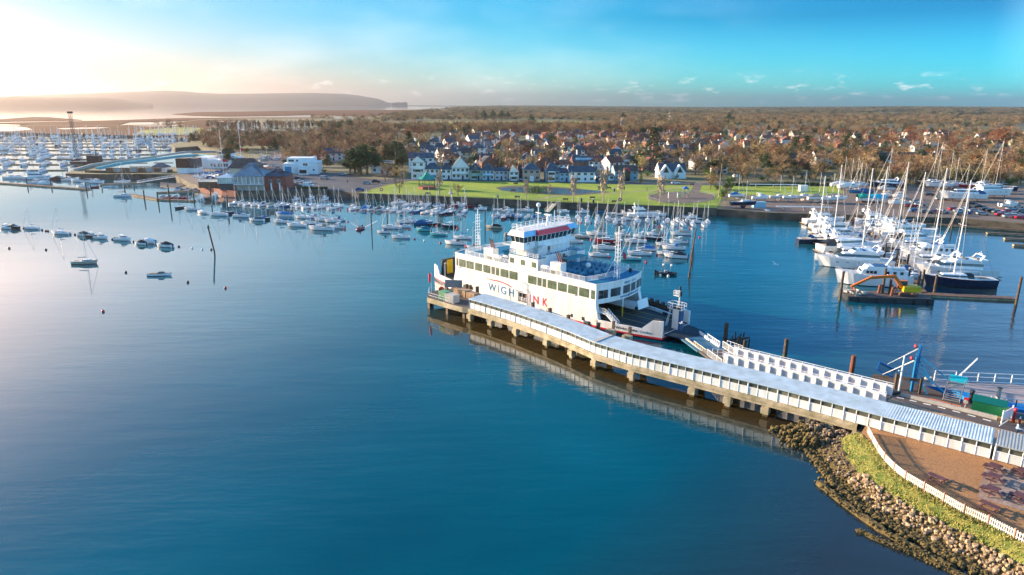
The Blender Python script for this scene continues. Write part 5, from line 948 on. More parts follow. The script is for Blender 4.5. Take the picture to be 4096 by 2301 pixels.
def motor(L, hc='white', canopy=None, cabin_h=1.0, ashore=False, stripe='dark', full=False):
    def mk():
        t = thing('motor_boat', '', 'boat'); B = L * .36; D = L * .13 + .15; b, d, s = hullmb(L, B, D, .92, .8, .3); b.build('hull', HM[hc], t); d.build('deck', deckm, t); s.build('waterline_stripe', HM[stripe] if stripe in HM else M[stripe], t)
        cb = (-L * .08, L * .27, B * .74, B * .4, D * 1.03, cabin_h); cabin(*cb, .1, .9, .8).build('cabin', M['hull'], t); band(*cb, .1, .9, .8, .45, .85).build('window', M['glass'], t)
        c = MB(); c.box(-L * .44, -L * .09, -B * .34, B * .34, D, D + .06); c.build('cockpit', M['dgrey'], t)
        c = MB(); railing(c, [(-.0, -B * .42, D * 1.05), (L * .3, -B * .33, D * 1.12), (L * .47, 0, D * 1.28), (L * .3, B * .33, D * 1.12), (0, B * .42, D * 1.05)], .5, 1.2, (1,), .02); c.build('pulpit_rail', M['alu'], t)
        if canopy: c = MB(); c.rows([[(x, B * .38 * math.cos(a), D + h * math.sin(a) ** .6) for a in [PI * k / 6 for k in range(7)]] for x, h in ((L * .1, cabin_h + .1), (-L * .1, cabin_h + .35), (-L * .28, cabin_h), (-L * .45, .3))]); c.build('canopy', CV[canopy], t)
        else: c = MB(); c.box(-L * .18, L * .02, -B * .3, B * .3, D + cabin_h + .5, D + cabin_h + .58); [c.box(x - .03, x + .03, y - .03, y + .03, D, D + cabin_h + .5) for x in (-L * .17, 0) for y in (-B * .28, B * .28)]; c.build('hardtop', M['hull'], t)
        c = MB(); c.box(-L * .5 - .35, -L * .5, -.18, .18, -.1, D + .35); c.build('outboard_motor', M['dark'], t)
        if ashore:
            for ch in t.children: ch.location.z = 1.0
            c = MB(); [c.beam((x, s_ * B * .4, 0), (x, s_ * B * .35, 1.2), .12, .12) for x in (-L * .25, L * .2) for s_ in (-1, 1)]; c.build('cradle', M['rust'], t)
        return t
    return mk
def open_boat(L, hc='white', cover=None, label='dinghy', mast=False):
    def mk():
        t = thing('dinghy', '', 'dinghy'); B = L * .38; D = .5 + L * .02; b, d, s = hullmb(L, B, D, .75, .5, .25, 7); b.build('hull', HM[hc], t)
        if cover: c = MB(); c.rows([[(x, B * .45 * k2 * math.cos(a), D * .95 + h * math.sin(a)) for a in [PI * k / 4 for k in range(5)]] for k2, x, h in ((.75, -L * .49, .1), (1, -L * .1, .5), (.9, L * .2, .45), (.1, L * .48, .25))]); c.build('cover', CV[cover], t)
        else: [MB().box(x - .14, x + .14, -B * .4, B * .4, D - .12, D - .06).build('thwart', M['teak'], t) for x in (-L * .28, 0)]; MB().box(-L * .45, L * .3, -B * .3, B * .3, .1, .14).build('floor', M['dgrey'], t)
        if mast: MB().tube((L * .12, 0, D), (L * .1, 0, D + 5.8), .05, .03, 5).build('mast', M['alu'], t)
        return t
    return mk
def rib(m='dark'):
    def mk():
        t = thing('inflatable_boat', '', 'boat'); b = MB(); pts = [(-2.6, -.85), (.6, -.85), (1.9, -.6), (2.7, 0), (1.9, .6), (.6, .85), (-2.6, .85)]
        for a, c in zip(pts, pts[1:]): b.tube((*a, .38), (*c, .42), .27, n=8)
        b.build('tube', HM[m], t); MB().box(-2.4, 1.6, -.7, .7, .1, .25).build('floor', M['grey'], t); MB().box(-.5, .3, -.3, .3, .25, 1.15).build('console', M['concl'], t); MB().box(-3.0, -2.55, -.2, .2, 0, 1.2).build('outboard_motor', M['dark'], t); b = MB(); b.box(-1.8, -.9, -.3, .3, .25, .8); b.build('seat', M['grey'], t); return t
    return mk
def motoryacht(L, hc='white', fly=True, arch=True, canvas='navy'):
    def mk():
        t = thing('motor_yacht', '', 'yacht'); B = L * .28; D = L * .10 + .25; b, d, s = hullmb(L, B, D, .93, 1.3, .45, 14); b.build('hull', HM[hc], t, smooth=False); d.build('deck', deckm, t); s.build('waterline_stripe', M['navy'], t)
        for x in (-.02, .12, .25):
            c = MB(); [c.obox((L * x, s_ * B * .46 * (1 - max(0, x) * .25), D * .75), (.75, .16, .16)) for s_ in (-1, 1)]; c.build('porthole', M['glass'], t)
        c1 = (-L * .30, L * .27, B * .82, B * .42, D * 1.02, 1.75); cabin(*c1, .1, 2.6, .86).build('saloon', M['hull'], t); band(*c1, .1, 2.6, .86, .42, .82, .025).build('saloon_window', M['glass'], t)
        if fly:
            c2 = (-L * .34, L * .06, B * .76, B * .56, D * 1.02 + 1.75, .75); cabin(*c2, -.3, .9, 1.02).build('flybridge', M['hull'], t); z = D * 1.02 + 2.5
            c = MB(); c.add([(L * .03, -B * .24, z), (L * .03, B * .24, z), (L * .0, B * .22, z + .5), (L * .0, -B * .22, z + .5)], [(0, 1, 2, 3)]); c.build('windscreen', M['glass'], t); c = MB(); [c.box(x, x + .7, -B * .24, B * .24, z - .05, z + .25) for x in (-L * .12, -L * .26)]; c.build('seating', CV[canvas], t)
        else:
            z = D * 1.02 + 1.5; c = MB(); c.rows([[(x, B * .36 * math.cos(a), D + h * math.sin(a) ** .5) for a in [PI * k / 6 for k in range(7)]] for x, h in ((-L * .25, 1.9), (-L * .38, 1.7), (-L * .46, .8))]); c.build('cockpit_canopy', CV[canvas], t)
        if arch:
            c = MB(); [c.beam((-L * .24, s_ * B * .36, z - .4), (-L * .30, s_ * B * .30, z + 1.05), .6, .14) for s_ in (-1, 1)]; c.obox((-L * .302, 0, z + 1.05), (.6, B * .62, .12)); c.tube((-L * .30, 0, z + 1.05), (-L * .30, 0, z + 2.0), .06); c.ball((-L * .30, .5, z + 1.3), .22, 7, 5); c.ball((-L * .30, -.5, z + 1.3), .22, 7, 5); c.build('radar_arch', M['hull'], t)
        c = MB(); railing(c, [(L * .05, -B * .46, D * 1.05), (L * .25, -B * .38, D * 1.12), (L * .4, -B * .2, D * 1.25), (L * .485, 0, D * 1.4), (L * .4, B * .2, D * 1.25), (L * .25, B * .38, D * 1.12), (L * .05, B * .46, D * 1.05)], .75, 1.4, (1, .5), .025); c.build('guard_rail', M['alu'], t)
        c = MB(); c.box(-L * .5 - 1.0, -L * .5 + .05, -B * .4, B * .4, .3, .42); c.build('swim_platform', M['teak'], t); c = MB(); [c.tube((x, s_ * (B * .5 + .12), D * .4), (x, s_ * (B * .5 + .12), D * .8), .16, n=7) for x in (-L * .25, 0) for s_ in (-1, 1)]; c.build('fender', M['white'], t)
        return t
    return mk
def trawler(L):
    def mk():
        t = thing('motor_yacht', '', 'yacht'); B = L * .3; D = L * .12 + .3; b, d, s = hullmb(L, B, D, .88, 1.2, .5, 14); b.build('hull', HM['white'], t); d.build('deck', deckm, t); s.build('waterline_stripe', M['navy'], t)
        c1 = (-L * .42, L * .2, B * .78, B * .62, D, 1.9); cabin(*c1, 0, .9, .94).build('deckhouse', M['hull'], t)
        for x in (-.34, -.25, -.16, .0, .05, .1):
            c = MB(); [c.obox((L * x, s_ * B * .375 * (1 - .1 * (x + .4)), D + 1.2), (L * .04 if x < 0 else L * .035, .12, .75)) for s_ in (-1, 1)]; c.build('window', M['glass'], t)
        c = MB(); c.obox((L * .165, 0, D + 1.3), (.1, B * .5, .6), 0, 0, Matrix.Rotation(R_(-25), 3, 'Y')); c.build('windscreen', M['glass'], t)
        c2 = (-L * .2, L * .12, B * .7, B * .6, D + 1.9, .8); cabin(*c2, 0, .5, .96).build('flybridge', M['hull'], t); c = MB(); c.box(-L * .15, L * .02, -B * .3, B * .3, D + 2.7, D + 2.8); c.build('flybridge_cover', CV['navy'], t)
        c = MB(); c.beam((-L * .16, 0, D + 2.7), (-L * .24, 0, D + 5.2), .5, .3); c.ball((-L * .23, 0, D + 5.0), .32, 7, 5); c.build('mast', M['hull'], t); c = MB(); c.obox((-L * .32, .5, D + 2.25), (3.0, 1.4, .5)); c.build('tender', M['white'], t)
        c = MB(); railing(c, [(0, -B * .46, D * 1.03), (L * .25, -B * .4, D * 1.12), (L * .4, -B * .24, D * 1.25), (L * .49, 0, D * 1.45), (L * .4, B * .24, D * 1.25), (L * .25, B * .4, D * 1.12), (0, B * .46, D * 1.03)], .8, 1.3, (1, .5), .03); c.build('guard_rail', M['alu'], t); return t
    return mk
NAMES = dict(white='white', navy='dark blue', red='red', turq='turquoise', dark='black', beige='beige', blue='blue')
ZSC = {'boats in the row along the sea wall': .76, 'boats on the river moorings': .76, 'boats on the left hand moorings': .70, 'boats ashore in the boatyard': .9, 'yachts laid up ashore': .85, 'boats in the crowded left marina': .85}
def boat(kind, p, hd, L=8, hc='white', tail='', group='', sc=None, **k):
    sc = sc or (ZSC.get(group, 1.0) if kind not in ('rib', 'open', 'my') else 1.0)
    key = (kind, L, hc) + tuple(sorted(k.items()))
    mk = {'sail': sail, 'motor': motor, 'my': motoryacht}.get(kind)
    if kind == 'sail':
        mkf = sail(L, hc, **k); desc = '%s sailing boat with %s' % (NAMES[hc], ('grey' if k.get('canopy') == 'grey' else str(k.get('canopy'))) + ' cockpit cover' if k.get('canopy') else str(k['hood']) + ' sprayhood' if k.get('hood') else (str(k.get('cover', 'navy')) + ' sail cover') if k.get('cover', 'navy') else 'bare boom')
    elif kind == 'motor': mkf = motor(L, hc, **k); desc = '%s motor boat with %s' % (NAMES[hc], k['canopy'] + ' canopy' if k.get('canopy') else 'small hardtop cabin')
    elif kind == 'open': mkf = open_boat(L, hc, **k); desc = '%s open dinghy%s' % (NAMES[hc], ' under a %s cover' % k['cover'] if k.get('cover') else '')
    elif kind == 'rib': mkf = rib(hc); desc = '%s inflatable boat with outboard motor' % NAMES[hc]
    elif kind == 'my': mkf = motoryacht(L, hc, **k); desc = '%s motor yacht%s' % (NAMES[hc], ' with flybridge' if k.get('fly', True) else ' with %s canopy' % k.get('canvas', 'navy'))
    elif kind == 'trawler': mkf = trawler(L); desc = 'tall white trawler style motor yacht'
    if k.get('ashore'): desc = 'laid up ' + desc
    o = proto_or_copy(key, mkf, p, R_(hd), sc, desc, group); defer(o, desc, group, tail); return o
rnd = random.Random(21)
# row of boats with their bows to the park wall
g, tl = 'boats in the row along the sea wall', 'below the car park wall'
def jit(): return rnd.uniform(-7, 7)
row1 = [(880, 797, 9), (1000, 802, 6), (1100, 812, 9), (1210, 818, 8), (1320, 824, 9), (1440, 828, 9), (1550, 832, 9), (1670, 833, 8), (1790, 836, 8), (1870, 844, 8), (1980, 856, 10), (2120, 862, 11), (2340, 868, 12)]
opts = [dict(cover='navy'), dict(cover='white'), dict(cover='tan'), dict(cover='navy'), dict(cover='white', hood='navy'), dict(canopy='tan'), dict(cover='blue'), dict(cover='navy', hc='blue'), dict(cover='white'), dict(cover='white'), dict(cover='blue', hood='navy'), dict(cover='navy'), dict(cover='navy', hood='navy')]
SZ = {6: 6.5, 8: 8, 9: 8, 10: 9.5, 11: 9.5, 12: 9.5}
for (x, y, L), o in zip(row1, opts): boat('sail', ZK(x, y), 58 + jit(), SZ[L], tail=tl, group=g, **o)
boat('motor', ZK(2010, 725), 70, 7, tail=tl, group=g); boat('motor', ZK(2210, 740), 70, 8, tail=tl, group=g); boat('motor', ZK(1780, 740), 60, 6, tail=tl, group=g)
row2 = [('sail', 520, 252, dict(cover='navy')), ('sail', 690, 255, dict(cover='blue', canopy='blue')), ('sail', 820, 262, dict(cover='navy', hood='navy')), ('motor', 940, 272, dict(canopy='grey')), ('sail', 1085, 272, dict(cover='navy')), ('sail', 1190, 282, dict(cover='white')), ('sail', 1320, 295, dict(cover='navy', hood='navy')), ('sail', 1475, 292, dict(cover='navy')), ('sail', 1600, 295, dict(cover='white', hc='blue')), ('sail', 1745, 315, dict(cover='blue')), ('sail', 1905, 325, dict(cover='white')), ('sail', 2050, 335, dict(cover='navy', hc='navy')), ('sail', 2165, 322, dict(cover='navy', hc='navy')), ('sail', 2340, 350, dict(cover='navy', hood='navy'))]
for kd, x, y, o in row2: boat(kd, ZF(x, y), 62 + jit(), 8 if kd == 'sail' else 7, tail=tl, group=g, **o)
for kd, x, y, o in (('sail', 1200, 150, {}), ('motor', 1290, 150, {}), ('sail', 1400, 190, {}), ('sail', 1530, 170, {}), ('motor', 1660, 190, {}), ('sail', 1780, 190, dict(cover='white')), ('motor', 1960, 205, dict(canopy='navy')), ('motor', 2200, 205, dict(hc='red')), ('motor', 2300, 200, {}), ('sail', 2390, 190, {}), ('open', 2480, 205, dict(hc='red'))):
    boat(kd, ZF(x, y), 10 + jit() if kd != 'sail' else 75 + jit(), {'sail': 8, 'motor': 7, 'open': 4}[kd], tail='tight under the sea wall', group=g, **o)
row3 = [('sail', 820, 222, dict(cover='navy', hood='navy')), ('sail', 920, 238, dict(cover='navy', hc='red')), ('motor', 1005, 230, dict(canopy='navy', hc='navy')), ('sail', 1085, 232, dict(cover='navy', hc='blue')), ('motor', 1220, 240, dict(canopy='navy')), ('motor', 1385, 245, {}), ('sail', 1480, 255, dict(cover='white')), ('sail', 1680, 262, dict(cover='navy')), ('sail', 1758, 275, dict(cover='white')), ('sail', 1855, 284, dict(cover='white')), ('sail', 2040, 288, dict(cover='white')), ('sail', 2126, 290, dict(cover='navy', hood='navy')), ('motor', 2245, 298, {}), ('motor', 2430, 305, dict(canopy='green')), ('sail', 2520, 318, dict(cover='white', canopy='navy'))]
for kd, x, y, o in row3: boat(kd, ZA(x, y), 84 + jit(), 8 if kd == 'sail' else 7, tail='below the park centre', group=g, **o)
for x, y in ((1995, 1405), (2090, 1412), (2190, 1418), (2300, 1425)): boat('sail', ZI(x, y), 88 + jit(), 8, tail='below the play area', group=g, cover='white' if x < 2200 else 'navy')
for kd, x, y in [('motor', 60, 1258), ('motor', 330, 1275), ('open', 230, 1262), ('open', 470, 1262), ('motor', 530, 1275), ('open', 880, 1270), ('open', 905, 1283), ('motor', 1080, 1290), ('open', 1260, 1285), ('open', 1370, 1300), ('motor', 1490, 1310), ('motor', 1560, 1305), ('my', 1690, 1330), ('motor', 1860, 1318), ('open', 2100, 1325), ('motor', 2170, 1340)]:
    boat(kd, ZI(x, y), jit() - 3, {'motor': 7, 'open': 4, 'my': 12}[kd], tail='against the park wall', group=g, **({'hc': 'blue'} if kd == 'open' and x % 3 == 0 else {}))
for k in range(22):
    x = 1990 + k * 40; kd = ('sail', 'motor', 'sail')[k % 3]; boat(kd, G(x, 868 + (x - 1990) * .028 + rnd.uniform(-3, 3)), rnd.choice((85, 80, 175)) + jit(), {'sail': 8, 'motor': 7}[kd], tail='in the crowded inner row', group=g, **({'cover': rnd.choice(('navy', 'white'))} if kd == 'sail' else {}))
for k in range(14):
    x = 1130 + k * 56; boat('sail', G(x, 822 + k * 2.0 + rnd.uniform(-3, 3)), 62 + jit(), 8, tail='in the crowded inner row', group=g, cover=rnd.choice(('navy', 'white', 'blue')))
# boats on the mid river moorings
g, tl = 'boats on the river moorings', 'on moorings below the clubhouse'
for kd, x, y, hd, L, o in [('sail', 65, 862, 250, 6.5, dict(hc='dark', cover='green')), ('sail', 240, 885, 175, 8, dict(cover='white')), ('sail', 410, 935, 155, 8, dict(cover='blue')), ('sail', 640, 968, 178, 9.5, dict(cover='white')), ('sail', 755, 948, 20, 8, dict(hc='navy', cover='navy', hood='tan')), ('sail', 990, 990, 350, 9.5, dict(cover='navy', hood='navy')), ('sail', 1200, 1045, 170, 8, dict(canopy='grey', cover=None)), ('motor', 1330, 1028, 345, 6, dict(hc='dark', canopy='blue')), ('sail', 1560, 1072, 170, 8, dict(cover='blue')), ('sail', 1790, 1128, 174, 9.5, dict(cover='white')), ('sail', 1880, 1008, 170, 8, dict(cover='navy')), ('sail', 2040, 1005, 172, 8, dict(cover='white', hood='blue')), ('sail', 2150, 1178, 172, 12, dict(cover='white', hood='tan')), ('sail', 2190, 1045, 178, 9.5, dict(cover='red')), ('sail', 2320, 1065, 175, 8, dict(cover='white')), ('sail', 2390, 1045, 178, 8, dict(cover='navy', hood='navy')), ('motor', 2390, 1155, 178, 7, {}), ('motor', 400, 740, 110, 7, {}), ('sail', 1960, 1090, 170, 8, dict(cover='blue'))]:
    boat(kd, ZK(x, y), hd, L, tail=tl, group=g, **o)
def covered():
    t = thing('covered_boat', '', 'boat'); b, d, s = hullmb(10, 3.2, 1.3, .85); b.build('hull', HM['white'], t); c = MB(); c.rows([[(x, 1.62 * k2 * math.cos(a), 1.2 + h * math.sin(a)) for a in [PI * k / 6 for k in range(7)]] for k2, x, h in ((.9, -5, 1.0), (1.02, -2, 1.3), (1, 1, 1.5), (.7, 3.4, 1.3), (.1, 5, .9))]); c.build('cover', mat('big_blue_cover', (.01, .17, .38), .6), t); MB().tube((.5, 0, 2.5), (.4, 0, 12), .07).build('mast', M['alu'], t); return t
o = proto_or_copy('cov', covered, ZK(1615, 975), R_(172), .72, 'white boat fully wrapped in a bright blue cover on the river moorings', g)
tl = 'on moorings beyond the stern'
for kd, x, y, hd, L, o in [('sail', 1010, 655, 170, 6.5, dict(cover='navy', hood='navy')), ('sail', 1140, 578, 176, 9.5, dict(cover='white')), ('sail', 1300, 745, 175, 8, dict(cover='blue')), ('sail', 1350, 560, 350, 8, dict(cover='white', hood='navy')), ('sail', 1370, 480, 176, 8, dict(cover='white')), ('motor', 1480, 465, 355, 6, {}), ('motor', 1700, 510, 5, 9, dict(hc='blue', canopy='navy')), ('sail', 1880, 518, 2, 6.5, dict(hc='dark', cover=None)), ('motor', 1690, 620, 172, 7, dict(hc='turq', canopy='teal')), ('sail', 1950, 695, 172, 8, dict(hc='turq', cover=None)), ('motor', 2130, 560, 175, 8, dict(hc='navy')), ('sail', 2240, 850, 165, 9.5, dict(cover='white', hood='grey')), ('sail', 2360, 755, 168, 8, dict(cover='blue')), ('sail', 2560, 915, 172, 6.5, dict(canopy='tan', cover=None))]:
    boat(kd, ZF(x, y), hd, L, tail=tl, group=g, **o)
tl = 'on moorings behind the ferry'
for kd, x, y, hd, L, o in [('sail', 820, 335, 165, 8, dict(hc='beige', canopy='black', cover=None)), ('sail', 1850, 405, 168, 9.5, dict(cover='black')), ('sail', 1965, 480, 175, 12, dict(hc='red', cover='white')), ('sail', 1925, 545, 172, 9.5, dict(cover='white')), ('sail', 1870, 618, 172, 8, dict(cover='white', stripe='red')), ('motor', 2110, 410, 175, 7, {}), ('sail', 2420, 450, 172, 8, dict(hc='navy', cover='white')), ('sail', 2240, 480, 175, 9.5, dict(cover='white')), ('sail', 2280, 605, 175, 9.5, dict(cover='navy')), ('sail', 2345, 560, 175, 8, dict(cover='blue', canopy='blue')), ('sail', 2190, 655, 176, 8, dict(hc='turq', cover='teal')), ('motor', 945, 430, 92, 7, dict(canopy='grey', stripe='navy')), ('sail', 1690, 432, 170, 8, dict(hc='beige', cover='white')), ('sail', 1060, 345, 170, 6.5, dict(hc='turq', cover=None)), ('motor', 2420, 405, 175, 6, {}), ('sail', 1620, 480, 170, 8, {}), ('motor', 2300, 430, 175, 7, {}), ('sail', 2540, 510, 172, 8, dict(cover='white')), ('sail', 2560, 600, 172, 8, dict(cover='white'))]:
    boat(kd, ZA(x, y), hd, L, tail=tl, group=g, **o)
tl = 'moored right of the ferry'
for kd, x, y, hd, L, o in [('sail', 1060, 102, 172, 9.5, dict(canopy='tan', cover=None)), ('motor', 1040, 182, 172, 8, {}), ('sail', 990, 245, 170, 9.5, dict(cover='white', hood='blue')), ('motor', 1010, 330, 166, 9, dict(canopy='black'))]:
    boat(kd, ZB(x, y), hd, L, tail=tl, group=g, **o)
boat('rib', ZB(915, 500), 355, 5, 'dark', tail='moored alone to the right of the ferry', group=g)
rb = boat('rib', ZF(600, 595), 265, 5, 'red', tail='motoring between the moorings', group=g)
q = rb.location; person((q.x, q.y, .2), R_(175), 'person in red steering the red inflatable boat', 'red', 'navy', 1.5)
sheet('wake', [ZF(x, y, .012) for x, y in ((560, 560), (440, 480), (455, 475), (575, 560), (600, 585), (640, 570), (790, 490), (900, 440), (905, 448), (800, 505), (650, 585), (605, 610))], .012, mat('foam', (.55, .6, .62), .5))
# boats on the left moorings
g, tl = 'boats on the left hand moorings', 'on the calm left moorings'
for kd, x, y, hd, L, o in [('motor', 55, 190, 170, 7, {}), ('motor', 150, 190, 350, 7, dict(hc='dark', canopy='black')), ('sail', 315, 195, 178, 8, dict(cover='white')), ('sail', 612, 245, 172, 9.5, dict(cover='white')), ('motor', 830, 262, 172, 7, dict(canopy='grey')), ('motor', 925, 275, 350, 6, dict(hc='dark')), ('motor', 1020, 290, 350, 7, {}), ('motor', 1240, 308, 352, 8, {}), ('motor', 1412, 348, 168, 6, dict(canopy='black')), ('motor', 1485, 335, 172, 8, dict(canopy='white')), ('motor', 1655, 372, 168, 8, dict(canopy='black', hc='white')), ('sail', 858, 542, 8, 9.5, dict(hc='beige', cover='tan')), ]:
    boat(kd, ZL(x, y), hd, L, tail=tl, group=g, **o)
def launch():
    t = thing('launch', '', 'boat'); b, d, s = hullmb(8.6, 2.3, .8, .7); b.build('hull', HM['white'], t); d.build('deck', M['teak'], t); s.build('waterline_stripe', M['navy'], t); cabin(-.6, 1.8, 1.4, 1.0, .85, .65).build('cabin', M['wood'], t); band(-.6, 1.8, 1.4, 1.0, .85, .65, .25, .6, .78, .3, .8).build('window', M['glass'], t); MB().box(-3.6, -.8, -.7, .7, .84, .9).build('cockpit', M['wood'], t); return t
proto_or_copy('launch', launch, ZL(1610, 662), R_(8), .70, 'low white classic launch without a mast, alone on the open water at the left', g)
# buoys
def buoy(p, m, label, r=.32):
    def mk():
        t = thing('mooring_buoy', '', 'buoy'); MB().ball((0, 0, .12), .32, 8, 6).build('float', M[m], t, smooth=True); MB().tube((0, 0, .35), (0, 0, .55), .05).build('ring', M['dark'], t); return t
    o = proto_or_copy('buoy' + m, mk, p, 0, r / .32, label, 'mooring buoys'); defer(o, label, 'mooring buoys', 'on the river'); return o
for zf, l in ((ZF, [(265, 270), (380, 275), (550, 282), (695, 282), (825, 298), (975, 295), (1100, 310), (1500, 332), (1665, 335), (2075, 355), (2405, 375), (335, 600), (1440, 600), (1540, 765), (1910, 540), (2285, 585), (1983, 828), (2420, 893)]), (ZA, [(450, 342), (535, 520), (1700, 282), (1800, 287), (1885, 294), (2080, 300), (2190, 306), (2285, 310), (2380, 316), (2475, 322), (1800, 455), (2520, 405), (2430, 530), (2540, 460), (2460, 610), (2350, 680), (1985, 632)]), (ZB, [(885, 100), (905, 158), (1252, 128), (795, 228), (825, 310), (715, 380), (1040, 30), (1150, 40)]), (ZK, [(920, 805), (1030, 812), (1130, 820), (1340, 832), (2110, 875), (2545, 1060), (2495, 1175)]), (ZL, [(2268, 790), (1037, 1027)])):
    for x, y in l: buoy(zf(x, y), 'red', 'round red mooring buoy', .34)
for zf, l in ((ZF, [(1705, 790), (2460, 608)]), (ZB, [(893, 405), (972, 412), (1430 - 1430 + 858, 508), (938, 518), (772, 150), (980, 330)]), (ZL, [(1933, 388), (2035, 400)])):
    for x, y in l: buoy(zf(x, y), 'white', 'white mooring buoy', .34)
for x, y in ((238, 187), (423, 206), (460, 215), (483, 216), (705, 248), (755, 252), (1132, 300), (1345, 325), (1800, 373), (92, 390), (462, 405), (1266, 633), (1889, 733), (2125, 403)): buoy(ZL(x, y), 'dark', 'small dark mooring buoy', .36)
t = pile((2160, 447), ZL, 7.6, 'leaning dark channel post with a green triangle topmark', .22, lean=(-1.0, 0)); b = MB(); b.add([(-1.4, 0, 7.6), (-.6, 0, 7.6), (-1.0, 0, 8.9), (-1.4, .1, 7.6), (-.6, .1, 7.6), (-1.0, .1, 8.9)], [(0, 1, 2), (5, 4, 3), (0, 3, 4, 1), (1, 4, 5, 2), (2, 5, 3, 0)]); b.build('topmark', M['green'], t)
for x, y, h, l in ((803, 635, 6, 'lone timber channel pile beside the moving red boat'), (1072, 500, 5, 'timber pile behind the moored boats astern of the ferry')): pile((x, y), ZF, h, l, .2)
pile((730, 320), ZA, 6, 'timber pile standing behind the ferry stern mast', .22)
for k, (x, y, h) in enumerate(((1192, 205, 5.6), (1178, 290, 5.4), (1160, 385, 5.2), (1146, 530, 5.4))): pile((x, y), ZB, h, 'leaning channel pile right of the ferry, %s from the far end of its line' % nth(k), .2, lean=(.5, 0), m='pile' if k != 2 else 'rust', mtop=None)
# ---------------------------------------------------------------- right hand marina
g = 'yachts in the right hand marina'
def pontoon(name, label, pts, w=1.8, z=.5, group=None, piles=()):
    P0 = Vector((pts[0].x, pts[0].y, 0)); t = thing(name, label, 'pontoon', P0, 0, group); b = MB(P0)
    for a, c in zip(pts, pts[1:]): b.beam((a.x, a.y, z), (c.x, c.y, z), w, .18)
    b.build('deck', M['wood'], t)
    L = (pts[-1] - pts[0]).length; b = MB(P0)
    for a, c in zip(pts, pts[1:]): b.beam((a.x, a.y, z - .3), (c.x, c.y, z - .3), w * .9, .42)
    b.build('float', M['conc'], t); return t
pontoon('pontoon', 'long timber pontoon spine running back between the two ranks of yachts', [ZD(1560, 960), ZD(1330, 640), ZD(1120, 410), ZD(960, 230)], 1.8)
pontoon('pontoon', 'timber pontoon at the near edge of the marina below the dark blue yacht', [ZD(1440, 960), ZD(2480, 1010)], 2.4)
for k, (x0, y0, x1, y1) in enumerate(((1120, 455, 1650, 490), (1350, 640, 1950, 655), (560, 590, 1300, 640), (600, 400, 1100, 415))): pontoon('pontoon', 'narrow finger pontoon, %s from the far end among the yachts' % ORD[[0, 2, 1, 3][k]], [ZD(x0, y0), ZD(x1, y1)], 1.2, .45, 'finger pontoons')
for k, (x0, y0, x1) in enumerate(((2200, 345, 2700), (2375, 400, 2800), (2465, 465, 2850))): pontoon('pontoon', 'empty finger pontoon at the right edge, %s from the quay' % nth(k), [ZD(x0, y0), ZD(x1, y0 + (x1 - x0) * .05)], 1.6, .6, 'empty finger pontoons')
pontoon('pontoon', 'long pontoon moored along the foot of the boatyard quay', [ZD(830, 235), ZD(1700, 262), ZD(2700, 330)], 2.2, .7)
tl = 'in the right hand marina'
for kd, x, y, hd, L, o in [('my', 570, 240, 4, 16, dict(canvas='grey')), ('my', 700, 345, -2, 16, dict(canvas='navy')), ('my', 690, 440, 0, 14, dict(hc='navy', canvas='navy')), ('my', 830, 520, 6, 20, dict(fly=False, canvas='black')), ('my', 850, 672, 174, 20, dict(canvas='navy')), ('my', 1110, 240, -3, 14, dict(canvas='grey')), ('my', 1200, 285, -2, 14, dict(fly=False, canvas='navy')), ('my', 1400, 380, -1, 20, dict(canvas='black')), ('my', 1860, 765, 176, 20, dict(canvas='grey'))]:
    boat(kd, ZD(x, y), hd, L, tail=tl, group=g, **o)
for kd, x, y, hd, L, o in [('my', 620, 292, 2, 14, dict(canvas='white')), ('my', 740, 395, 0, 15, dict(fly=False, canvas='navy')), ('my', 780, 480, 2, 14, dict(canvas='navy')), ('my', 860, 600, 5, 15, dict(fly=False, canvas='grey')), ('my', 1300, 335, -2, 15, dict(canvas='navy')), ('my', 1480, 445, -1, 16, dict(fly=False, canvas='black')), ('my', 1560, 545, 178, 15, dict(fly=False, canvas='navy')), ('my', 1700, 720, 177, 15, dict(canvas='white')), ('my', 1050, 205, 0, 13, dict(fly=False, canvas='grey'))]: boat(kd, ZD(x, y), hd, L, tail=tl, group=g, **o)
for x, y in ((560, 270), (640, 320), (1010, 300), (1130, 300), (900, 260), (1000, 560)): boat('motor', ZD(x, y), 5 + jit(), 9, tail=tl, group=g, sc=1.0)
for k, (x, y) in enumerate(((1040, 330), (1075, 470), (1190, 480), (1250, 590), (1380, 600), (1330, 740), (1420, 800), (880, 400), (930, 480))): boat('sail', ZD(x, y), (3, 177)[k % 2] + jit(), 9.5, tail=tl, group=g, sc=.95, cover=('navy', 'blue', 'tan')[k % 3], hood='navy' if k % 2 else None)
o = boat('trawler', ZD(1035, 850), 170, 19, tail='nearest the camera in the left rank', group=g); o.scale = (.93, .93, .93)
o = boat('trawler', ZD(1600, 605), 174, 16, tail='moored in the middle of the right rank', group=g)
for (x, y), top, L, hd, hc, o, lb in [((625, 395), 23, 12, 8, 'white', dict(cover='navy'), 0), ((895, 575), 24, 15, 4, 'white', dict(cover='white', hood='navy'), 0), ((1148, 265), 20, 15, 176, 'white', dict(cover='white'), 0), ((1345, 285), 22, 15, 176, 'white', dict(cover='navy'), 0), ((1325, 430), 22, 15, 176, 'white', dict(cover='navy'), 0), ((1495, 500), 22, 15, 176, 'white', dict(cover='white'), 0), ((1680, 665), 25, 17, 177, 'white', dict(cover='white'), 0), ((1905, 862), 24, 17, 175, 'navy', dict(cover='white', hood='black'), 0), ((470, 430), 20, 12, 5, 'navy', dict(cover='navy', hood='navy'), 0)]:
    boat('sail', ZD(x, y), hd, L, hc, tail=tl, group=g, thick=.15, mastk=top / L, **o)
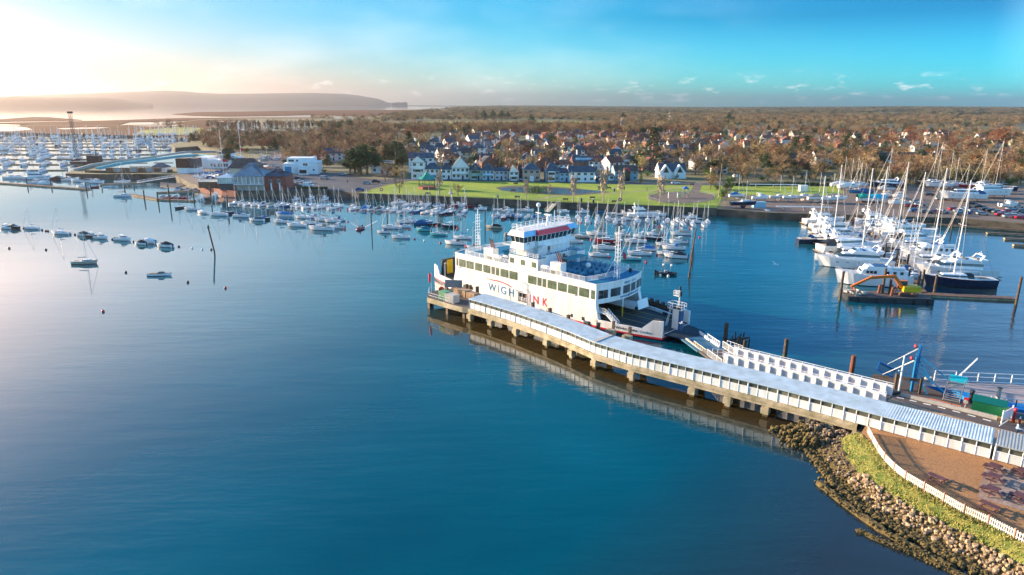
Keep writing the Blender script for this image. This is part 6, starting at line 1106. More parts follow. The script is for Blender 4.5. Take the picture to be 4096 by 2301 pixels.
for k, (x, y, h, m) in enumerate([(722, 1010, 6.8, 'pile'), (1142, 985, 7, 'pile'), (1212, 990, 5.6, 'pile'), (1402, 860, 4.4, 'white'), (1505, 900, 4.5, 'pile'), (1548, 860, 4, 'pile'), (1668, 950, 4.8, 'pile'), (2495, 1050, 6.4, 'pile'), (1165, 600, 5, 'pile'), (1395, 690, 4, 'pile'), (1290, 620, 3.4, 'dark'), (1110, 430, 4, 'pile'), (850, 270, 5, 'pile'), (1060, 470, 3.5, 'pile'), (1850, 290, 5, 'pile'), (760, 240, 4, 'pile')]):
    o = pile((x, y), ZD, h, 'x', .3, m if m != 'white' else 'pile', mtop='white' if m == 'white' else None, group='marina piles'); defer(o, 'tall brown mooring pile', 'marina piles', 'in the right hand marina')
# excavator barge
c0 = ZD(1190, 1000); t = thing('work_barge', 'low black work barge with tyres and heaps of gear carrying the orange excavator', 'barge', c0, R_(-5)); MB().box(-9.5, 9.0, -3, 3, -.6, 1.1).build('hull', M['dark'], t); MB().box(-9.3, 8.8, -2.8, 2.8, 1.1, 1.14).build('deck', M['road'], t)
b = MB(); rr = random.Random(9)
for k in range(30): b.obox((rr.uniform(-9, -5.5), rr.uniform(-2, 2), 1.3 + rr.random() * .7), (rr.uniform(.3, 1.2), rr.uniform(.2, .8), rr.uniform(.2, .5)), rr.random() * 3)
b.build('gear', M['concl'], t); [MB().tube((x, -3.05, .5), (x, -3.3, .5), .45, n=10).build('tyre', M['dark'], t) for x in (-7, -3, 1, 5, 8)]
for x, y in ((-1.5, 1), (1.2, 1.4), (.5, -1)): b = MB(); b.tube((x, y, 1.1), (x + .2, y, 3.2), .35, n=8); b.build('drum', M['rust'], t)
ex = thing('excavator', 'orange excavator with long boom standing on the work barge', 'excavator', c0 + Vector((4.2, -.2, 1.14)), R_(175))
for s in (-1, 1): b = MB(); b.rows([[(x, s * 1.1 - .3, z) for x, z in ((-2, .2), (-1.7, 0), (1.7, 0), (2, .2), (2, .6), (1.7, .8), (-1.7, .8), (-2, .6), (-2, .2))], [(x, s * 1.1 + .3, z) for x, z in ((-2, .2), (-1.7, 0), (1.7, 0), (2, .2), (2, .6), (1.7, .8), (-1.7, .8), (-2, .6), (-2, .2))]]); b.build('track', M['rust'], ex)
MB().box(-2.6, 1.2, -1.3, 1.3, .95, 2.2).build('engine_body', M['yellow'], ex); MB().box(-.1, 1.5, -1.35, -.3, 1.2, 3.1).build('cab', M['glass'], ex); b = MB(); b.box(-.15, 1.55, -1.4, -.25, 3.1, 3.2); [b.box(x, x + .1, y, y + .1, 1.2, 3.1) for x in (-.15, 1.45) for y in (-1.4, -.35)]; b.build('cab_frame', M['orange'], ex)
b = MB(); b.beam((1.2, .2, 1.8), (3.2, .2, 4.4), .5, .7); b.beam((3.2, .2, 4.4), (8.2, .2, 3.9), .5, .65); b.build('boom', M['orange'], ex); b = MB(); b.beam((8.0, .2, 4.1), (12.4, .2, 1.6), .45, .5); b.build('arm', M['orange'], ex); b = MB(); b.rows([[(12.2 + .6 * math.cos(a), y, 1.2 + .6 * math.sin(a)) for a in [PI * k / 5 + 2 for k in range(6)]] for y in (-.4, .8)]); b.build('bucket', M['rust'], ex); b = MB(); b.tube((2.4, -.2, 2.6), (4.6, -.2, 4.6), .1); b.build('hydraulic_ram', M['alu'], ex)
boat('rib', ZD(800, 965), 80, 5, 'red', tail='tied beside the black work barge', group=g)
boat('rib', ZD(1000, 780), 172, 5, 'white', tail='tied in the marina', group=g) if False else None
# ---------------------------------------------------------------- boatyard
g, tl = 'boats ashore in the boatyard', 'in the boatyard'
def yard(x, y, z=2.66): return ZR(x, y + 14, z)
for kd, x, y, hd, L, o in [('sail', 100, 975, 5, 8, dict(canopy='blue')), ('sail', 155, 1050, 3, 12, dict(hc='navy', cover=None, mastk=.8)), ('motor', 300, 985, 5, 9, {}), ('sail', 455, 985, 2, 8, {}), ('sail', 560, 990, 8, 8, dict(cover='white')), ('sail', 665, 985, 8, 9.5, {}), ('sail', 790, 1000, 4, 9.5, dict(canopy='tan')), ('sail', 905, 1005, 6, 9.5, {}), ('sail', 965, 1000, 2, 9.5, dict(cover='navy')), ('sail', 1000, 880, 0, 12, dict(canopy='white')), ('sail', 1060, 895, 5, 12, dict(canopy='white', cover='white')), ('sail', 1110, 880, 5, 12, dict(cover='white')), ('sail', 1160, 945, 175, 12, dict(hc='blue', canopy='navy')), ('sail', 1830, 885, 178, 15, dict(cover='white', mastk=1.5)), ('sail', 1760, 865, 2, 15, dict(hc='dark', mastk=1.5)), ('sail', 1905, 880, 2, 12, dict(mastk=1.5)), ('sail', 1960, 880, 2, 12, dict(cover='white')), ('sail', 2215, 890, 178, 15, dict(cover='white', mastk=1.3)), ('sail', 2340, 920, 180, 19, dict(hc='navy', mastk=1.3)), ('sail', 1410, 870, 178, 15, dict(mastk=1.3)), ('motor', 1480, 1030, 178, 9, {}), ('motor', 2440, 1050, 5, 9, {}), ('motor', 1380, 905, 175, 9, dict(canopy='grey')), ('motor', 1400, 960, 175, 7, {}), ('motor', 1500, 970, 175, 7, {}), ('sail', 2080, 890, 178, 9.5, dict(hc='red')), ('sail', 1180, 880, 5, 9.5, {})]:
    boat(kd, yard(x, y), hd, L, tail=tl, group=g, ashore=True, **o)
def bigyard(L, hc, fly):
    def mk():
        t = motoryacht(L, hc, fly)()
        for ch in t.children: ch.location.z = 1.1
        c = MB(); [c.beam((x, s_ * L * .1, 0), (x, s_ * L * .08, 1.3), .2, .2) for x in (-L * .3, 0, L * .25) for s_ in (-1, 1)]; c.build('cradle', M['rust'], t); return t
    return mk
for k, (x, y, hd, L, hc, fly, lb) in enumerate([(1380, 885, 176, 17, 'navy', False, 'dark blue motor yacht with grey cover standing ashore behind the tarpaulined boat'), (2030, 985, 178, 20, 'white', False, 'sleek white motor yacht ashore behind the parked cars'), (2290, 955, 2, 20, 'white', True, 'white motor yacht ashore at the right end of the boatyard')]):
    proto_or_copy('by%d' % k, bigyard(L, hc, fly), yard(x, y), R_(hd), 1, lb, g)
t = thing('tarpaulined_boat', 'boat under cyan and green tarpaulins in the boatyard', 'boat', yard(1260, 1000), R_(-12)); b, d, s = hullmb(12, 3.6, 1.2); b.build('hull', HM['white'], t)
for m, x0, x1 in (('green', -6, -1), ('cyan', -1.2, 6)): c = MB(); c.rows([[(x0 + (x1 - x0) * f, 1.9 * w * math.cos(a), 1.1 + 2.0 * h * math.sin(a)) for a in [PI * k / 6 for k in range(7)]] for f, w, h in ((0, .9, .8), (.4, 1.05, 1), (.8, .8, .85), (1, .3, .6))]); c.build('tarpaulin', M['greent'] if m == 'green' else M['cyan'], t)
for ch in t.children: ch.location.z = .8
MB().box(-4, 4, -1, 1, 0, .7).build('cradle', M['rust'], t)
crate('portable_cabin', 'small white cabin on stilts behind the boats in the yard', 'cabin', (670, 915), 3.6, 2.6, 2.8, M['white'], ZR, 2.66, 0)
crate('portable_cabin', 'white and blue site cabin beside the dark hulled boat', 'cabin', (290, 1055), 5, 2.4, 2.2, M['lblue'], ZR, 2.66, 0)
t = thing('harbour_launch', 'rust streaked white workboat at the left end of the boatyard quay', 'boat', ZR(355, 1140), R_(100)); b, d, s = hullmb(7, 2.8, 1.2, .9, .8); b.build('hull', M['rust'], t); d.build('deck', M['dgrey'], t); MB().box(-1, 1, -.9, .9, 1.2, 3.0).build('wheelhouse', M['white'], t); MB().box(-.9, 1.02, -.92, .92, 2.1, 2.7).build('window', M['glass'], t)
t = thing('work_pontoon', 'long rusty pontoon with stanchions along the left part of the boatyard quay', 'pontoon', ZR(520, 1145), R_(-5)); MB().box(-12, 12, -2, 2, -.4, 1.2).build('hull', M['rust'], t); b = MB(); [b.tube((-11 + k * 2.7, 1.8, 1.2), (-11 + k * 2.7, 1.8, 2.3), .08) for k in range(9)]; b.build('stanchion', M['sand'], t)
def rack():
    t = thing('mast_rack', '', 'rack'); b = MB(); [b.box(x - .1, x + .1, -1, 1, 0, 1.5) for x in (-9, 0, 9)]; b.build('trestle', M['dgrey'], t)
    for k in range(4): b = MB(); b.tube((-12, -.8 + k * .5, 1.6), (12, -.6 + k * .5, 1.6), .12); b.build('spar', M['alu'], t)
    return t
proto_or_copy('rack', rack, ZR(420, 885, 2.66), R_(-2), 1, 'spars lying on trestles across the boatyard lawn', 'mast racks'); proto_or_copy('rack', None, ZR(680, 1085, 2.66), R_(-4), (.9, 1, 1), 'long white spar on trestles near the edge of the quay', 'mast racks')
# cars
CARM = dict(white=mat('car_white', (.75, .75, .74), .25, .02, coat=.5), silver=mat('car_silver', (.38, .40, .42), .3, .02, metal=.4), blue=mat('car_blue', (.02, .10, .30), .25, .02, coat=.5), red=mat('car_red', (.50, .01, .03), .25, .02, coat=.5), black=mat('car_black', (.015, .015, .02), .2, .02, coat=.5), grey=mat('car_grey', (.12, .13, .14), .3, .02, coat=.5))
def car(c, van=False):
    def mk():
        t = thing('parked_van' if van else 'parked_car', '', 'van' if van else 'car'); b = MB()
        L = 2.5 if van else 2.15; pr = [(-L, .35), (L, .35), (L + .05, .7), (L - .1, .9 if not van else 1.1), (L * .55, 1.0 if not van else 1.25), (.45 * L if van else .25 * L, 1.02 if not van else 1.95), (-L + .1, .98 if not van else 2.0), (-L, .75)]
        for s in (1,): b.rows([[(x, y, z) for x, z in pr] for y in (-.88, .88)], closed=True); b.add([(x, -.88, z) for x, z in pr], [tuple(range(len(pr)))[::-1]]); b.add([(x, .88, z) for x, z in pr], [tuple(range(len(pr)))])
        b.build('body', CARM[c], t)
        if not van: g_ = MB(); g_.add([(-L * .85, -.82, 1.0), (L * .42, -.82, 1.0), (L * .1, -.66, 1.45), (-L * .62, -.66, 1.45), (-L * .85, .82, 1.0), (L * .42, .82, 1.0), (L * .1, .66, 1.45), (-L * .62, .66, 1.45)], [(0, 1, 2, 3), (5, 4, 7, 6), (1, 5, 6, 2), (4, 0, 3, 7)]); g_.build('window', M['glass'], t); r = MB(); r.box(-L * .62, L * .1, -.66, .66, 1.44, 1.49); r.build('roof', CARM[c], t)
        else: g_ = MB(); g_.add([(L * .56, -.8, 1.27), (L * .56, .8, 1.27), (L * .46, .75, 1.85), (L * .46, -.75, 1.85)], [(0, 1, 2, 3)]); [g_.box(L * .2, L * .45, s * .885 - .01, s * .885 + .01, 1.3, 1.8) for s in (-1, 1)]; g_.build('window', M['glass'], t)
        for x in (-L * .62, L * .62):
            for s in (-1, 1): w = MB(); w.tube((x, s * .72, .33), (x, s * .92, .33), .33, n=10); w.build('wheel', M['dark'], t)
        for s in (-1, 1): w = MB(); w.box(L - .02, L + .06, s * .65 - .15, s * .65 + .15, .68, .82); w.build('headlight', M['concl'], t)
        return t
    return mk
def park(zf, x, y, c, hd, tail, van=False, z=2.66):
    d = ('%s van' if van else '%s car') % c; o = proto_or_copy(('car', c, van), car(c, van), zf(x, y, z), R_(hd), 1, d, 'parked vehicles'); defer(o, d, 'parked cars' if not van else 'parked vans', tail)
tl = 'parked in the boatyard'
for x, y, c in [(1640, 1095, 'blue'), (1735, 1105, 'grey'), (1812, 1105, 'red'), (1875, 1105, 'silver'), (1605, 1052, 'red'), (1640, 1020, 'silver'), (1680, 1040, 'silver'), (1975, 1082, 'red'), (2020, 1100, 'silver'), (2070, 1112, 'blue'), (2150, 1095, 'silver'), (2215, 1122, 'silver'), (2100, 1070, 'black'), (2190, 1060, 'black'), (2120, 1035, 'black'), (2300, 1095, 'black'), (2355, 1108, 'grey'), (2405, 1118, 'silver'), (2440, 1100, 'red'), (2495, 1095, 'blue'), (2445, 1145, 'silver'), (2500, 1122, 'silver'), (2550, 1155, 'red'), (2500, 1140, 'white'), (2470, 1082, 'silver'), (1860, 992, 'silver'), (1765, 955, 'black'), (1930, 985, 'grey'), (2560, 1100, 'grey'), (2380, 1130, 'red'), (2080, 1085, 'white'), (2250, 1085, 'black'), (2520, 1060, 'silver'), (2030, 1125, 'grey')]:
    park(ZR, x, y, c, -8 + rnd.uniform(-4, 4), tl)
tl = 'in the waterside car park'
for x, y, c, hd, v in [(255, 822, 'white', 5, 0), (285, 850, 'silver', 5, 0), (140, 810, 'grey', 80, 0), (400, 945, 'grey', 0, 0), (490, 950, 'black', 0, 0), (503, 982, 'white', 5, 0), (577, 988, 'white', 5, 0), (475, 1018, 'grey', 0, 0), (590, 1025, 'white', 0, 1), (752, 950, 'silver', -5, 1), (930, 908, 'silver', 0, 0), (1180, 1000, 'silver', 0, 0), (1268, 984, 'black', 0, 0), (1108, 1066, 'blue', 0, 0), (430, 1010, 'white', 0, 0)]: park(ZJ, x, y, c, hd, tl, bool(v))
tl = 'on the seafront road'
for x, y, c, hd, v in [(248, 952, 'white', 0, 1), (378, 960, 'blue', 0, 0), (462, 958, 'white', 90, 0), (1225, 962, 'black', 80, 0), (2018, 998, 'white', 0, 0)]: park(ZI, x, y, c, hd, tl, bool(v))
park(ZR, 85, 800, 'white', 90, 'on the lane beside the boatyard hedge', True)
# ---------------------------------------------------------------- left marina
g, tl = 'boats in the crowded left marina', 'in the crowded left marina'
pontoon('pontoon', 'long straight pontoon crossing the left edge of the photo', [G(-60, 731), G(352, 760)], 2.4, .5)
pontoon('pontoon', 'pontoon running right from the small moored yacht below the clubhouse', [ZM(1290, 1105), ZM(1600, 1160), ZM(1960, 1175)], 2.4, .5)
pontoon('pontoon', 'short pontoon with small craft left of the white gangway', [ZM(1000, 1010), ZM(1460, 985)], 2.2, .5)
pontoon('pontoon', 'upper pontoon with red lined boats near the quay', [ZM(1590, 1090), ZM(2100, 1070)], 2.2, .5)
t = thing('gangway', 'white lattice gangway sloping from the club quay to the pontoon', 'gangway', ZM(1370, 975)); p, q = ZM(1380, 985, .7), ZM(1760, 925, 2.7)
b = MB(t.location); b.beam(p, q, 1.2, .12)
for s in (-.6, .6):
    o = Vector((0, s, 1.1)); b.beam(p + o, q + o, .09, .09)
    for k in range(16): b.beam(p.lerp(q, k / 16) + Vector((0, s, (k % 2) * 1.1)), p.lerp(q, (k + 1) / 16) + Vector((0, s, ((k + 1) % 2) * 1.1)), .07, .07)
b.build('truss', M['white'], t)
t = thing('gangway', 'pale gangway ramp leading down from the park wall to the moorings', 'gangway', ZI(720, 1275)); p, q = ZI(725, 1278, .6), ZI(800, 1195, 3.0)
b = MB(t.location); b.beam(p, q, 2.0, .12)
for s in (-1, 1): railing(b, [p + Vector((s, 0, 0)), q + Vector((s, 0, 0))], 1.1, 1.2, (1, .5), .05)
b.build('truss', M['cream'], t)
for k, (x, y, h, m) in enumerate([(1455, 1160, 4.5, 'dark'), (1592, 1180, 4.5, 'dark'), (1710, 1190, 8, 'dark'), (1260, 1095, 4, 'dark'), (1955, 1185, 4.5, 'dark'), (2125, 1165, 6.5, 'dark'), (2295, 1260, 6, 'pile'), (870, 1060, 4, 'dark'), (275, 1010, 4, 'dark'), (515, 1010, 4, 'dark'), (1018, 990, 5, 'dark'), (1342, 985, 4.5, 'dark'), (685, 925, 4, 'dark')]): o = pile((x, y), ZM, h, '', .3, m, mtop='white' if k in (10, 11, 12, 4) else None, group='left marina piles'); defer(o, 'dark mooring pile', 'left marina piles', 'along the left pontoons')
for x, y, hd, kd, o in [(110, 945, 5, 'motor', {}), (180, 945, 5, 'motor', {}), (310, 945, 8, 'motor', {}), (380, 950, 8, 'my', {}), (460, 955, 8, 'motor', {}), (600, 955, 5, 'motor', dict(hc='dark', canopy='black')), (700, 965, 5, 'motor', {}), (780, 975, 175, 'motor', {}), (900, 980, 8, 'motor', dict(canopy='grey')), (980, 990, 5, 'motor', {}), (370, 995, 5, 'motor', {}), (465, 1005, 5, 'motor', dict(canopy='white')), (840, 1035, 175, 'motor', {}), (960, 1035, 5, 'open', dict(hc='red')), (1080, 1030, 5, 'open', {}), (1150, 1028, 5, 'open', dict(cover='grey'))]:
    boat(kd, ZM(x, y), hd, {'motor': 9, 'my': 14, 'open': 4}[kd], tail='beside the long left pontoons', group=g, **o)
boat('sail', ZM(1240, 1125), 2, 9.5, tail='at the end of the pontoon with people aboard', group=g, cover='red'); boat('sail', ZM(1235, 985), 20, 9.5, tail='behind the left pontoons', group=g, cover='navy')
for k in range(9): boat('open', ZM(1640 + k * 32, 1135 + (k % 2) * 8), 80 + jit(), 4, tail='crowded on the lower pontoon', group=g, **({'hc': 'red'} if k % 2 else {'cover': 'grey'}))
for k in range(7): boat('open', ZM(1790 + k * 45, 1060 + (k % 2) * 12), 70 + jit(), 4, tail='on the upper pontoon', group=g, **({'cover': 'green'} if k % 2 else {'cover': 'blue'}))
for x, y in ((2030, 1150), (2170, 1130)): boat('motor', ZM(x, y), 100, 8, tail='below the clubhouse quay', group=g)
rnd = random.Random(8); nb = 0
for r_, (y, xmax) in enumerate(((549, 800), (557, 790), (566, 770), (577, 745), (590, 720), (604, 680), (621, 620), (640, 520), (661, 330), (684, 260))):
    p0, p1 = G(-120, y - 1), G(xmax, y - 1); pontoon('pontoon', 'long pontoon packed with yachts, %s row from the far side of the left marina' % nth(r_), [p0, p1], 2.0, .5, 'pontoons of the left marina')
    L = (p1 - p0).length; n = int(L / (6.6 if r_ < 7 else 6.0)); d = (p1 - p0).normalized(); nn = Vector((-d.y, d.x, 0))
    for k in range(n):
        if rnd.random() < .10: continue
        up = 1 if rnd.random() < .5 else -1; p = p0.lerp(p1, (k + .5) / n) + nn * up * (7.5); hd = math.degrees(math.atan2(nn.y, nn.x)) + (180 if rnd.random() < .5 else 0)
        u = rnd.random()
        if r_ >= 8: kd, L_b, o = ('motor', 9, {}) if u < .5 else ('open', 4, {'cover': 'grey'})
        elif u < .78: kd, L_b, o = 'sail', rnd.choice((9.5, 12, 12)), dict(cover=rnd.choice(('navy', 'white', 'blue')), thick=.19)
        elif u < .92: kd, L_b, o = 'motor', 9, {}
        else: kd, L_b, o = 'my', 14, dict(canvas='grey')
        if rnd.random() < .12 and kd == 'sail': o['hc'] = 'navy'
        boat(kd, p, hd + rnd.uniform(-4, 4), L_b, tail=tl, group=g, **o)
# yachts laid up ashore beyond the marina, dinghies in the club park
for k in range(46):
    x = 830 + rnd.random() * 440; y = 530 + rnd.uniform(-4, 14) - (x - 830) * .01; boat('sail', G(x, y, 2.66), rnd.choice((85, 95, 5)) + jit(), rnd.choice((9.5, 12)), tail='beyond the brown wood', group='yachts laid up ashore', ashore=True, cover=None, thick=.19)
for k in range(26):
    x = 540 + rnd.random() * 270; y = 545 - rnd.random() * 4 ; boat('sail', G(x, y, 2.66), 90 + jit(), 9.5, tail='beyond the left marina', group='yachts laid up ashore', ashore=True, cover=None, thick=.19)
for k in range(54):
    x = 1000 + rnd.random() * 300 if k < 36 else 930 + rnd.random() * 120; y = 625 + rnd.random() * 18 if k < 36 else 640 + rnd.random() * 30
    boat('open', G(x, y, 2.66), rnd.uniform(60, 120), 5, tail='in the dinghy park', group='dinghies in the dinghy park', mast=True, cover=rnd.choice(('blue', 'grey', 'white')))
# ---------------------------------------------------------------- buildings
ROOF = dict(slate=M['slate'], tile=M['tile'], brown=M['browntile'])
winf = mat('window_frame', (.72, .70, .66), .5)
def win(t, x, z, w=1.1, h=1.2, y=0.0, face='f', m=None):
    b = MB(); g = MB()
    if face == 'f': b.box(x - w / 2 - .08, x + w / 2 + .08, y - .06, y + .02, z - .08, z + h + .08); g.box(x - w / 2, x + w / 2, y - .09, y - .05, z, z + h); b.box(x - .03, x + .03, y - .1, y - .05, z, z + h)
    else: b.box(y - .02, y + .06, x - w / 2 - .08, x + w / 2 + .08, z - .08, z + h + .08); g.box(y + .05, y + .09, x - w / 2, x + w / 2, z, z + h)
    fr = b.build('window', m or winf, t); g.build('pane', M['glass'], fr)
def housegeo(t, W_, D_, eave, rh, wall, roof, style='side', floors=2, cols=3, door=True, chim=1, hip=0.0, split=0):
    b = MB(); b.box(0, W_, 0, D_, -.5, eave)
    b.build('wall', wall, t); r = MB()
    if style == 'side': r.gable(0, W_, 0, D_, eave, rh, .35, .16, 0, hip, 1)
    else:
        r.gable(0, D_, 0, W_, eave, rh, .3, .16, 0, hip, 1)
        for v in r.v: v.x, v.y = W_ - v.y, v.x
    ro = r.build('roof', [roof, wall], t)
    for k in range(chim): c = MB(); x = (.5 if k == 0 else W_ - .5); y = D_ * .5; c.box(x - .35, x + .35, y - .5, y + .5, eave * .9, eave + rh + .9); c.box(x - .42, x + .42, y - .57, y + .57, eave + rh + .7, eave + rh + .85); c.build('chimney', M['rbrick'] if k == 0 else wall, ro)
    fh = eave / floors
    for f in range(floors):
        for c in range(cols):
            x = W_ * (c + .5) / cols
            if f == 0 and door and c == cols // 2: d = MB(); d.box(x - .5, x + .5, -.07, .02, 0, 2.1); d.build('door', M['navy'], t); continue
            win(t, x, f * fh + fh * .35, min(1.5, W_ / cols * .5), fh * .45)
    if style != 'side' and rh > 2.5: win(t, W_ / 2, eave + rh * .15, 1.2, 1.2)
def front(zf, x0, x1, yb, z=2.66):
    a, c = zf(x0, yb, z), zf(x1, yb, z); d = c - a; return a, d.length, math.atan2(d.y, d.x)
def house(label, zf, x0, x1, yb, eave, rh, wall, roof='slate', D_=9, group='houses facing the park', extra=None, **k):
    a, W_, rz = front(zf, x0, x1, yb); t = thing('house', label, 'house', a, rz, group); housegeo(t, W_, D_, eave, rh, wall, ROOF[roof], **k)
    if extra: extra(t, W_, eave, D_)
    for f in (.15, .5, .85): q = t.matrix_basis @ Vector((W_ * f, 3, 0)); spots.append((q.x, q.y))
    return t
spots = []
w_ = M['render']
def bay(x, w, h, z=0, m=None):
    def f(t, W_, e, D_):
        b = MB(); b.box(x * W_ - w / 2, x * W_ + w / 2, -1.0, 0, z, z + h); b.build('bay', m or w_, t); b = MB(); [b.box(x * W_ - w / 2 + .15, x * W_ + w / 2 - .15, -1.05, -.98, z + zz, z + zz + 1.3) for zz in ([.8, 3.6] if h > 4 else [.8])]; b.build('bay_window', M['glass'], t)
    return f
def many(*fs): return lambda *a: [f(*a) for f in fs]
def garage(x, m='sky'):
    def f(t, W_, e, D_): b = MB(); b.box(x * W_ - 1.6, x * W_ + 1.6, -.08, 0, 0, 2.3); b.build('garage_door', M[m], t)
    return f
house('tall narrow white house with a gable bay at the left end of the row', ZJ, 1625, 1762, 950, 9.2, 2.8, w_, style='front', floors=3, cols=2, extra=bay(.5, 3.4, 2.4, 3.3), D_=8)
house('large white villa with dark mixed roofs standing behind the tall narrow house', ZJ, 1600, 1850, 880, 8.5, 2.6, w_, floors=3, cols=4, D_=9, chim=2)
house('white seafront house with a blue garage door beside the tall house', ZJ, 1764, 1908, 950, 5.6, 2.8, w_, hip=3, cols=3, extra=garage(.7))
house('narrow white seafront house with blue door and dark hipped roof', ZJ, 1925, 2026, 950, 5.4, 2.8, w_, hip=2.5, cols=2)
house('big white gabled seafront house with balcony across its front', ZJ, 2032, 2206, 950, 6.4, 5.2, w_, style='front', cols=4, extra=lambda t, W_, e, D_: (MB().box(.2, W_ - .2, -1.3, 0, 2.9, 3.05).build('balcony', w_, t), [win(t, W_ * k, 7.6, 1.0, 1.5) for k in (.38, .62)]))
house('mint green seafront house with a dark pointed roof', ZJ, 2212, 2328, 955, 5.4, 3.2, M['mint'], style='front', hip=2, cols=2, extra=bay(.4, 3.0, 4.9, 0, M['mint']))
house('pale blue seafront house with a veranda and hipped roof', ZJ, 2338, 2455, 958, 5.3, 3.0, M['pbl'], hip=3, cols=3, extra=lambda t, W_, e, D_: (MB().box(0, W_, -1.2, 0, 2.7, 2.85).build('balcony', M['white'], t)))
house('lilac white seafront house with a plain grey roof behind a white van', ZI, 203, 330, 958, 4.9, 1.6, mat('lilac', (.55, .52, .55), .8), cols=3, chim=2)
house('small cream seafront house with a steep front gable', ZI, 345, 440, 962, 4.6, 2.9, w_, style='front', cols=2, extra=bay(.5, 3, 2.4))
house('low brick seafront house set back between cream and pink houses', ZI, 442, 482, 955, 5.2, 2.4, M['rbrick'], cols=1, roof='brown')
house('square pink seafront house with brown hipped roof and white porch', ZI, 482, 655, 968, 6.2, 2.8, M['pink'], hip=4, cols=3, D_=10, extra=lambda t, W_, e, D_: MB().box(W_ / 2 - 1.1, W_ / 2 + 1.1, -1.2, 0, 0, 2.8).build('porch', w_, t))
house('grey blue seafront house with tall corner bay and pointed roof', ZI, 712, 850, 972, 5.8, 3.6, mat('grey_blue', (.32, .38, .42), .8), hip=3, cols=3, extra=bay(.4, 3.6, 5.4, 0, M['white']))
house('small pale blue seafront house beside the grey blue one', ZI, 852, 945, 972, 4.6, 2.0, M['pbl'], cols=2)
house('long white seafront cottage with dark slate roof and two chimneys', ZI, 946, 1205, 974, 5.2, 2.6, w_, cols=4, chim=2, extra=lambda t, W_, e, D_: MB().box(0, W_, -2.2, -2.0, 0, .9).build('garden_wall', w_, t))
house('low white garage and wall between the cottage and blue grey house', ZI, 1215, 1404, 960, 2.6, .8, w_, floors=1, cols=3, door=False, chim=0, D_=6)
house('blue grey modern house with a glazed red gabled centre', ZI, 1405, 1635, 962, 5.2, 2.6, mat('blue_grey', (.22, .36, .44), .8), cols=4, roof='brown', chim=2, extra=lambda t, W_, e, D_: (MB().box(W_ * .36, W_ * .64, -1.2, 0, 0, 5.4).build('porch', M['glass'], t), MB().beam((W_ * .34, -1.2, 5.2), (W_ * .5, -1.2, 6.9), .5, .3).beam((W_ * .66, -1.2, 5.2), (W_ * .5, -1.2, 6.9), .5, .3).build('red_gable', M['red'], t)))
house('white house with two glazed front gables and dark roof, right end of the row', ZI, 1855, 2120, 943, 4.0, 4.2, w_, cols=4, hip=0, chim=1, extra=lambda t, W_, e, D_: [(MB().gable(-.6, 5, x - W_ * .2, x + W_ * .2, 4.0, 4.0, .2, .15, 0, 0, 1), None) for x in ()] + [MB().add([(W_ * k - W_ * .22, -.6, 0), (W_ * k + W_ * .22, -.6, 0), (W_ * k + W_ * .22, -.6, 3.8), (W_ * k, -.6, 7.6), (W_ * k - W_ * .22, -.6, 3.8), (W_ * k - W_ * .22, 4, 3.8), (W_ * k, 4, 7.6), (W_ * k + W_ * .22, 4, 3.8), (W_ * k - W_ * .22, 0, 0), (W_ * k + W_ * .22, 0, 0)], [(0, 1, 2, 3, 4), (4, 3, 6, 5), (3, 2, 7, 6), (0, 4, 5, 8), (2, 1, 9, 7)]).build('gable_front', w_, t) for k in (.22, .74)] + [MB().add([(W_ * k - W_ * .1, -.66, 3.4), (W_ * k + W_ * .12, -.66, 3.4), (W_ * k + .1, -.66, 6.6)], [(0, 1, 2)]).build('gable_window', M['glass'], t) for k in (.22, .74)])
house('brick house with red gable and long grey dormer behind the cottage', ZI, 985, 1232, 850, 5.0, 3.0, M['rbrick'], cols=4, roof='slate', extra=lambda t, W_, e, D_: MB().box(2, W_ - 2, .8, 4, e, e + 2).build('dormer', M['pbl'], t))
house('brown roofed house with a red end gable behind the garages', ZI, 1238, 1402, 828, 4.2, 3.2, M['rbrick'], cols=3, roof='brown')
house('white detached house with slate roofs beyond the car park', ZJ, 748, 935, 762, 5.2, 3.2, w_, cols=3, chim=1)
house('white modern house with a flat roof and strip window behind the pines', ZJ, 1218, 1440, 890, 6.6, .2, w_, cols=3, chim=0, extra=lambda t, W_, e, D_: MB().box(2, W_ - 1, -.1, .02, 4.6, 5.8).build('strip_window', M['glass'], t))
house('tall brown roofed house at the foot of the cedars behind the boatyard', ZR, 570, 715, 715, 6.0, 3.4, M['rbrick'], cols=3, roof='brown', group='houses behind the boatyard')
house('brown roofed white house between the two cedars', ZR, 780, 925, 690, 5.6, 3.4, w_, cols=3, roof='brown', group='houses behind the boatyard')
house('long white terrace under one long dark roof behind the yacht masts', ZR, 1290, 1830, 700, 4.8, 4.2, w_, cols=10, roof='brown', chim=2, group='houses behind the boatyard')
house('red brick house with white dormers behind the boatyard, far right', ZR, 2250, 2530, 680, 5.2, 3.6, M['rbrick'], cols=5, roof='brown', chim=2, group='houses behind the boatyard')
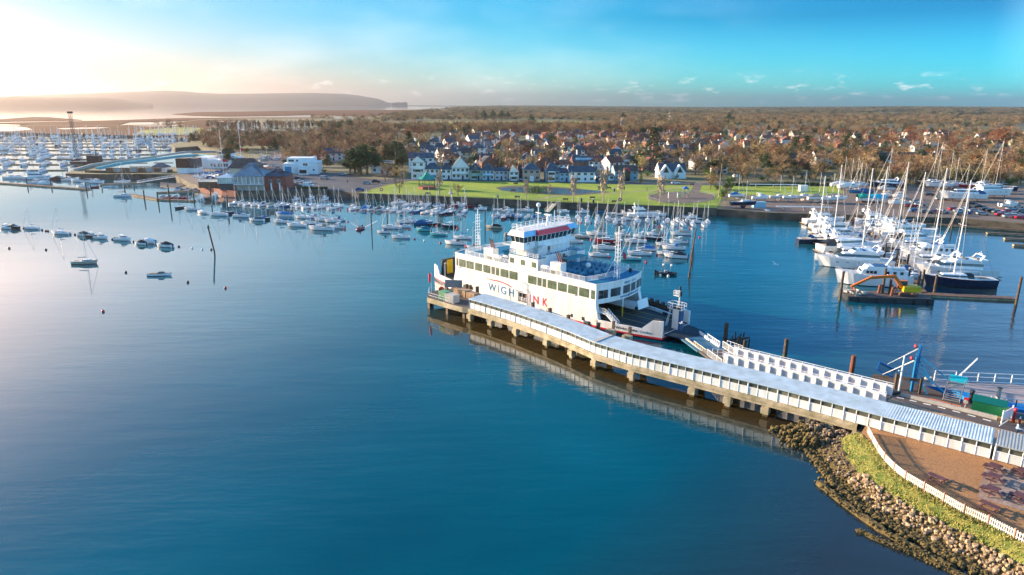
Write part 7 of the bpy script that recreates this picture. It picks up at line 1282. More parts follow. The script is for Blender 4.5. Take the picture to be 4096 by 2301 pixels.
# lifeboat station, clubhouses, bathing pool
def block(name, label, cat, zf, x0, x1, yb, D_, boxes, z=2.66, extra=None):
    a, W_, rz = front(zf, x0, x1, yb, z); t = thing(name, label, cat, a, rz)
    for u0, u1, v0, v1, z0, z1, m in boxes: b = MB(); b.box(u0 * W_, u1 * W_, v0 * D_, v1 * D_, z0, z1); b.build('wall_block', m, t)
    if extra: extra(t, W_, D_)
    return t
W2 = M['white']
block('lifeboat_station', 'white flat roofed lifeboat station with a large blue door', 'building', ZJ, 335, 692, 902, 16, [(0, .30, 0, .9, 0, 6.2, W2), (.08, .82, .25, 1, 0, 9.0, W2), (.45, .72, -.12, .3, 0, 4.4, W2), (.3, .97, .1, .95, 0, 6.8, W2)], extra=lambda t, W_, D_: (MB().box(.06 * W_, .24 * W_, -.1, .02, 0, 4.4).build('boat_door', M['sky'], t), MB().box(.48 * W_, .68 * W_, -.12 * D_ - .06, -.12 * D_, .8, 2.8).build('window', M['glass'], t), win(t, .2 * W_, 6.9, 3, 1.2, .25 * D_), win(t, .62 * W_, 4.9, 2.6, 1.2, .1 * D_), win(t, .37 * W_, 7, 1, 1, .25 * D_), win(t, .85 * W_, 2, .9, 1, .1 * D_), (lambda b: (railing(b, [(.1 * W_, .27 * D_, 9), (.8 * W_, .27 * D_, 9), (.8 * W_, .98 * D_, 9)], 1, 2, (1,)), b.build('roof_railing', M['white'], t)))(MB())))
def hiproof(t, x0, x1, y0, y1, z, h, m, name='roof', hip=None): r = MB(); r.gable(x0, x1, y0, y1, z, h, .4, .15, 0, (y1 - y0) / 2 if hip is None else hip); r.build(name, m, t)
block('sailing_clubhouse', 'white clubhouse with a round pointed tower by the bathing pool', 'building', ZM, 1960, 2390, 842, 20, [(0, .3, .1, 1, 0, 6.5, W2), (.28, .84, 0, .9, 0, 5.2, W2), (.55, .82, .2, .7, 5.2, 9, W2), (.84, 1, .15, .7, 0, 6.6, W2)], extra=lambda t, W_, D_: (hiproof(t, .54 * W_, .83 * W_, .18 * D_, .72 * D_, 9, 2.6, M['browntile']), [win(t, W_ * k, 1.2, 1.1, 1.8) for k in (.4, .47, .57, .64, .7, .76)], [win(t, W_ * k, 6.0, 1.1, 1.4, .2 * D_) for k in (.6, .67, .74)]))
block('club_tower', 'dark weatherboarded race box on white base beside the clubhouse', 'building', ZM, 1770, 1965, 892, 12, [(.1, .62, 0, .6, 0, 3.2, W2), (.06, .64, -.02, .62, 3.2, 8.4, mat('dark_boarding', (.10, .045, .03), .8)), (.62, 1, .2, 1, 2.8, 8.2, mat('slate_hanging', (.14, .10, .09), .7)), (.62, 1, .2, 1, 0, 2.8, W2)])
block('boathouse', 'glazed restaurant with a big grey pyramid roof on the quay', 'building', ZK, 880, 1310, 600, 18, [(.05, .98, .05, 1, 0, 3.0, M['concl']), (0, 1, 0, 1, 3.0, 6.8, mat('glazed_wall', (.22, .20, .18), .2, .4, 5, c2=(.5, .42, .36)))], extra=lambda t, W_, D_: (hiproof(t, 0, W_, 0, D_, 6.8, 5.2, mat('zinc', (.27, .30, .32), .5)), [MB().box(W_ * k - .12, W_ * k + .12, -.1, .05, 3, 6.8).build('post', W2, t) for k in (0, .14, .28, .42, .56, .7, .84, 1)], (lambda b: (railing(b, [(0, -1.4, 3), (W_, -1.4, 3)], 1, 1.5, (1, .5)), b.box(0, W_, -1.5, 0, 2.8, 3), b.build('balcony', W2, t)))(MB())))
block('conservatory', 'white framed glass conservatory on stilts left of the pyramid roof', 'building', ZK, 640, 860, 600, 8, [(.1, .95, .1, 1, 0, 3.0, M['dgrey']), (0, 1, 0, 1, 3.2, 6.0, mat('conserv', (.35, .36, .30), .15, .4, 6, c2=(.7, .66, .58)))], extra=lambda t, W_, D_: (hiproof(t, 0, W_, 0, D_, 6.0, 1.6, W2), [MB().box(W_ * k / 8 - .08, W_ * k / 8 + .08, -.06, .05, 3.2, 6.0).build('post', W2, t) for k in range(9)]))
block('terrace_bar', 'low dark building with white railed roof terrace at the quay edge', 'building', ZK, 350, 640, 560, 9, [(0, 1, 0, 1, 0, 2.8, M['wood']), (0, 1, -.02, 1, 2.8, 3.0, M['cream'])], extra=lambda t, W_, D_: (lambda b: (railing(b, [(0, D_, 3), (0, 0, 3), (W_, 0, 3)], 1, 1.5, (1, .5), .06), b.build('terrace_railing', W2, t)))(MB()))
block('brick_boatstore', 'red brick building with two white windows beside the pyramid roof', 'building', ZK, 1305, 1640, 590, 14, [(0, 1, 0, 1, 0, 6.4, M['brick'])], extra=lambda t, W_, D_: (hiproof(t, 0, W_, 0, D_, 6.4, 2.2, M['slate']), win(t, .32 * W_, 3.2, 1.3, 1.5), win(t, .68 * W_, 3.4, 1.3, 1.5), MB().box(.35 * W_, .40 * W_, -1.2, -.6, 0, 3.2).build('banner', W2, t), MB().box(.72 * W_, .77 * W_, -1.2, -.6, 0, 3.4).build('banner', W2, t)))
block('brown_roofed_store', 'building with a steep brown roof behind the pyramid roof', 'building', ZK, 800, 1200, 400, 14, [(0, 1, 0, 1, 0, 5, M['cream'])], extra=lambda t, W_, D_: hiproof(t, 0, W_, 0, D_, 5, 4.6, M['browntile'], hip=3))
block('flat_roofed_office', 'small brick office with a white flat roof by the car park entrance', 'building', ZK, 1140, 1330, 350, 8, [(0, 1, 0, 1, 0, 3.6, mat('orange_brick', (.42, .17, .09), .8)), (-.02, 1.02, -.06, 1, 3.6, 4.1, W2)], extra=lambda t, W_, D_: [win(t, W_ * k, 1.2, .9, 1.1) for k in (.3, .6, .85)])
for k in range(16): boat('open', ZK(430 + (k % 8) * 34, 345 + (k // 8) * 26 + (k % 3) * 6, 2.66), 60 + k * 17, 4, tail='beside the dark race box', group='boats in the club yard', cover=('blue', 'grey', 'white')[k % 3])
for k in range(8): boat('sail', ZK(300 + k * 42, 395 + (k % 3) * 12, 2.66), 80 + k * 9, 6.5, tail='ashore at the club quay', group='boats in the club yard', cover=('blue', 'white')[k % 2], sc=.8)
for x, y, c in ((560, 355, 'white'), (600, 372, 'silver'), (640, 340, 'blue'), (720, 330, 'grey'), (750, 345, 'white'), (520, 420, 'blue')): park(ZK, x, y, c, 20, 'beside the clubhouse')
# bathing pool inside its sea wall
pool = [(395, 672), (480, 655), (600, 640), (700, 628), (770, 622), (800, 632), (770, 650), (700, 668), (620, 682), (500, 684), (400, 681)]
sheet('pool_water', [G(x, y, 2.66) for x, y in pool], 2.66, wm)
def boxwall(name, label, px, h, th, m, cat='wall', z=2.6):
    pts = [G(x, y, z) for x, y in px]; b = MB(pts[0])
    for a, c in zip(pts, pts[1:]): b.beam(a + Vector((0, 0, h / 2)), c + Vector((0, 0, h / 2)), th, h)
    return tag(b.build(name, m), label, cat)
boxwall('pool_wall', 'long turquoise painted inner wall of the sea water bathing pool', [(385, 676), (480, 656), (600, 641), (720, 626), (790, 622), (860, 628)], 1.0, 1.2, M['turq']); boxwall('pool_wall', 'pale outer wall curving round the far side of the bathing pool', [(300, 684), (370, 664), (480, 648), (600, 634), (740, 612), (860, 610), (960, 616)], 1.4, 1.2, M['concl'])
boxwall('pool_wall', 'row of low huts and dark wall along the near side of the pool', [(345, 690), (430, 692), (560, 690), (690, 688)], 1.3, 2.0, M['wall_dark'])
for k in range(7):
    crate('beach_hut', ['small brown hut', 'small white hut'][k % 2] + ' on the near pool wall, %s from the left' % nth(k), 'hut', (440 + k * 32, 688), 3.2, 2.4, 2.2, [M['wood'], M['concl']][k % 2], G, 3.6, 0, 'huts beside the bathing pool', M['browntile'])
t = thing('pool_kiosk', 'square white kiosk with a dark pyramid roof beside the bathing pool', 'kiosk', ZM(1595, 880, 2.66)); MB().box(-4, 4, 0, 7, 0, 3).build('wall', W2, t); hiproof(t, -4, 4, 0, 7, 3, 2, M['slate'])
for k, (x, y, l) in enumerate(((560, 653, 9), (655, 652, 12), (560, 668, 12))): a = G(x, y, 2.7); t = thing('pool_raft', 'low float on the bathing pool, %s from the left' % nth(k), 'raft', a, .1, 'floats on the bathing pool'); MB().box(-l / 2, l / 2, -.6, .6, 0, .25).build('deck', M['dgrey'], t); MB().box(-l / 2, l / 2, -.7, -.6, 0, .12).build('edge', M['concl'], t)
# dark crane barge
t = thing('crane_barge', 'dark crane barge with a very tall lattice pile frame in the left marina', 'crane', ZM(930, 800)); MB().box(-13, 11, -4, 4, -.5, 2.0).build('hull', M['dark'], t); MB().box(-2, 6, -2.5, 2.5, 2.0, 6).build('deckhouse', M['dark'], t)
b = MB()
for dx, dy in ((-.9, -.9), (.9, -.9), (.9, .9), (-.9, .9)): b.beam((-10 + dx, dy, 2.4), (-10 + dx * .8, dy * .8, 34), .14, .14)
for k in range(11): z = 3 + k * 2.7; [b.beam((-10 + a[0] * .85, a[1] * .85, z), (-10 + c[0] * .85, c[1] * .85, z + 2.7), .1, .1) for a, c in (((-1, -1), (1, -1)), ((1, -1), (1, 1)), ((1, 1), (-1, 1)), ((-1, 1), (-1, -1)))]
b.box(-11.2, -8.8, -1.2, 1.2, 34, 35.2); b.build('pile_frame', M['dark'], t); b = MB(); b.beam((0, 0, 5), (-3, 0, 20), .25, .25); b.ball((-3.2, 0, 20), .9, 7, 5); b.beam((3, 0, 5), (4, 0, 10), .4, .4); b.build('jib', M['dark'], t)
def flag(zf, x, y, h, label, z=2.66, fh=.9): t = thing('flagpole', label, 'flagpole', zf(x, y, z), 0, 'flagpoles'); MB().tube((0, 0, 0), (0, 0, h), .14, .08).build('pole', W2, t); fm = MB(); fm.rows([[(0, 0, h * fh), (1.0, .2, h * fh - .1), (2.0, -.1, h * fh + .05), (2.8, .2, h * fh - .2)], [(0, 0, h * fh + 1.6), (1.0, .2, h * fh + 1.5), (2.0, -.1, h * fh + 1.5), (2.8, .2, h * fh + 1.2)]]); fm.build('flag', M['red'], t)
flag(ZM, 2250, 900, 25, 'tall white flagpole with a red ensign before the clubhouse', fh=.28); flag(ZM, 2435, 820, 28, 'second tall white flagpole beside the dinghy park', fh=.35)
for x, y, h, l in ((2440, 1220, 17, 'tall pink flag mast at the right end of the park lawn'), (1550, 1100, 12, 'plain mast standing at the left end of the lawn')): zz = ZI if x > 2000 else ZJ; t = thing('flag_mast', l, 'mast', zz(x, y, 2.66)); MB().tube((0, 0, 0), (.3, 0, h), .13, .08).build('mast', M['pink'], t); MB().box(-.5, .5, -.05, .05, h * .5, h * .5 + .1).build('yard', W2, t)
for x, y, h, l, zz in ((2635, 930, 9.5, 'tall telegraph pole before the pink house', None), (2395, 1050, 6, 'street lamp at the play area path', None)): pass
# park furniture
def bandstand():
    c = ZJ(1782, 1045, 2.66); t = thing('bandstand', 'bandstand with a green tented roof on thin posts at the left of the lawn', 'bandstand', c); b = MB(); b.prism([(4.3 * math.cos(PI * k / 4 + PI / 8), 4.3 * math.sin(PI * k / 4 + PI / 8)) for k in range(8)], 0, 1.2); b.build('base', M['brick'], t)
    for k in range(8): a = PI * k / 4 + PI / 8; MB().tube((4 * math.cos(a), 4 * math.sin(a), 1.2), (4 * math.cos(a), 4 * math.sin(a), 5.0), .09).build('post', M['navy'], t)
    b = MB(); b.rows([[(r * math.cos(PI * k / 4 + PI / 8), r * math.sin(PI * k / 4 + PI / 8), z) for k in range(8)] for r, z in ((4.9, 4.8), (3.2, 5.7), (1.5, 6.8), (.4, 8.0), (.02, 8.8))], closed=True); b.build('roof', mat('bandstand_green', (.03, .30, .20), .5), t); b = MB(); pts = [(4 * math.cos(PI * k / 4 + PI / 8), 4 * math.sin(PI * k / 4 + PI / 8), 1.2) for k in range(9)]; railing(b, pts, 1, 1, (1,)); b.build('railing', M['navy'], t)
bandstand()
t = thing('drinking_fountain', 'small stone drinking fountain on the lawn beside the bandstand', 'fountain', ZJ(2020, 1095, 2.66)); MB().rows([[(r * math.cos(a), r * math.sin(a), z) for a in [PI * k / 4 for k in range(8)]] for r, z in ((1.0, 0), (1.0, .4), (.45, .5), (.4, 1.3), (.8, 1.5), (.2, 1.8), (.2, 2.8), (.05, 3.2))], closed=True).build('column', M['concl'], t); MB().box(-1.2, 1.2, -1.2, 1.2, 0, .15).build('step', M['concl'], t)
def bench():
    t = thing('park_bench', '', 'bench'); MB().box(-.9, .9, -.2, .25, .42, .48).build('seat', M['wood'], t); MB().obox((0, .3, .75), (1.8, .06, .5)).build('backrest', M['wood'], t); [MB().box(x, x + .08, -.2, .3, 0, .45).build('leg', M['dgrey'], t) for x in (-.85, .77)]; return t
for zf, x, y in ((ZI, 410, 1008), (ZI, 425, 1145), (ZI, 910, 1168), (ZI, 1400, 1190), (ZI, 385, 1078), (ZI, 1345, 1052), (ZI, 2185, 1018), (ZJ, 1790, 1110), (ZI, 1180, 1150)): o = proto_or_copy('bench', bench, zf(x, y, 2.68), PI * rnd.choice((0, 1)), 1.25, 'b', 'park benches'); defer(o, 'wooden park bench', 'park benches', 'on the green lawn')
def litter():
    t = thing('litter_bin', '', 'bin'); MB().tube((0, 0, 0), (0, 0, 1.0), .3, n=8).build('body', M['navy'], t); MB().tube((0, 0, 1.0), (0, 0, 1.2), .33, .2, n=8).build('lid', M['sky'], t); return t
for x, y in ((1192, 1186), (1402, 1072), (228, 1140), (1070, 1175)): o = proto_or_copy('lit', litter, ZI(x, y, 2.68), 0, 1.3, 'b', 'litter bins'); defer(o, 'dark litter bin', 'litter bins', 'on the park lawn')
for zf, x, y, l in ((ZI, 1457, 1188, 'round red lifebuoy board at the park wall below the poplars'), (ZJ, 1322, 1082, 'round red lifebuoy board at the left end of the park wall')): t = thing('lifebuoy_board', l, 'lifebuoy', zf(x, y, 2.68), PI / 2); MB().tube((-.1, 0, 1.4), (.1, 0, 1.4), .75, n=14).build('ring', M['red'], t); MB().box(-.05, .05, -.1, .1, 0, 1.0).build('post', M['white'], t); MB().tube((-.12, 0, 1.4), (-.1, 0, 1.4), .35, n=12).build('centre', M['white'], t)
def playframe():
    c = ZI(2115, 1135, 2.68); t = thing('climbing_frame', 'blue roofed climbing frame with slide in the playground', 'climbing frame', c); b = MB(); [b.box(x - .1, x + .1, y - .1, y + .1, 0, 4.2) for x in (-1, 1) for y in (-1, 1)]; b.build('post', M['concl'], t); b = MB(); b.rows([[(-1.4, -1.4, 4.0), (1.4, -1.4, 4.0), (1.4, 1.4, 4.0), (-1.4, 1.4, 4.0)], [(-.05, -.05, 5.2), (.05, -.05, 5.2), (.05, .05, 5.2), (-.05, .05, 5.2)]], closed=True); b.build('roof', M['royal'], t); MB().box(-1, 1, -1, 1, 2, 2.1).build('platform', M['green'], t); MB().beam((-1, 0, 2), (-4.5, -1, .2), .8, .15).build('slide', M['green'], t); MB().beam((1, 0, 2), (3, 0, 2), .8, .1).build('bridge', M['yellow'], t)
playframe()
t = thing('swing_frame', 'white swing frame at the left of the playground', 'swing', ZI(1990, 1140, 2.68)); b = MB(); [b.tube((x, s, 0), (x, 0, 2.6), .08) for x in (-2, 2) for s in (-1, 1)]; b.tube((-2, 0, 2.6), (2, 0, 2.6), .08); b.build('frame', W2, t); [MB().box(x - .2, x + .2, -.1, .1, .5, .55).build('seat', M['dark'], t) for x in (-1, 1)]
# ---------------------------------------------------------------- trees
def crown_faces(b, rr, cl, n, s, mi=0, flat_=1.0):
    """leaf-sized faces gathered round clump centres cl = [(centre, radius)]"""
    for k in range(n):
        c, r = cl[rr.randrange(len(cl))]; u = Vector((rr.gauss(0, 1), rr.gauss(0, 1), rr.gauss(0, 1))).normalized() * r * (.55 + .5 * rr.random()); u.z *= flat_; p = Vector(c) + u
        a, q = rr.random() * 6.28, rr.random() * 2 - 1; d1 = Vector((math.cos(a), math.sin(a), q * .7)).normalized() * s * rr.uniform(.6, 1.3); d2 = d1.cross(Vector((rr.random() - .5, rr.random() - .5, rr.random() + .3))).normalized() * s * rr.uniform(.25, .6)
        b.add([p - d1 - d2, p + d1 - d2 * .4, p + d2], [(0, 1, 2)], mi)
def tree_mesh(kind, seed):
    rr = random.Random(seed); tr = MB(); cr = MB()
    if kind == 'bare':
        H_ = 10; tr.tube((0, 0, 0), (rr.uniform(-.3, .3), 0, 3.2), .42, .28, 6); tips = []
        for k in range(9): a = k * 2.4 + rr.random(); p = Vector((0, 0, 2.2 + .35 * k)); q = p + Vector((math.cos(a) * rr.uniform(1.6, 3.2), math.sin(a) * rr.uniform(1.6, 3.2), rr.uniform(1.8, 3.4))); tr.tube(p, q, .17, .07, 4, cap=False); e = q + Vector((math.cos(a + .6), math.sin(a + .6), 1.4)) * rr.uniform(.6, 1.3); tr.tube(q, e, .07, .03, 3, cap=False); tips += [q, e]
        cl = [(t_ + Vector((0, 0, .2)), rr.uniform(1.0, 1.9)) for t_ in tips] + [((0, 0, 7.6), 2.2)]
        for k in range(900):
            c, r = cl[rr.randrange(len(cl))]; u = Vector((rr.gauss(0, 1), rr.gauss(0, 1), abs(rr.gauss(0, .9)) - .2)).normalized(); p = Vector(c) + u * r * rr.random(); q = p + (u + Vector((0, 0, .5))).normalized() * rr.uniform(.5, 1.2); s = Vector((u.y, -u.x, rr.uniform(-.5, .5))).normalized() * .10; cr.add([p - s, p + s, q], [(0, 1, 2)])
    elif kind == 'round':
        tr.tube((0, 0, 0), (0, 0, 3), .4, .3, 6); cl = [((rr.gauss(0, 1.7), rr.gauss(0, 1.7), 5.4 + rr.gauss(0, 1.3)), rr.uniform(1.2, 2.1)) for k in range(12)]; [tr.tube((0, 0, 2.4), c, .15, .05, 4, cap=False) for c, r in cl[:7]]; crown_faces(cr, rr, cl, 800, .42)
    elif kind == 'pine':
        tr.tube((0, 0, 0), (.3, 0, 8), .45, .25, 6); cl = []
        for k in range(19): a = rr.random() * 6.28; r = rr.uniform(.4, 3.8); h = 3.0 + 6.6 * (1 - (r / 4.6) ** 2) * rr.uniform(.35, 1); cl.append(((math.cos(a) * r, math.sin(a) * r, h), rr.uniform(1.2, 1.9))); tr.tube((0, 0, h - 2), (math.cos(a) * r, math.sin(a) * r, h - .3), .13, .06, 4, cap=False)
        crown_faces(cr, rr, cl, 1900, .45, flat_=.75)
    elif kind == 'cedar':
        tr.tube((0, 0, 0), (0, 0, 12), .6, .15, 6); cl = []
        for k in range(26): a = k * 2.4; h = 2.2 + k * .42; r = (13 - h) * .50 * rr.uniform(.5, 1); cl.append(((math.cos(a) * r, math.sin(a) * r, h), rr.uniform(1.1, 1.8))); tr.tube((0, 0, h - .3), (math.cos(a) * r, math.sin(a) * r, h), .13, .05, 4, cap=False)
        crown_faces(cr, rr, cl, 1700, .42, flat_=.42)
    elif kind == 'cypress':
        tr.tube((0, 0, 0), (0, 0, 2), .25, .2, 6); cl = [((rr.gauss(0, .3), rr.gauss(0, .3), .9 + k * .62), max(.3, 1.25 * (1 - (k / 11) ** 1.8))) for k in range(11)]; crown_faces(cr, rr, cl, 700, .34)
    elif kind == 'bush':
        tr.tube((0, 0, 0), (0, 0, 1), .2, .15, 5); cl = [((rr.gauss(0, .9), rr.gauss(0, .9), 1.3 + rr.gauss(0, .4)), rr.uniform(.7, 1.2)) for k in range(7)]; crown_faces(cr, rr, cl, 420, .33)
    elif kind == 'poplar':
        tr.tube((0, 0, 0), (0, 0, 9.5), .34, .06, 6)
        for k in range(26): a = k * 2.4; h = 1.4 + k * .27; q = Vector((math.cos(a) * rr.uniform(.7, 1.5), math.sin(a) * rr.uniform(.7, 1.5), h + rr.uniform(1.8, 2.8))); tr.tube((0, 0, h), q, .08, .03, 4, cap=False); [cr.add([q + Vector((rr.gauss(0, .3), rr.gauss(0, .3), rr.gauss(0, .5))) + o_ for o_ in (Vector((-.025, 0, 0)), Vector((.025, 0, 0)), Vector((0, 0, rr.uniform(.7, 1.3))))], [(0, 1, 2)]) for _ in range(6)]
    return tr, cr
CRM = dict(bare=M['twig'], round=M['twig2'], pine=M['pine'], cedar=M['pine'], cypress=M['ever'], bush=M['ever'], poplar=M['poplar'])
NT = dict(bare='leafless brown tree', round='rounded brown tree', pine='dark green pine', cedar='large dark spreading cedar', cypress='slim dark cypress', bush='green rounded evergreen', poplar='bare upright poplar')
TN = dict(bare='bare_tree', round='bare_tree', pine='pine_tree', cedar='cedar_tree', cypress='cypress_tree', bush='evergreen_shrub', poplar='poplar_tree')
CROWN = {}
def tree(kind, loc, sc=1.0, tail='', group='trees', var=0, m=None, stem=None):
    key = ('tree', kind, var, m)
    def mk():
        t = thing(TN[kind], '', 'tree' if kind != 'bush' else 'shrub'); tr, cr = tree_mesh(kind, sum(map(ord, kind)) % 7 + var * 13 + len(kind)); tr.build('trunk', M['poplar'] if kind == 'poplar' else M['barkt'], t); c = cr.build('crown', M[m] if m else CRM[kind], t); CROWN[(kind, var)] = c.data; return t
    o = proto_or_copy(key, mk, loc, rnd.random() * 6.28, sc, '', group); defer(o, stem or NT[kind], group, tail); return o
rnd = random.Random(77)
# seafront and park trees one can name
for x, y, s in ((985, 1180, 1.05), (1290, 1180, 1.25), (1470, 1165, 1.15), (1860, 1200, 1.05)): tree('poplar', ZI(x, y, 2.66), s, 'on the park lawn', 'poplars on the park lawn')
for x, y, s in ((515, 1145, .72), (745, 1130, .5)): tree('poplar', ZI(x, y, 2.66), s, 'by the pond', 'poplars on the park lawn')
tree('poplar', ZJ(1905, 1105, 2.66), .95, 'behind the bandstand', 'poplars on the park lawn'); tree('bare', ZJ(2092, 1122, 2.66), .55, 'near the stone fountain', 'park trees'); tree('bare', ZI(757, 985, 2.66), .38, 'before the grey blue house', 'park trees')
tree('round', ZI(2370, 1045, 2.66), .95, 'beside the playground path', 'park trees', m='rusty' if False else None)
for x, y, s in ((1360, 975, .7), (1460, 985, .75), (1540, 1000, .7), (1505, 1090, .6)): tree('bare', ZJ(x, y, 2.66), s, 'left of the seafront houses', 'park trees')
for kd, zf, x, y, s, tl_, m in [('pine', ZJ, 1010, 905, 1.35, 'beside the car park', None), ('pine', ZJ, 1060, 900, 1.45, 'beside the car park', None), ('pine', ZJ, 1120, 905, 1.6, 'beside the car park', None), ('pine', ZJ, 1180, 900, 1.65, 'beside the car park', None), ('pine', ZJ, 1235, 890, 1.5, 'beside the car park', None), ('cedar', ZJ, 1090, 890, .9, 'beside the car park', None), ('cedar', ZJ, 1380, 800, 1.0, 'behind the flat roofed house', None), ('cedar', ZJ, 1470, 810, 1.2, 'behind the flat roofed house', None), ('pine', ZJ, 1430, 790, 1.3, 'behind the flat roofed house', None), ('pine', ZJ, 1530, 830, 1.1, 'behind the flat roofed house', None), ('cedar', ZJ, 1600, 720, 1.45, 'behind the white villa', None), ('cypress', ZJ, 1690, 700, 1.5, 'behind the white villa', None), ('pine', ZJ, 735, 475, 1.3, 'above the brown wood', None), ('pine', ZJ, 905, 500, 1.5, 'above the brown wood', None), ('pine', ZJ, 1015, 500, 1.8, 'above the brown wood', None), ('cedar', ZJ, 565, 735, .95, 'behind the lifeboat station', None), ('bush', ZJ, 1330, 665, 2.2, 'beyond the flat roofed house', None), ('bush', ZJ, 2050, 805, 1.7, 'behind the big gabled house', None), ('cedar', ZI, 1785, 815, 1.95, 'behind the two gabled house', None), ('cypress', ZI, 1665, 985, .85, 'on the seafront by the garages', None), ('round', ZI, 745, 850, 1.7, 'behind the seafront cottages', None), ('round', ZI, 1620, 790, 1.9, 'left of the large cedar', None), ('round', ZI, 335, 690, 1.5, 'in the gardens behind', None), ('cypress', ZI, 460, 700, 1.1, 'in the gardens behind', None), ('bush', ZI, 530, 740, 1.6, 'in the gardens behind', None), ('bush', ZI, 800, 570, 2.8, 'beside the white gabled houses', None), ('cypress', ZI, 1480, 790, .9, 'by the red gabled roof', None), ('cypress', ZI, 1560, 820, .9, 'by the red gabled roof', None), ('poplar', ZI, 1475, 480, 1.9, 'standing beyond the roofs', None), ('poplar', ZI, 1955, 400, 2.2, 'standing beyond the roofs', None), ('bush', ZI, 1570, 480, 2.6, 'beyond the town roofs', None), ('pine', ZI, 565, 400, 1.9, 'on the far field edge', None), ('pine', ZI, 90, 360, 2.3, 'beyond the far field', None), ('pine', ZI, 180, 355, 2.3, 'beyond the far field', None), ('pine', ZI, 270, 355, 2.3, 'beyond the far field', None), ('pine', ZI, 330, 350, 2.0, 'beyond the far field', None), ('pine', ZI, 1490, 350, 1.9, 'in the distant wood', None),
    ('cedar', ZR, 590, 700, 1.5, 'behind the boatyard', None), ('cedar', ZR, 680, 680, 1.5, 'behind the boatyard', None), ('cedar', ZR, 1020, 650, 1.4, 'behind the boatyard', None), ('cedar', ZR, 1130, 640, 1.5, 'behind the boatyard', None), ('round', ZR, 290, 690, 2.0, 'behind the boatyard', None), ('round', ZR, 150, 790, 1.7, 'behind the boatyard', None), ('bush', ZR, 460, 700, 1.9, 'behind the boatyard', None), ('bush', ZR, 380, 740, 1.6, 'behind the boatyard', None), ('bush', ZR, 870, 610, 2.6, 'behind the boatyard', None), ('round', ZR, 1080, 800, 1.4, 'behind the boatyard', None), ('round', ZR, 1200, 790, 1.4, 'behind the boatyard', None), ('bush', ZR, 950, 690, 1.5, 'behind the boatyard', None), ('bush', ZR, 30, 850, 1.5, 'at the boatyard corner', None), ('bush', ZR, 10, 900, 1.6, 'at the boatyard corner', None), ('bush', ZR, -20, 960, 1.4, 'at the boatyard corner', None), ('bare', ZR, 425, 850, .55, 'on the boatyard lawn', None), ('bare', ZR, 575, 840, .5, 'on the boatyard lawn', None), ('bare', ZR, 755, 840, .45, 'on the boatyard lawn', None), ('bush', ZR, 780, 790, 1.5, 'behind the boatyard', None), ('pine', ZR, 35, 330, 2.4, 'in the wood beyond the roofs', None), ('bush', ZR, 1165, 410, 3.0, 'yellow green beyond the roofs', None)]:
    tree(kd, zf(x, y, 2.6), s, tl_, 'garden and field trees', m=m)
for x, y, s in ((1990, 775, 1.3), (2030, 775, 1.35), (2065, 775, 1.2)): tree('cypress', ZI(x, y, 2.6), s, 'behind the two gabled house', 'garden and field trees', var=1, m='rusty' if False else 'rusty', stem='dark red brown conifer')
for x, y, s in ((1600, 480, 2.2), (2380, 540, 2.6), (2330, 520, 2.2)): tree('round', ZR(x, y, 2.6), s, 'beyond the boatyard roofs', 'garden and field trees', m='rusty', stem='orange leaved tree')
# band of scrub and trees directly behind the boatyard
for k in range(40):
    x = 1180 + 1400 * k / 40 + rnd.uniform(-12, 12); kd = rnd.choice(('bare', 'round', 'bush', 'bare')); tree(kd, ZR(x, rnd.uniform(795, 835), 2.6), rnd.uniform(.8, 1.2) * (1.3 if kd == 'bush' else 1), 'behind the yacht masts', 'scrub behind the boatyard', m='rusty' if kd == 'round' and rnd.random() < .5 else None, stem='orange brown tree' if False else None)
for k in range(46):
    x = 990 + 1590 * k / 46 + rnd.uniform(-14, 14); kd = rnd.choice(('bare', 'round', 'bush', 'round')); tree(kd, ZR(x, rnd.uniform(838, 862), 2.6), rnd.uniform(.8, 1.15) * (1.3 if kd == 'bush' else 1), 'close behind the yard', 'scrub behind the boatyard')
for k in range(16): tree(rnd.choice(('bush', 'round', 'bare')), ZR(80 + k * 58 + rnd.uniform(-12, 12), rnd.uniform(800, 828), 2.6), rnd.uniform(.7, 1.1), 'beyond the boatyard lawn', 'scrub behind the boatyard')
for k in range(26): x = rnd.uniform(1160, 1560); y = rnd.choice((650, 662, 700, 706)) + rnd.uniform(-5, 5); q = G(x, y, 2.6); (1285 < x < 1380 or 1480 < x < 1580 or (y > 690 and x < 1500)) or tree(rnd.choice(('bush', 'bare', 'round', 'pine')), q, rnd.uniform(.7, 1.0), 'behind the car park', 'garden and field trees')
for k in range(44): x = rnd.uniform(1580, 2860); y = rnd.uniform(610, 700); tree(rnd.choice(('bush', 'pine', 'bush', 'cypress', 'round')), G(x, y, 2.6), rnd.uniform(.8, 1.15), 'between the near houses', 'trees among the houses', var=1)
# town houses
def town_house(v):
    def mk():
        rr = random.Random(v); t = thing('house', '', 'house'); wall = [w_, M['rbrick'], w_, M['rbrick'], M['cream'], w_][v % 6]; roof = ['slate', 'brown', 'tile', 'tile', 'brown', 'slate', 'tile', 'slate', 'brown'][v % 9]; housegeo(t, rr.uniform(8, 12), rr.uniform(7, 8.5), rr.uniform(4.4, 5.4), rr.uniform(2.8, 3.6), wall, ROOF[roof], style=('side', 'front')[v % 2], cols=3, hip=(0, 0, 2.5)[v % 3], chim=1 + v % 2)
        return t
    return mk
WN = ['white', 'brick', 'white', 'brick', 'cream', 'white']; RN = ['slate', 'brown', 'red tiled', 'red tiled', 'brown', 'slate', 'red tiled', 'slate', 'brown']
def inpoly(p, poly):
    x, y = p; c = False; j = len(poly) - 1
    for i in range(len(poly)):
        if (poly[i][1] > y) != (poly[j][1] > y) and x < (poly[j][0] - poly[i][0]) * (y - poly[i][1]) / (poly[j][1] - poly[i][1]) + poly[i][0]: c = not c
        j = i
    return c
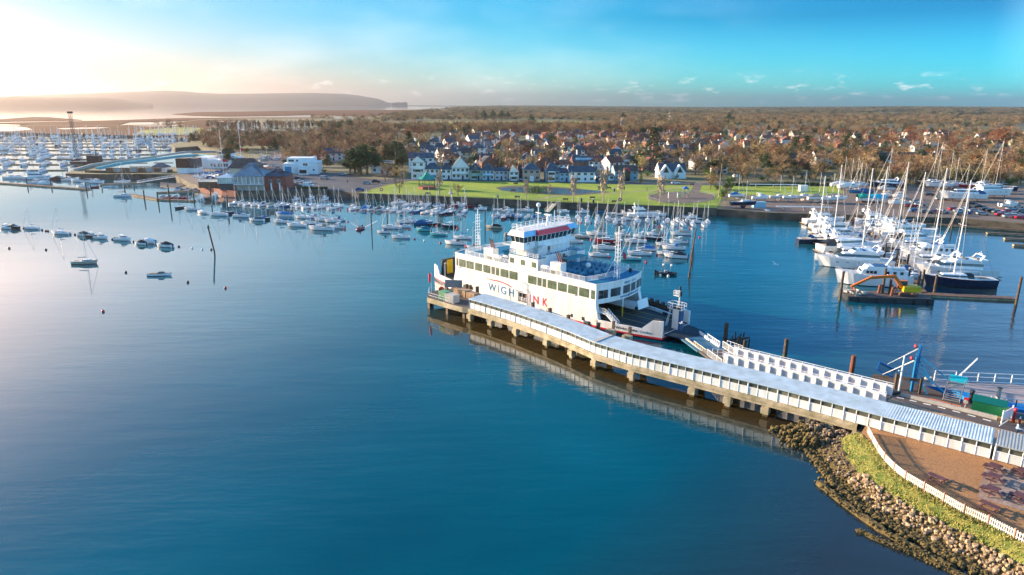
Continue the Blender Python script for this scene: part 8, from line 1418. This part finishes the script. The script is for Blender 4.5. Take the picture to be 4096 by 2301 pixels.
FIELDS = FLD + [[(1540, 524), (1640, 516), (1920, 512), (2060, 504), (2410, 504), (2420, 486), (2200, 482), (1700, 484), (1540, 494)], [(530, 545), (830, 545), (830, 508), (530, 520)], [(1160, 500), (1420, 494), (1340, 482), (1160, 486)]]
nh = 0
for r_, y in enumerate((700, 682, 664, 646, 630, 616, 603, 591, 580, 570, 561, 553, 545, 538, 531, 524, 518, 512)):
    pm = (y - 412) * 1.0 / 43; x = 1560 + rnd.uniform(0, 60); xe = 4200
    while x < xe:
        x += 14.5 * pm * rnd.uniform(.85, 1.5); yy = y + rnd.uniform(-5, 5)
        if y > 690 and not (1560 < x < 1640 or 2760 < x < 2860): continue
        if y > 672 and 1600 < x < 1900: continue
        if x > 2860 and y > 610: continue
        if x < 2850 and y < 540: continue
        if x < 1750 and y < 590: continue
        if x > 2860 and rnd.random() < (.35 if y > 560 else .5): continue
        if rnd.random() < .10 or any(inpoly((x, yy), f) for f in FIELDS): continue
        if nh >= 265: break
        p = G(x, yy, 2.6); rr_ = math.hypot(p.x, p.y); p.z = max(2.6, rise(p.x, p.y)) if rr_ > 850 else 2.6; v = rnd.randrange(18) if x > 2300 or rnd.random() < .4 else rnd.choice((0, 2, 5, 6, 12, 14, 1, 9))
        zone = ('near town' if y > 610 else 'middle town' if y > 560 else 'far town') + (' right' if x > 2900 else '')
        desc = '%s house with %s roof%s' % (WN[v % 6], RN[v % 9], ', gabled' if v % 2 else '')
        o = proto_or_copy(('th', v), town_house(v), p, rnd.choice((0, .15, -.2, 1.5, .5)) + rnd.uniform(-.1, .1), rnd.uniform(.85, 1.1), desc, 'houses of the town'); defer(o, desc, 'houses of the town', zone); spots.append((p.x + 4, p.y + 4)); nh += 1
# individual garden trees between the houses
def clear(p, d=7.5): return all((p.x - a) ** 2 + (p.y - c) ** 2 > d * d for a, c in spots)
nt_ = 0
for k in range(900):
    if nt_ >= 150: break
    y = 712 - 150 * rnd.random() ** 1.3; x = rnd.uniform(1540, 2900) if y > 620 or rnd.random() < .6 else rnd.uniform(2900, 4150)
    if y > 690 and 1610 < x < 2800: continue
    p = G(x, y, 2.6)
    if not clear(p): continue
    kd = rnd.choice(('bare', 'bare', 'round', 'round', 'bare', 'bush', 'bush', 'cypress', 'pine')); s = rnd.uniform(.6, 1.15) * {'bush': 1.4, 'cypress': .9, 'pine': .7}.get(kd, 1); tree(kd, p, s, 'among the town gardens', 'trees among the houses', var=rnd.randrange(2)); nt_ += 1
# woodland and distant trees
LP = [(v.x, v.y) for v in LAND]
def scatter(r0, r1, step, a0, a1, rule):
    out = []; n = int((r1 * r1 - r0 * r0) / 2 * R_(a1 - a0) / (step * step))
    for k in range(n):
        r = math.sqrt(rnd.uniform(r0 * r0, r1 * r1)); a = R_(rnd.uniform(a0, a1)); X, Y = r * math.sin(a), r * math.cos(a); d = CR.transposed() @ Vector((X, Y, 2.6 - CH))
        px, py = 2048 + CF * d.x / -d.z, 1150.5 - CF * d.y / -d.z
        pr = rule(px, py)
        if pr and rnd.random() < pr and inpoly((X, Y), LP) and not any(inpoly((px, py), f) for f in FIELDS):
            if r < 1300 and not clear(Vector((X, Y, 0)), 6): continue
            out.append((X, Y, max(2.6, rise(X, Y)) if r > 850 else 2.6))
    return out
def rule(x, y):
    if x < 830 and y > 534 and not (760 < x and 560 < y): return 0
    if x < 300: return .5
    if y > 700: return 0
    if x < 1570:
        if 820 < x < 1290 and 518 < y < 552: return 0
        if 930 < x < 1150 and y > 612: return .0
        if 1150 < x and 600 < y < 655: return .9
        if 1180 < x and y > 655: return .3 if y < 690 else 0
        if x < 760: return .6 if y < 534 else 0
        if x < 900: return .8 if y < 603 else 0
        if y < 505: return .25
        return 1.0 if 552 < y < 640 else .8
    if y > 530 and x < 2880: return .08 if y > 545 else .5
    if x >= 2880 and y > 640: return .8 if y < 700 and x > 2900 else .5
    if x > 2880 and y > 505: return .25
    if x < 1800 and y < 450: return .25
    return .85
pts_near = scatter(400, 1200, 9.5, -27, 42, rule); pts_mid = scatter(1200, 2600, 16, -16, 42, rule); pts_far = scatter(2600, 9500, 40, -10, 42, rule)
def wood(label, pts, key, s0, s1, var=0):
    me = bpy.data.meshes.new('wood'); me.from_pydata(pts, [], []); o = bpy.data.objects.new('woodland', me); COL.objects.link(o)
    src = bpy.data.objects.new('tree_source', CROWN[key]); ng = bpy.data.node_groups.new('wood', 'GeometryNodeTree'); ng.interface.new_socket('Geometry', in_out='INPUT', socket_type='NodeSocketGeometry'); ng.interface.new_socket('Geometry', in_out='OUTPUT', socket_type='NodeSocketGeometry')
    n = ng.nodes.new; l = ng.links.new; gi = n('NodeGroupInput'); go = n('NodeGroupOutput'); ip = n('GeometryNodeInstanceOnPoints'); oi = n('GeometryNodeObjectInfo'); oi.inputs['Object'].default_value = src; oi.inputs['As Instance'].default_value = True
    l(gi.outputs[0], ip.inputs['Points']); l(oi.outputs['Geometry'], ip.inputs['Instance'])
    rv = n('FunctionNodeRandomValue'); rv.data_type = 'FLOAT_VECTOR'; rv.inputs[0].default_value = (0, 0, 0); rv.inputs[1].default_value = (0, 0, 6.28); l(rv.outputs[0], ip.inputs['Rotation'])
    r2 = n('FunctionNodeRandomValue'); r2.data_type = 'FLOAT_VECTOR'; r2.inputs[0].default_value = s0; r2.inputs[1].default_value = s1; r2.inputs['Seed'].default_value = 5; l(r2.outputs[0], ip.inputs['Scale'])
    l(ip.outputs[0], go.inputs[0]); md = o.modifiers.new('wood', 'NODES'); md.node_group = ng; return tag(o, label, 'woodland', kind='stuff')
def split(pts, fr):
    out = [[] for _ in fr]
    for p in pts:
        u = rnd.random(); acc = 0
        for i, f in enumerate(fr):
            acc += f
            if u < acc: out[i].append(p); break
    return out
a, b_, c, d = split(pts_near, (.36, .30, .17, .17)); wood('dense brown leafless wood behind the dinghy park and town', a, ('bare', 0), (.9, .9, .85), (1.45, 1.45, 1.35)); wood('rounded brown tree crowns massed behind the town', b_, ('round', 0), (.9, .9, .8), (1.5, 1.5, 1.35)); wood('dark pines scattered through the nearer wood', c, ('pine', 0), (.6, .6, .6), (1.2, 1.2, 1.2)); wood('evergreen bushes scattered through the nearer wood', d, ('bush', 0), (.8, .8, .8), (1.8, 1.8, 1.6))
a, b_, c = split(pts_mid, (.32, .48, .20)); wood('leafless trees of the middle distance', a, ('bare', 1), (1, 1, .8), (1.6, 1.6, 1.2)); wood('brown tree belts of the middle distance', b_, ('round', 1), (1, 1, .8), (1.7, 1.7, 1.2)); wood('dark evergreens of the middle distance', c, ('pine', 0), (.7, .7, .6), (1.3, 1.3, 1.0))
b_, c = split(pts_far, (.84, .16)); wood('distant brown woodland reaching the horizon', b_, ('round', 1), (2.5, 2.5, .9), (5.5, 5.5, 1.5)); wood('distant dark pine belts near the horizon', c, ('pine', 0), (2, 2, .8), (4, 4, 1.3))
for x, y, s, kd in ((1380, 655, 1.0, 'bush'), (1300, 690, .8, 'bush'), (1440, 690, .9, 'bush'), (1275, 650, .9, 'bush'), (1405, 640, 1.1, 'bare'), (1460, 640, 1.0, 'round'), (1250, 640, .9, 'cypress'), (1600, 655, 1.4, 'pine'), (1640, 640, 1.2, 'bush'), (1570, 700, .8, 'bush'), (2700, 715, 1.0, 'bush'), (2640, 700, 1.1, 'bush'), (2780, 700, 1.3, 'round'), (2820, 690, 1.2, 'bush'), (2560, 690, 1.3, 'round'), (2590, 705, 1.2, 'bush'), (2850, 730, 1.2, 'bush'), (2870, 760, 1.2, 'bush'), (2880, 700, 1.4, 'round'), (2840, 650, 1.7, 'round')): tree(kd, G(x, y, 2.6), s, 'beside the seafront', 'garden and field trees')
# hedge lines round the far fields and along gardens
b = MB(); rr = random.Random(12)
def hedgeline(px, w=3, h=2.5):
    P_ = [G(x, y, 2.6) for x, y in px]
    for a, c in zip(P_, P_[1:]):
        n = int((c - a).length / 2.2)
        for k in range(n): p = a.lerp(c, k / n); crown_faces(b, rr, [((p.x, p.y, 3.2), w * .5)], 7, .8, 0, .9)
for px in (((1640, 506), (1900, 502), (2100, 497)), ((1560, 497), (1800, 494), (2100, 492), (2400, 488)), ((2060, 500), (2100, 492)), ((1900, 508), (1930, 495)), ((2220, 502), (2240, 488)), ((540, 540), (800, 542)), ((1180, 492), (1350, 490))): hedgeline(px)
tag(b.build('field_hedges', M['twig']), 'ragged brown hedges dividing the yellow green fields', 'hedges', kind='stuff')
# ---------------------------------------------------------------- haze
# beyond the 300 sailing boats that show largest, the farthest ones are kept as one object
sb = sorted([o for o in COL.objects if o.parent is None and o.name.startswith('sailing_boat')], key=lambda o: o.location.length)
far = set(sb[295:]); PENDING[:] = [q for q in PENDING if q[0] not in far]
fm = MB(); fmats = []
for o in far:
    Mx = Matrix.LocRotScale(o.location, o.rotation_euler, o.scale)
    for ch in list(o.children):
        me = ch.data; k = len(fm.v); T_ = Mx @ Matrix.Translation(ch.location); fm.v += [T_ @ v.co for v in me.vertices]; fm.f += [[k + i for i in pl_.vertices] for pl_ in me.polygons]
        ms = []
        for m_ in me.materials:
            if m_ not in fmats: fmats.append(m_)
            ms.append(fmats.index(m_))
        fm.m += [ms[pl_.material_index] for pl_ in me.polygons]; bpy.data.objects.remove(ch)
    bpy.data.objects.remove(o)
tag(fm.build('distant_yachts', fmats), 'farthest yachts with a thicket of masts at the far edge of the left marina and ashore beyond', 'yachts', kind='stuff')
flush_labels()
hm = bpy.data.materials.new('haze'); hm.use_nodes = True; nt = hm.node_tree; nt.nodes.clear()
o = nt.nodes.new('ShaderNodeOutputMaterial'); v = nt.nodes.new('ShaderNodeVolumePrincipled'); nt.links.new(v.outputs[0], o.inputs['Volume'])
v.inputs['Density'].default_value = HAZE_D; v.inputs['Color'].default_value = (*HAZE_C, 1); v.inputs['Anisotropy'].default_value = HAZE_G
hz = MB().box(-26500, 26500, -500, 26500, -3.5, 330).build('haze', hm); hz['kind'] = 'stuff'
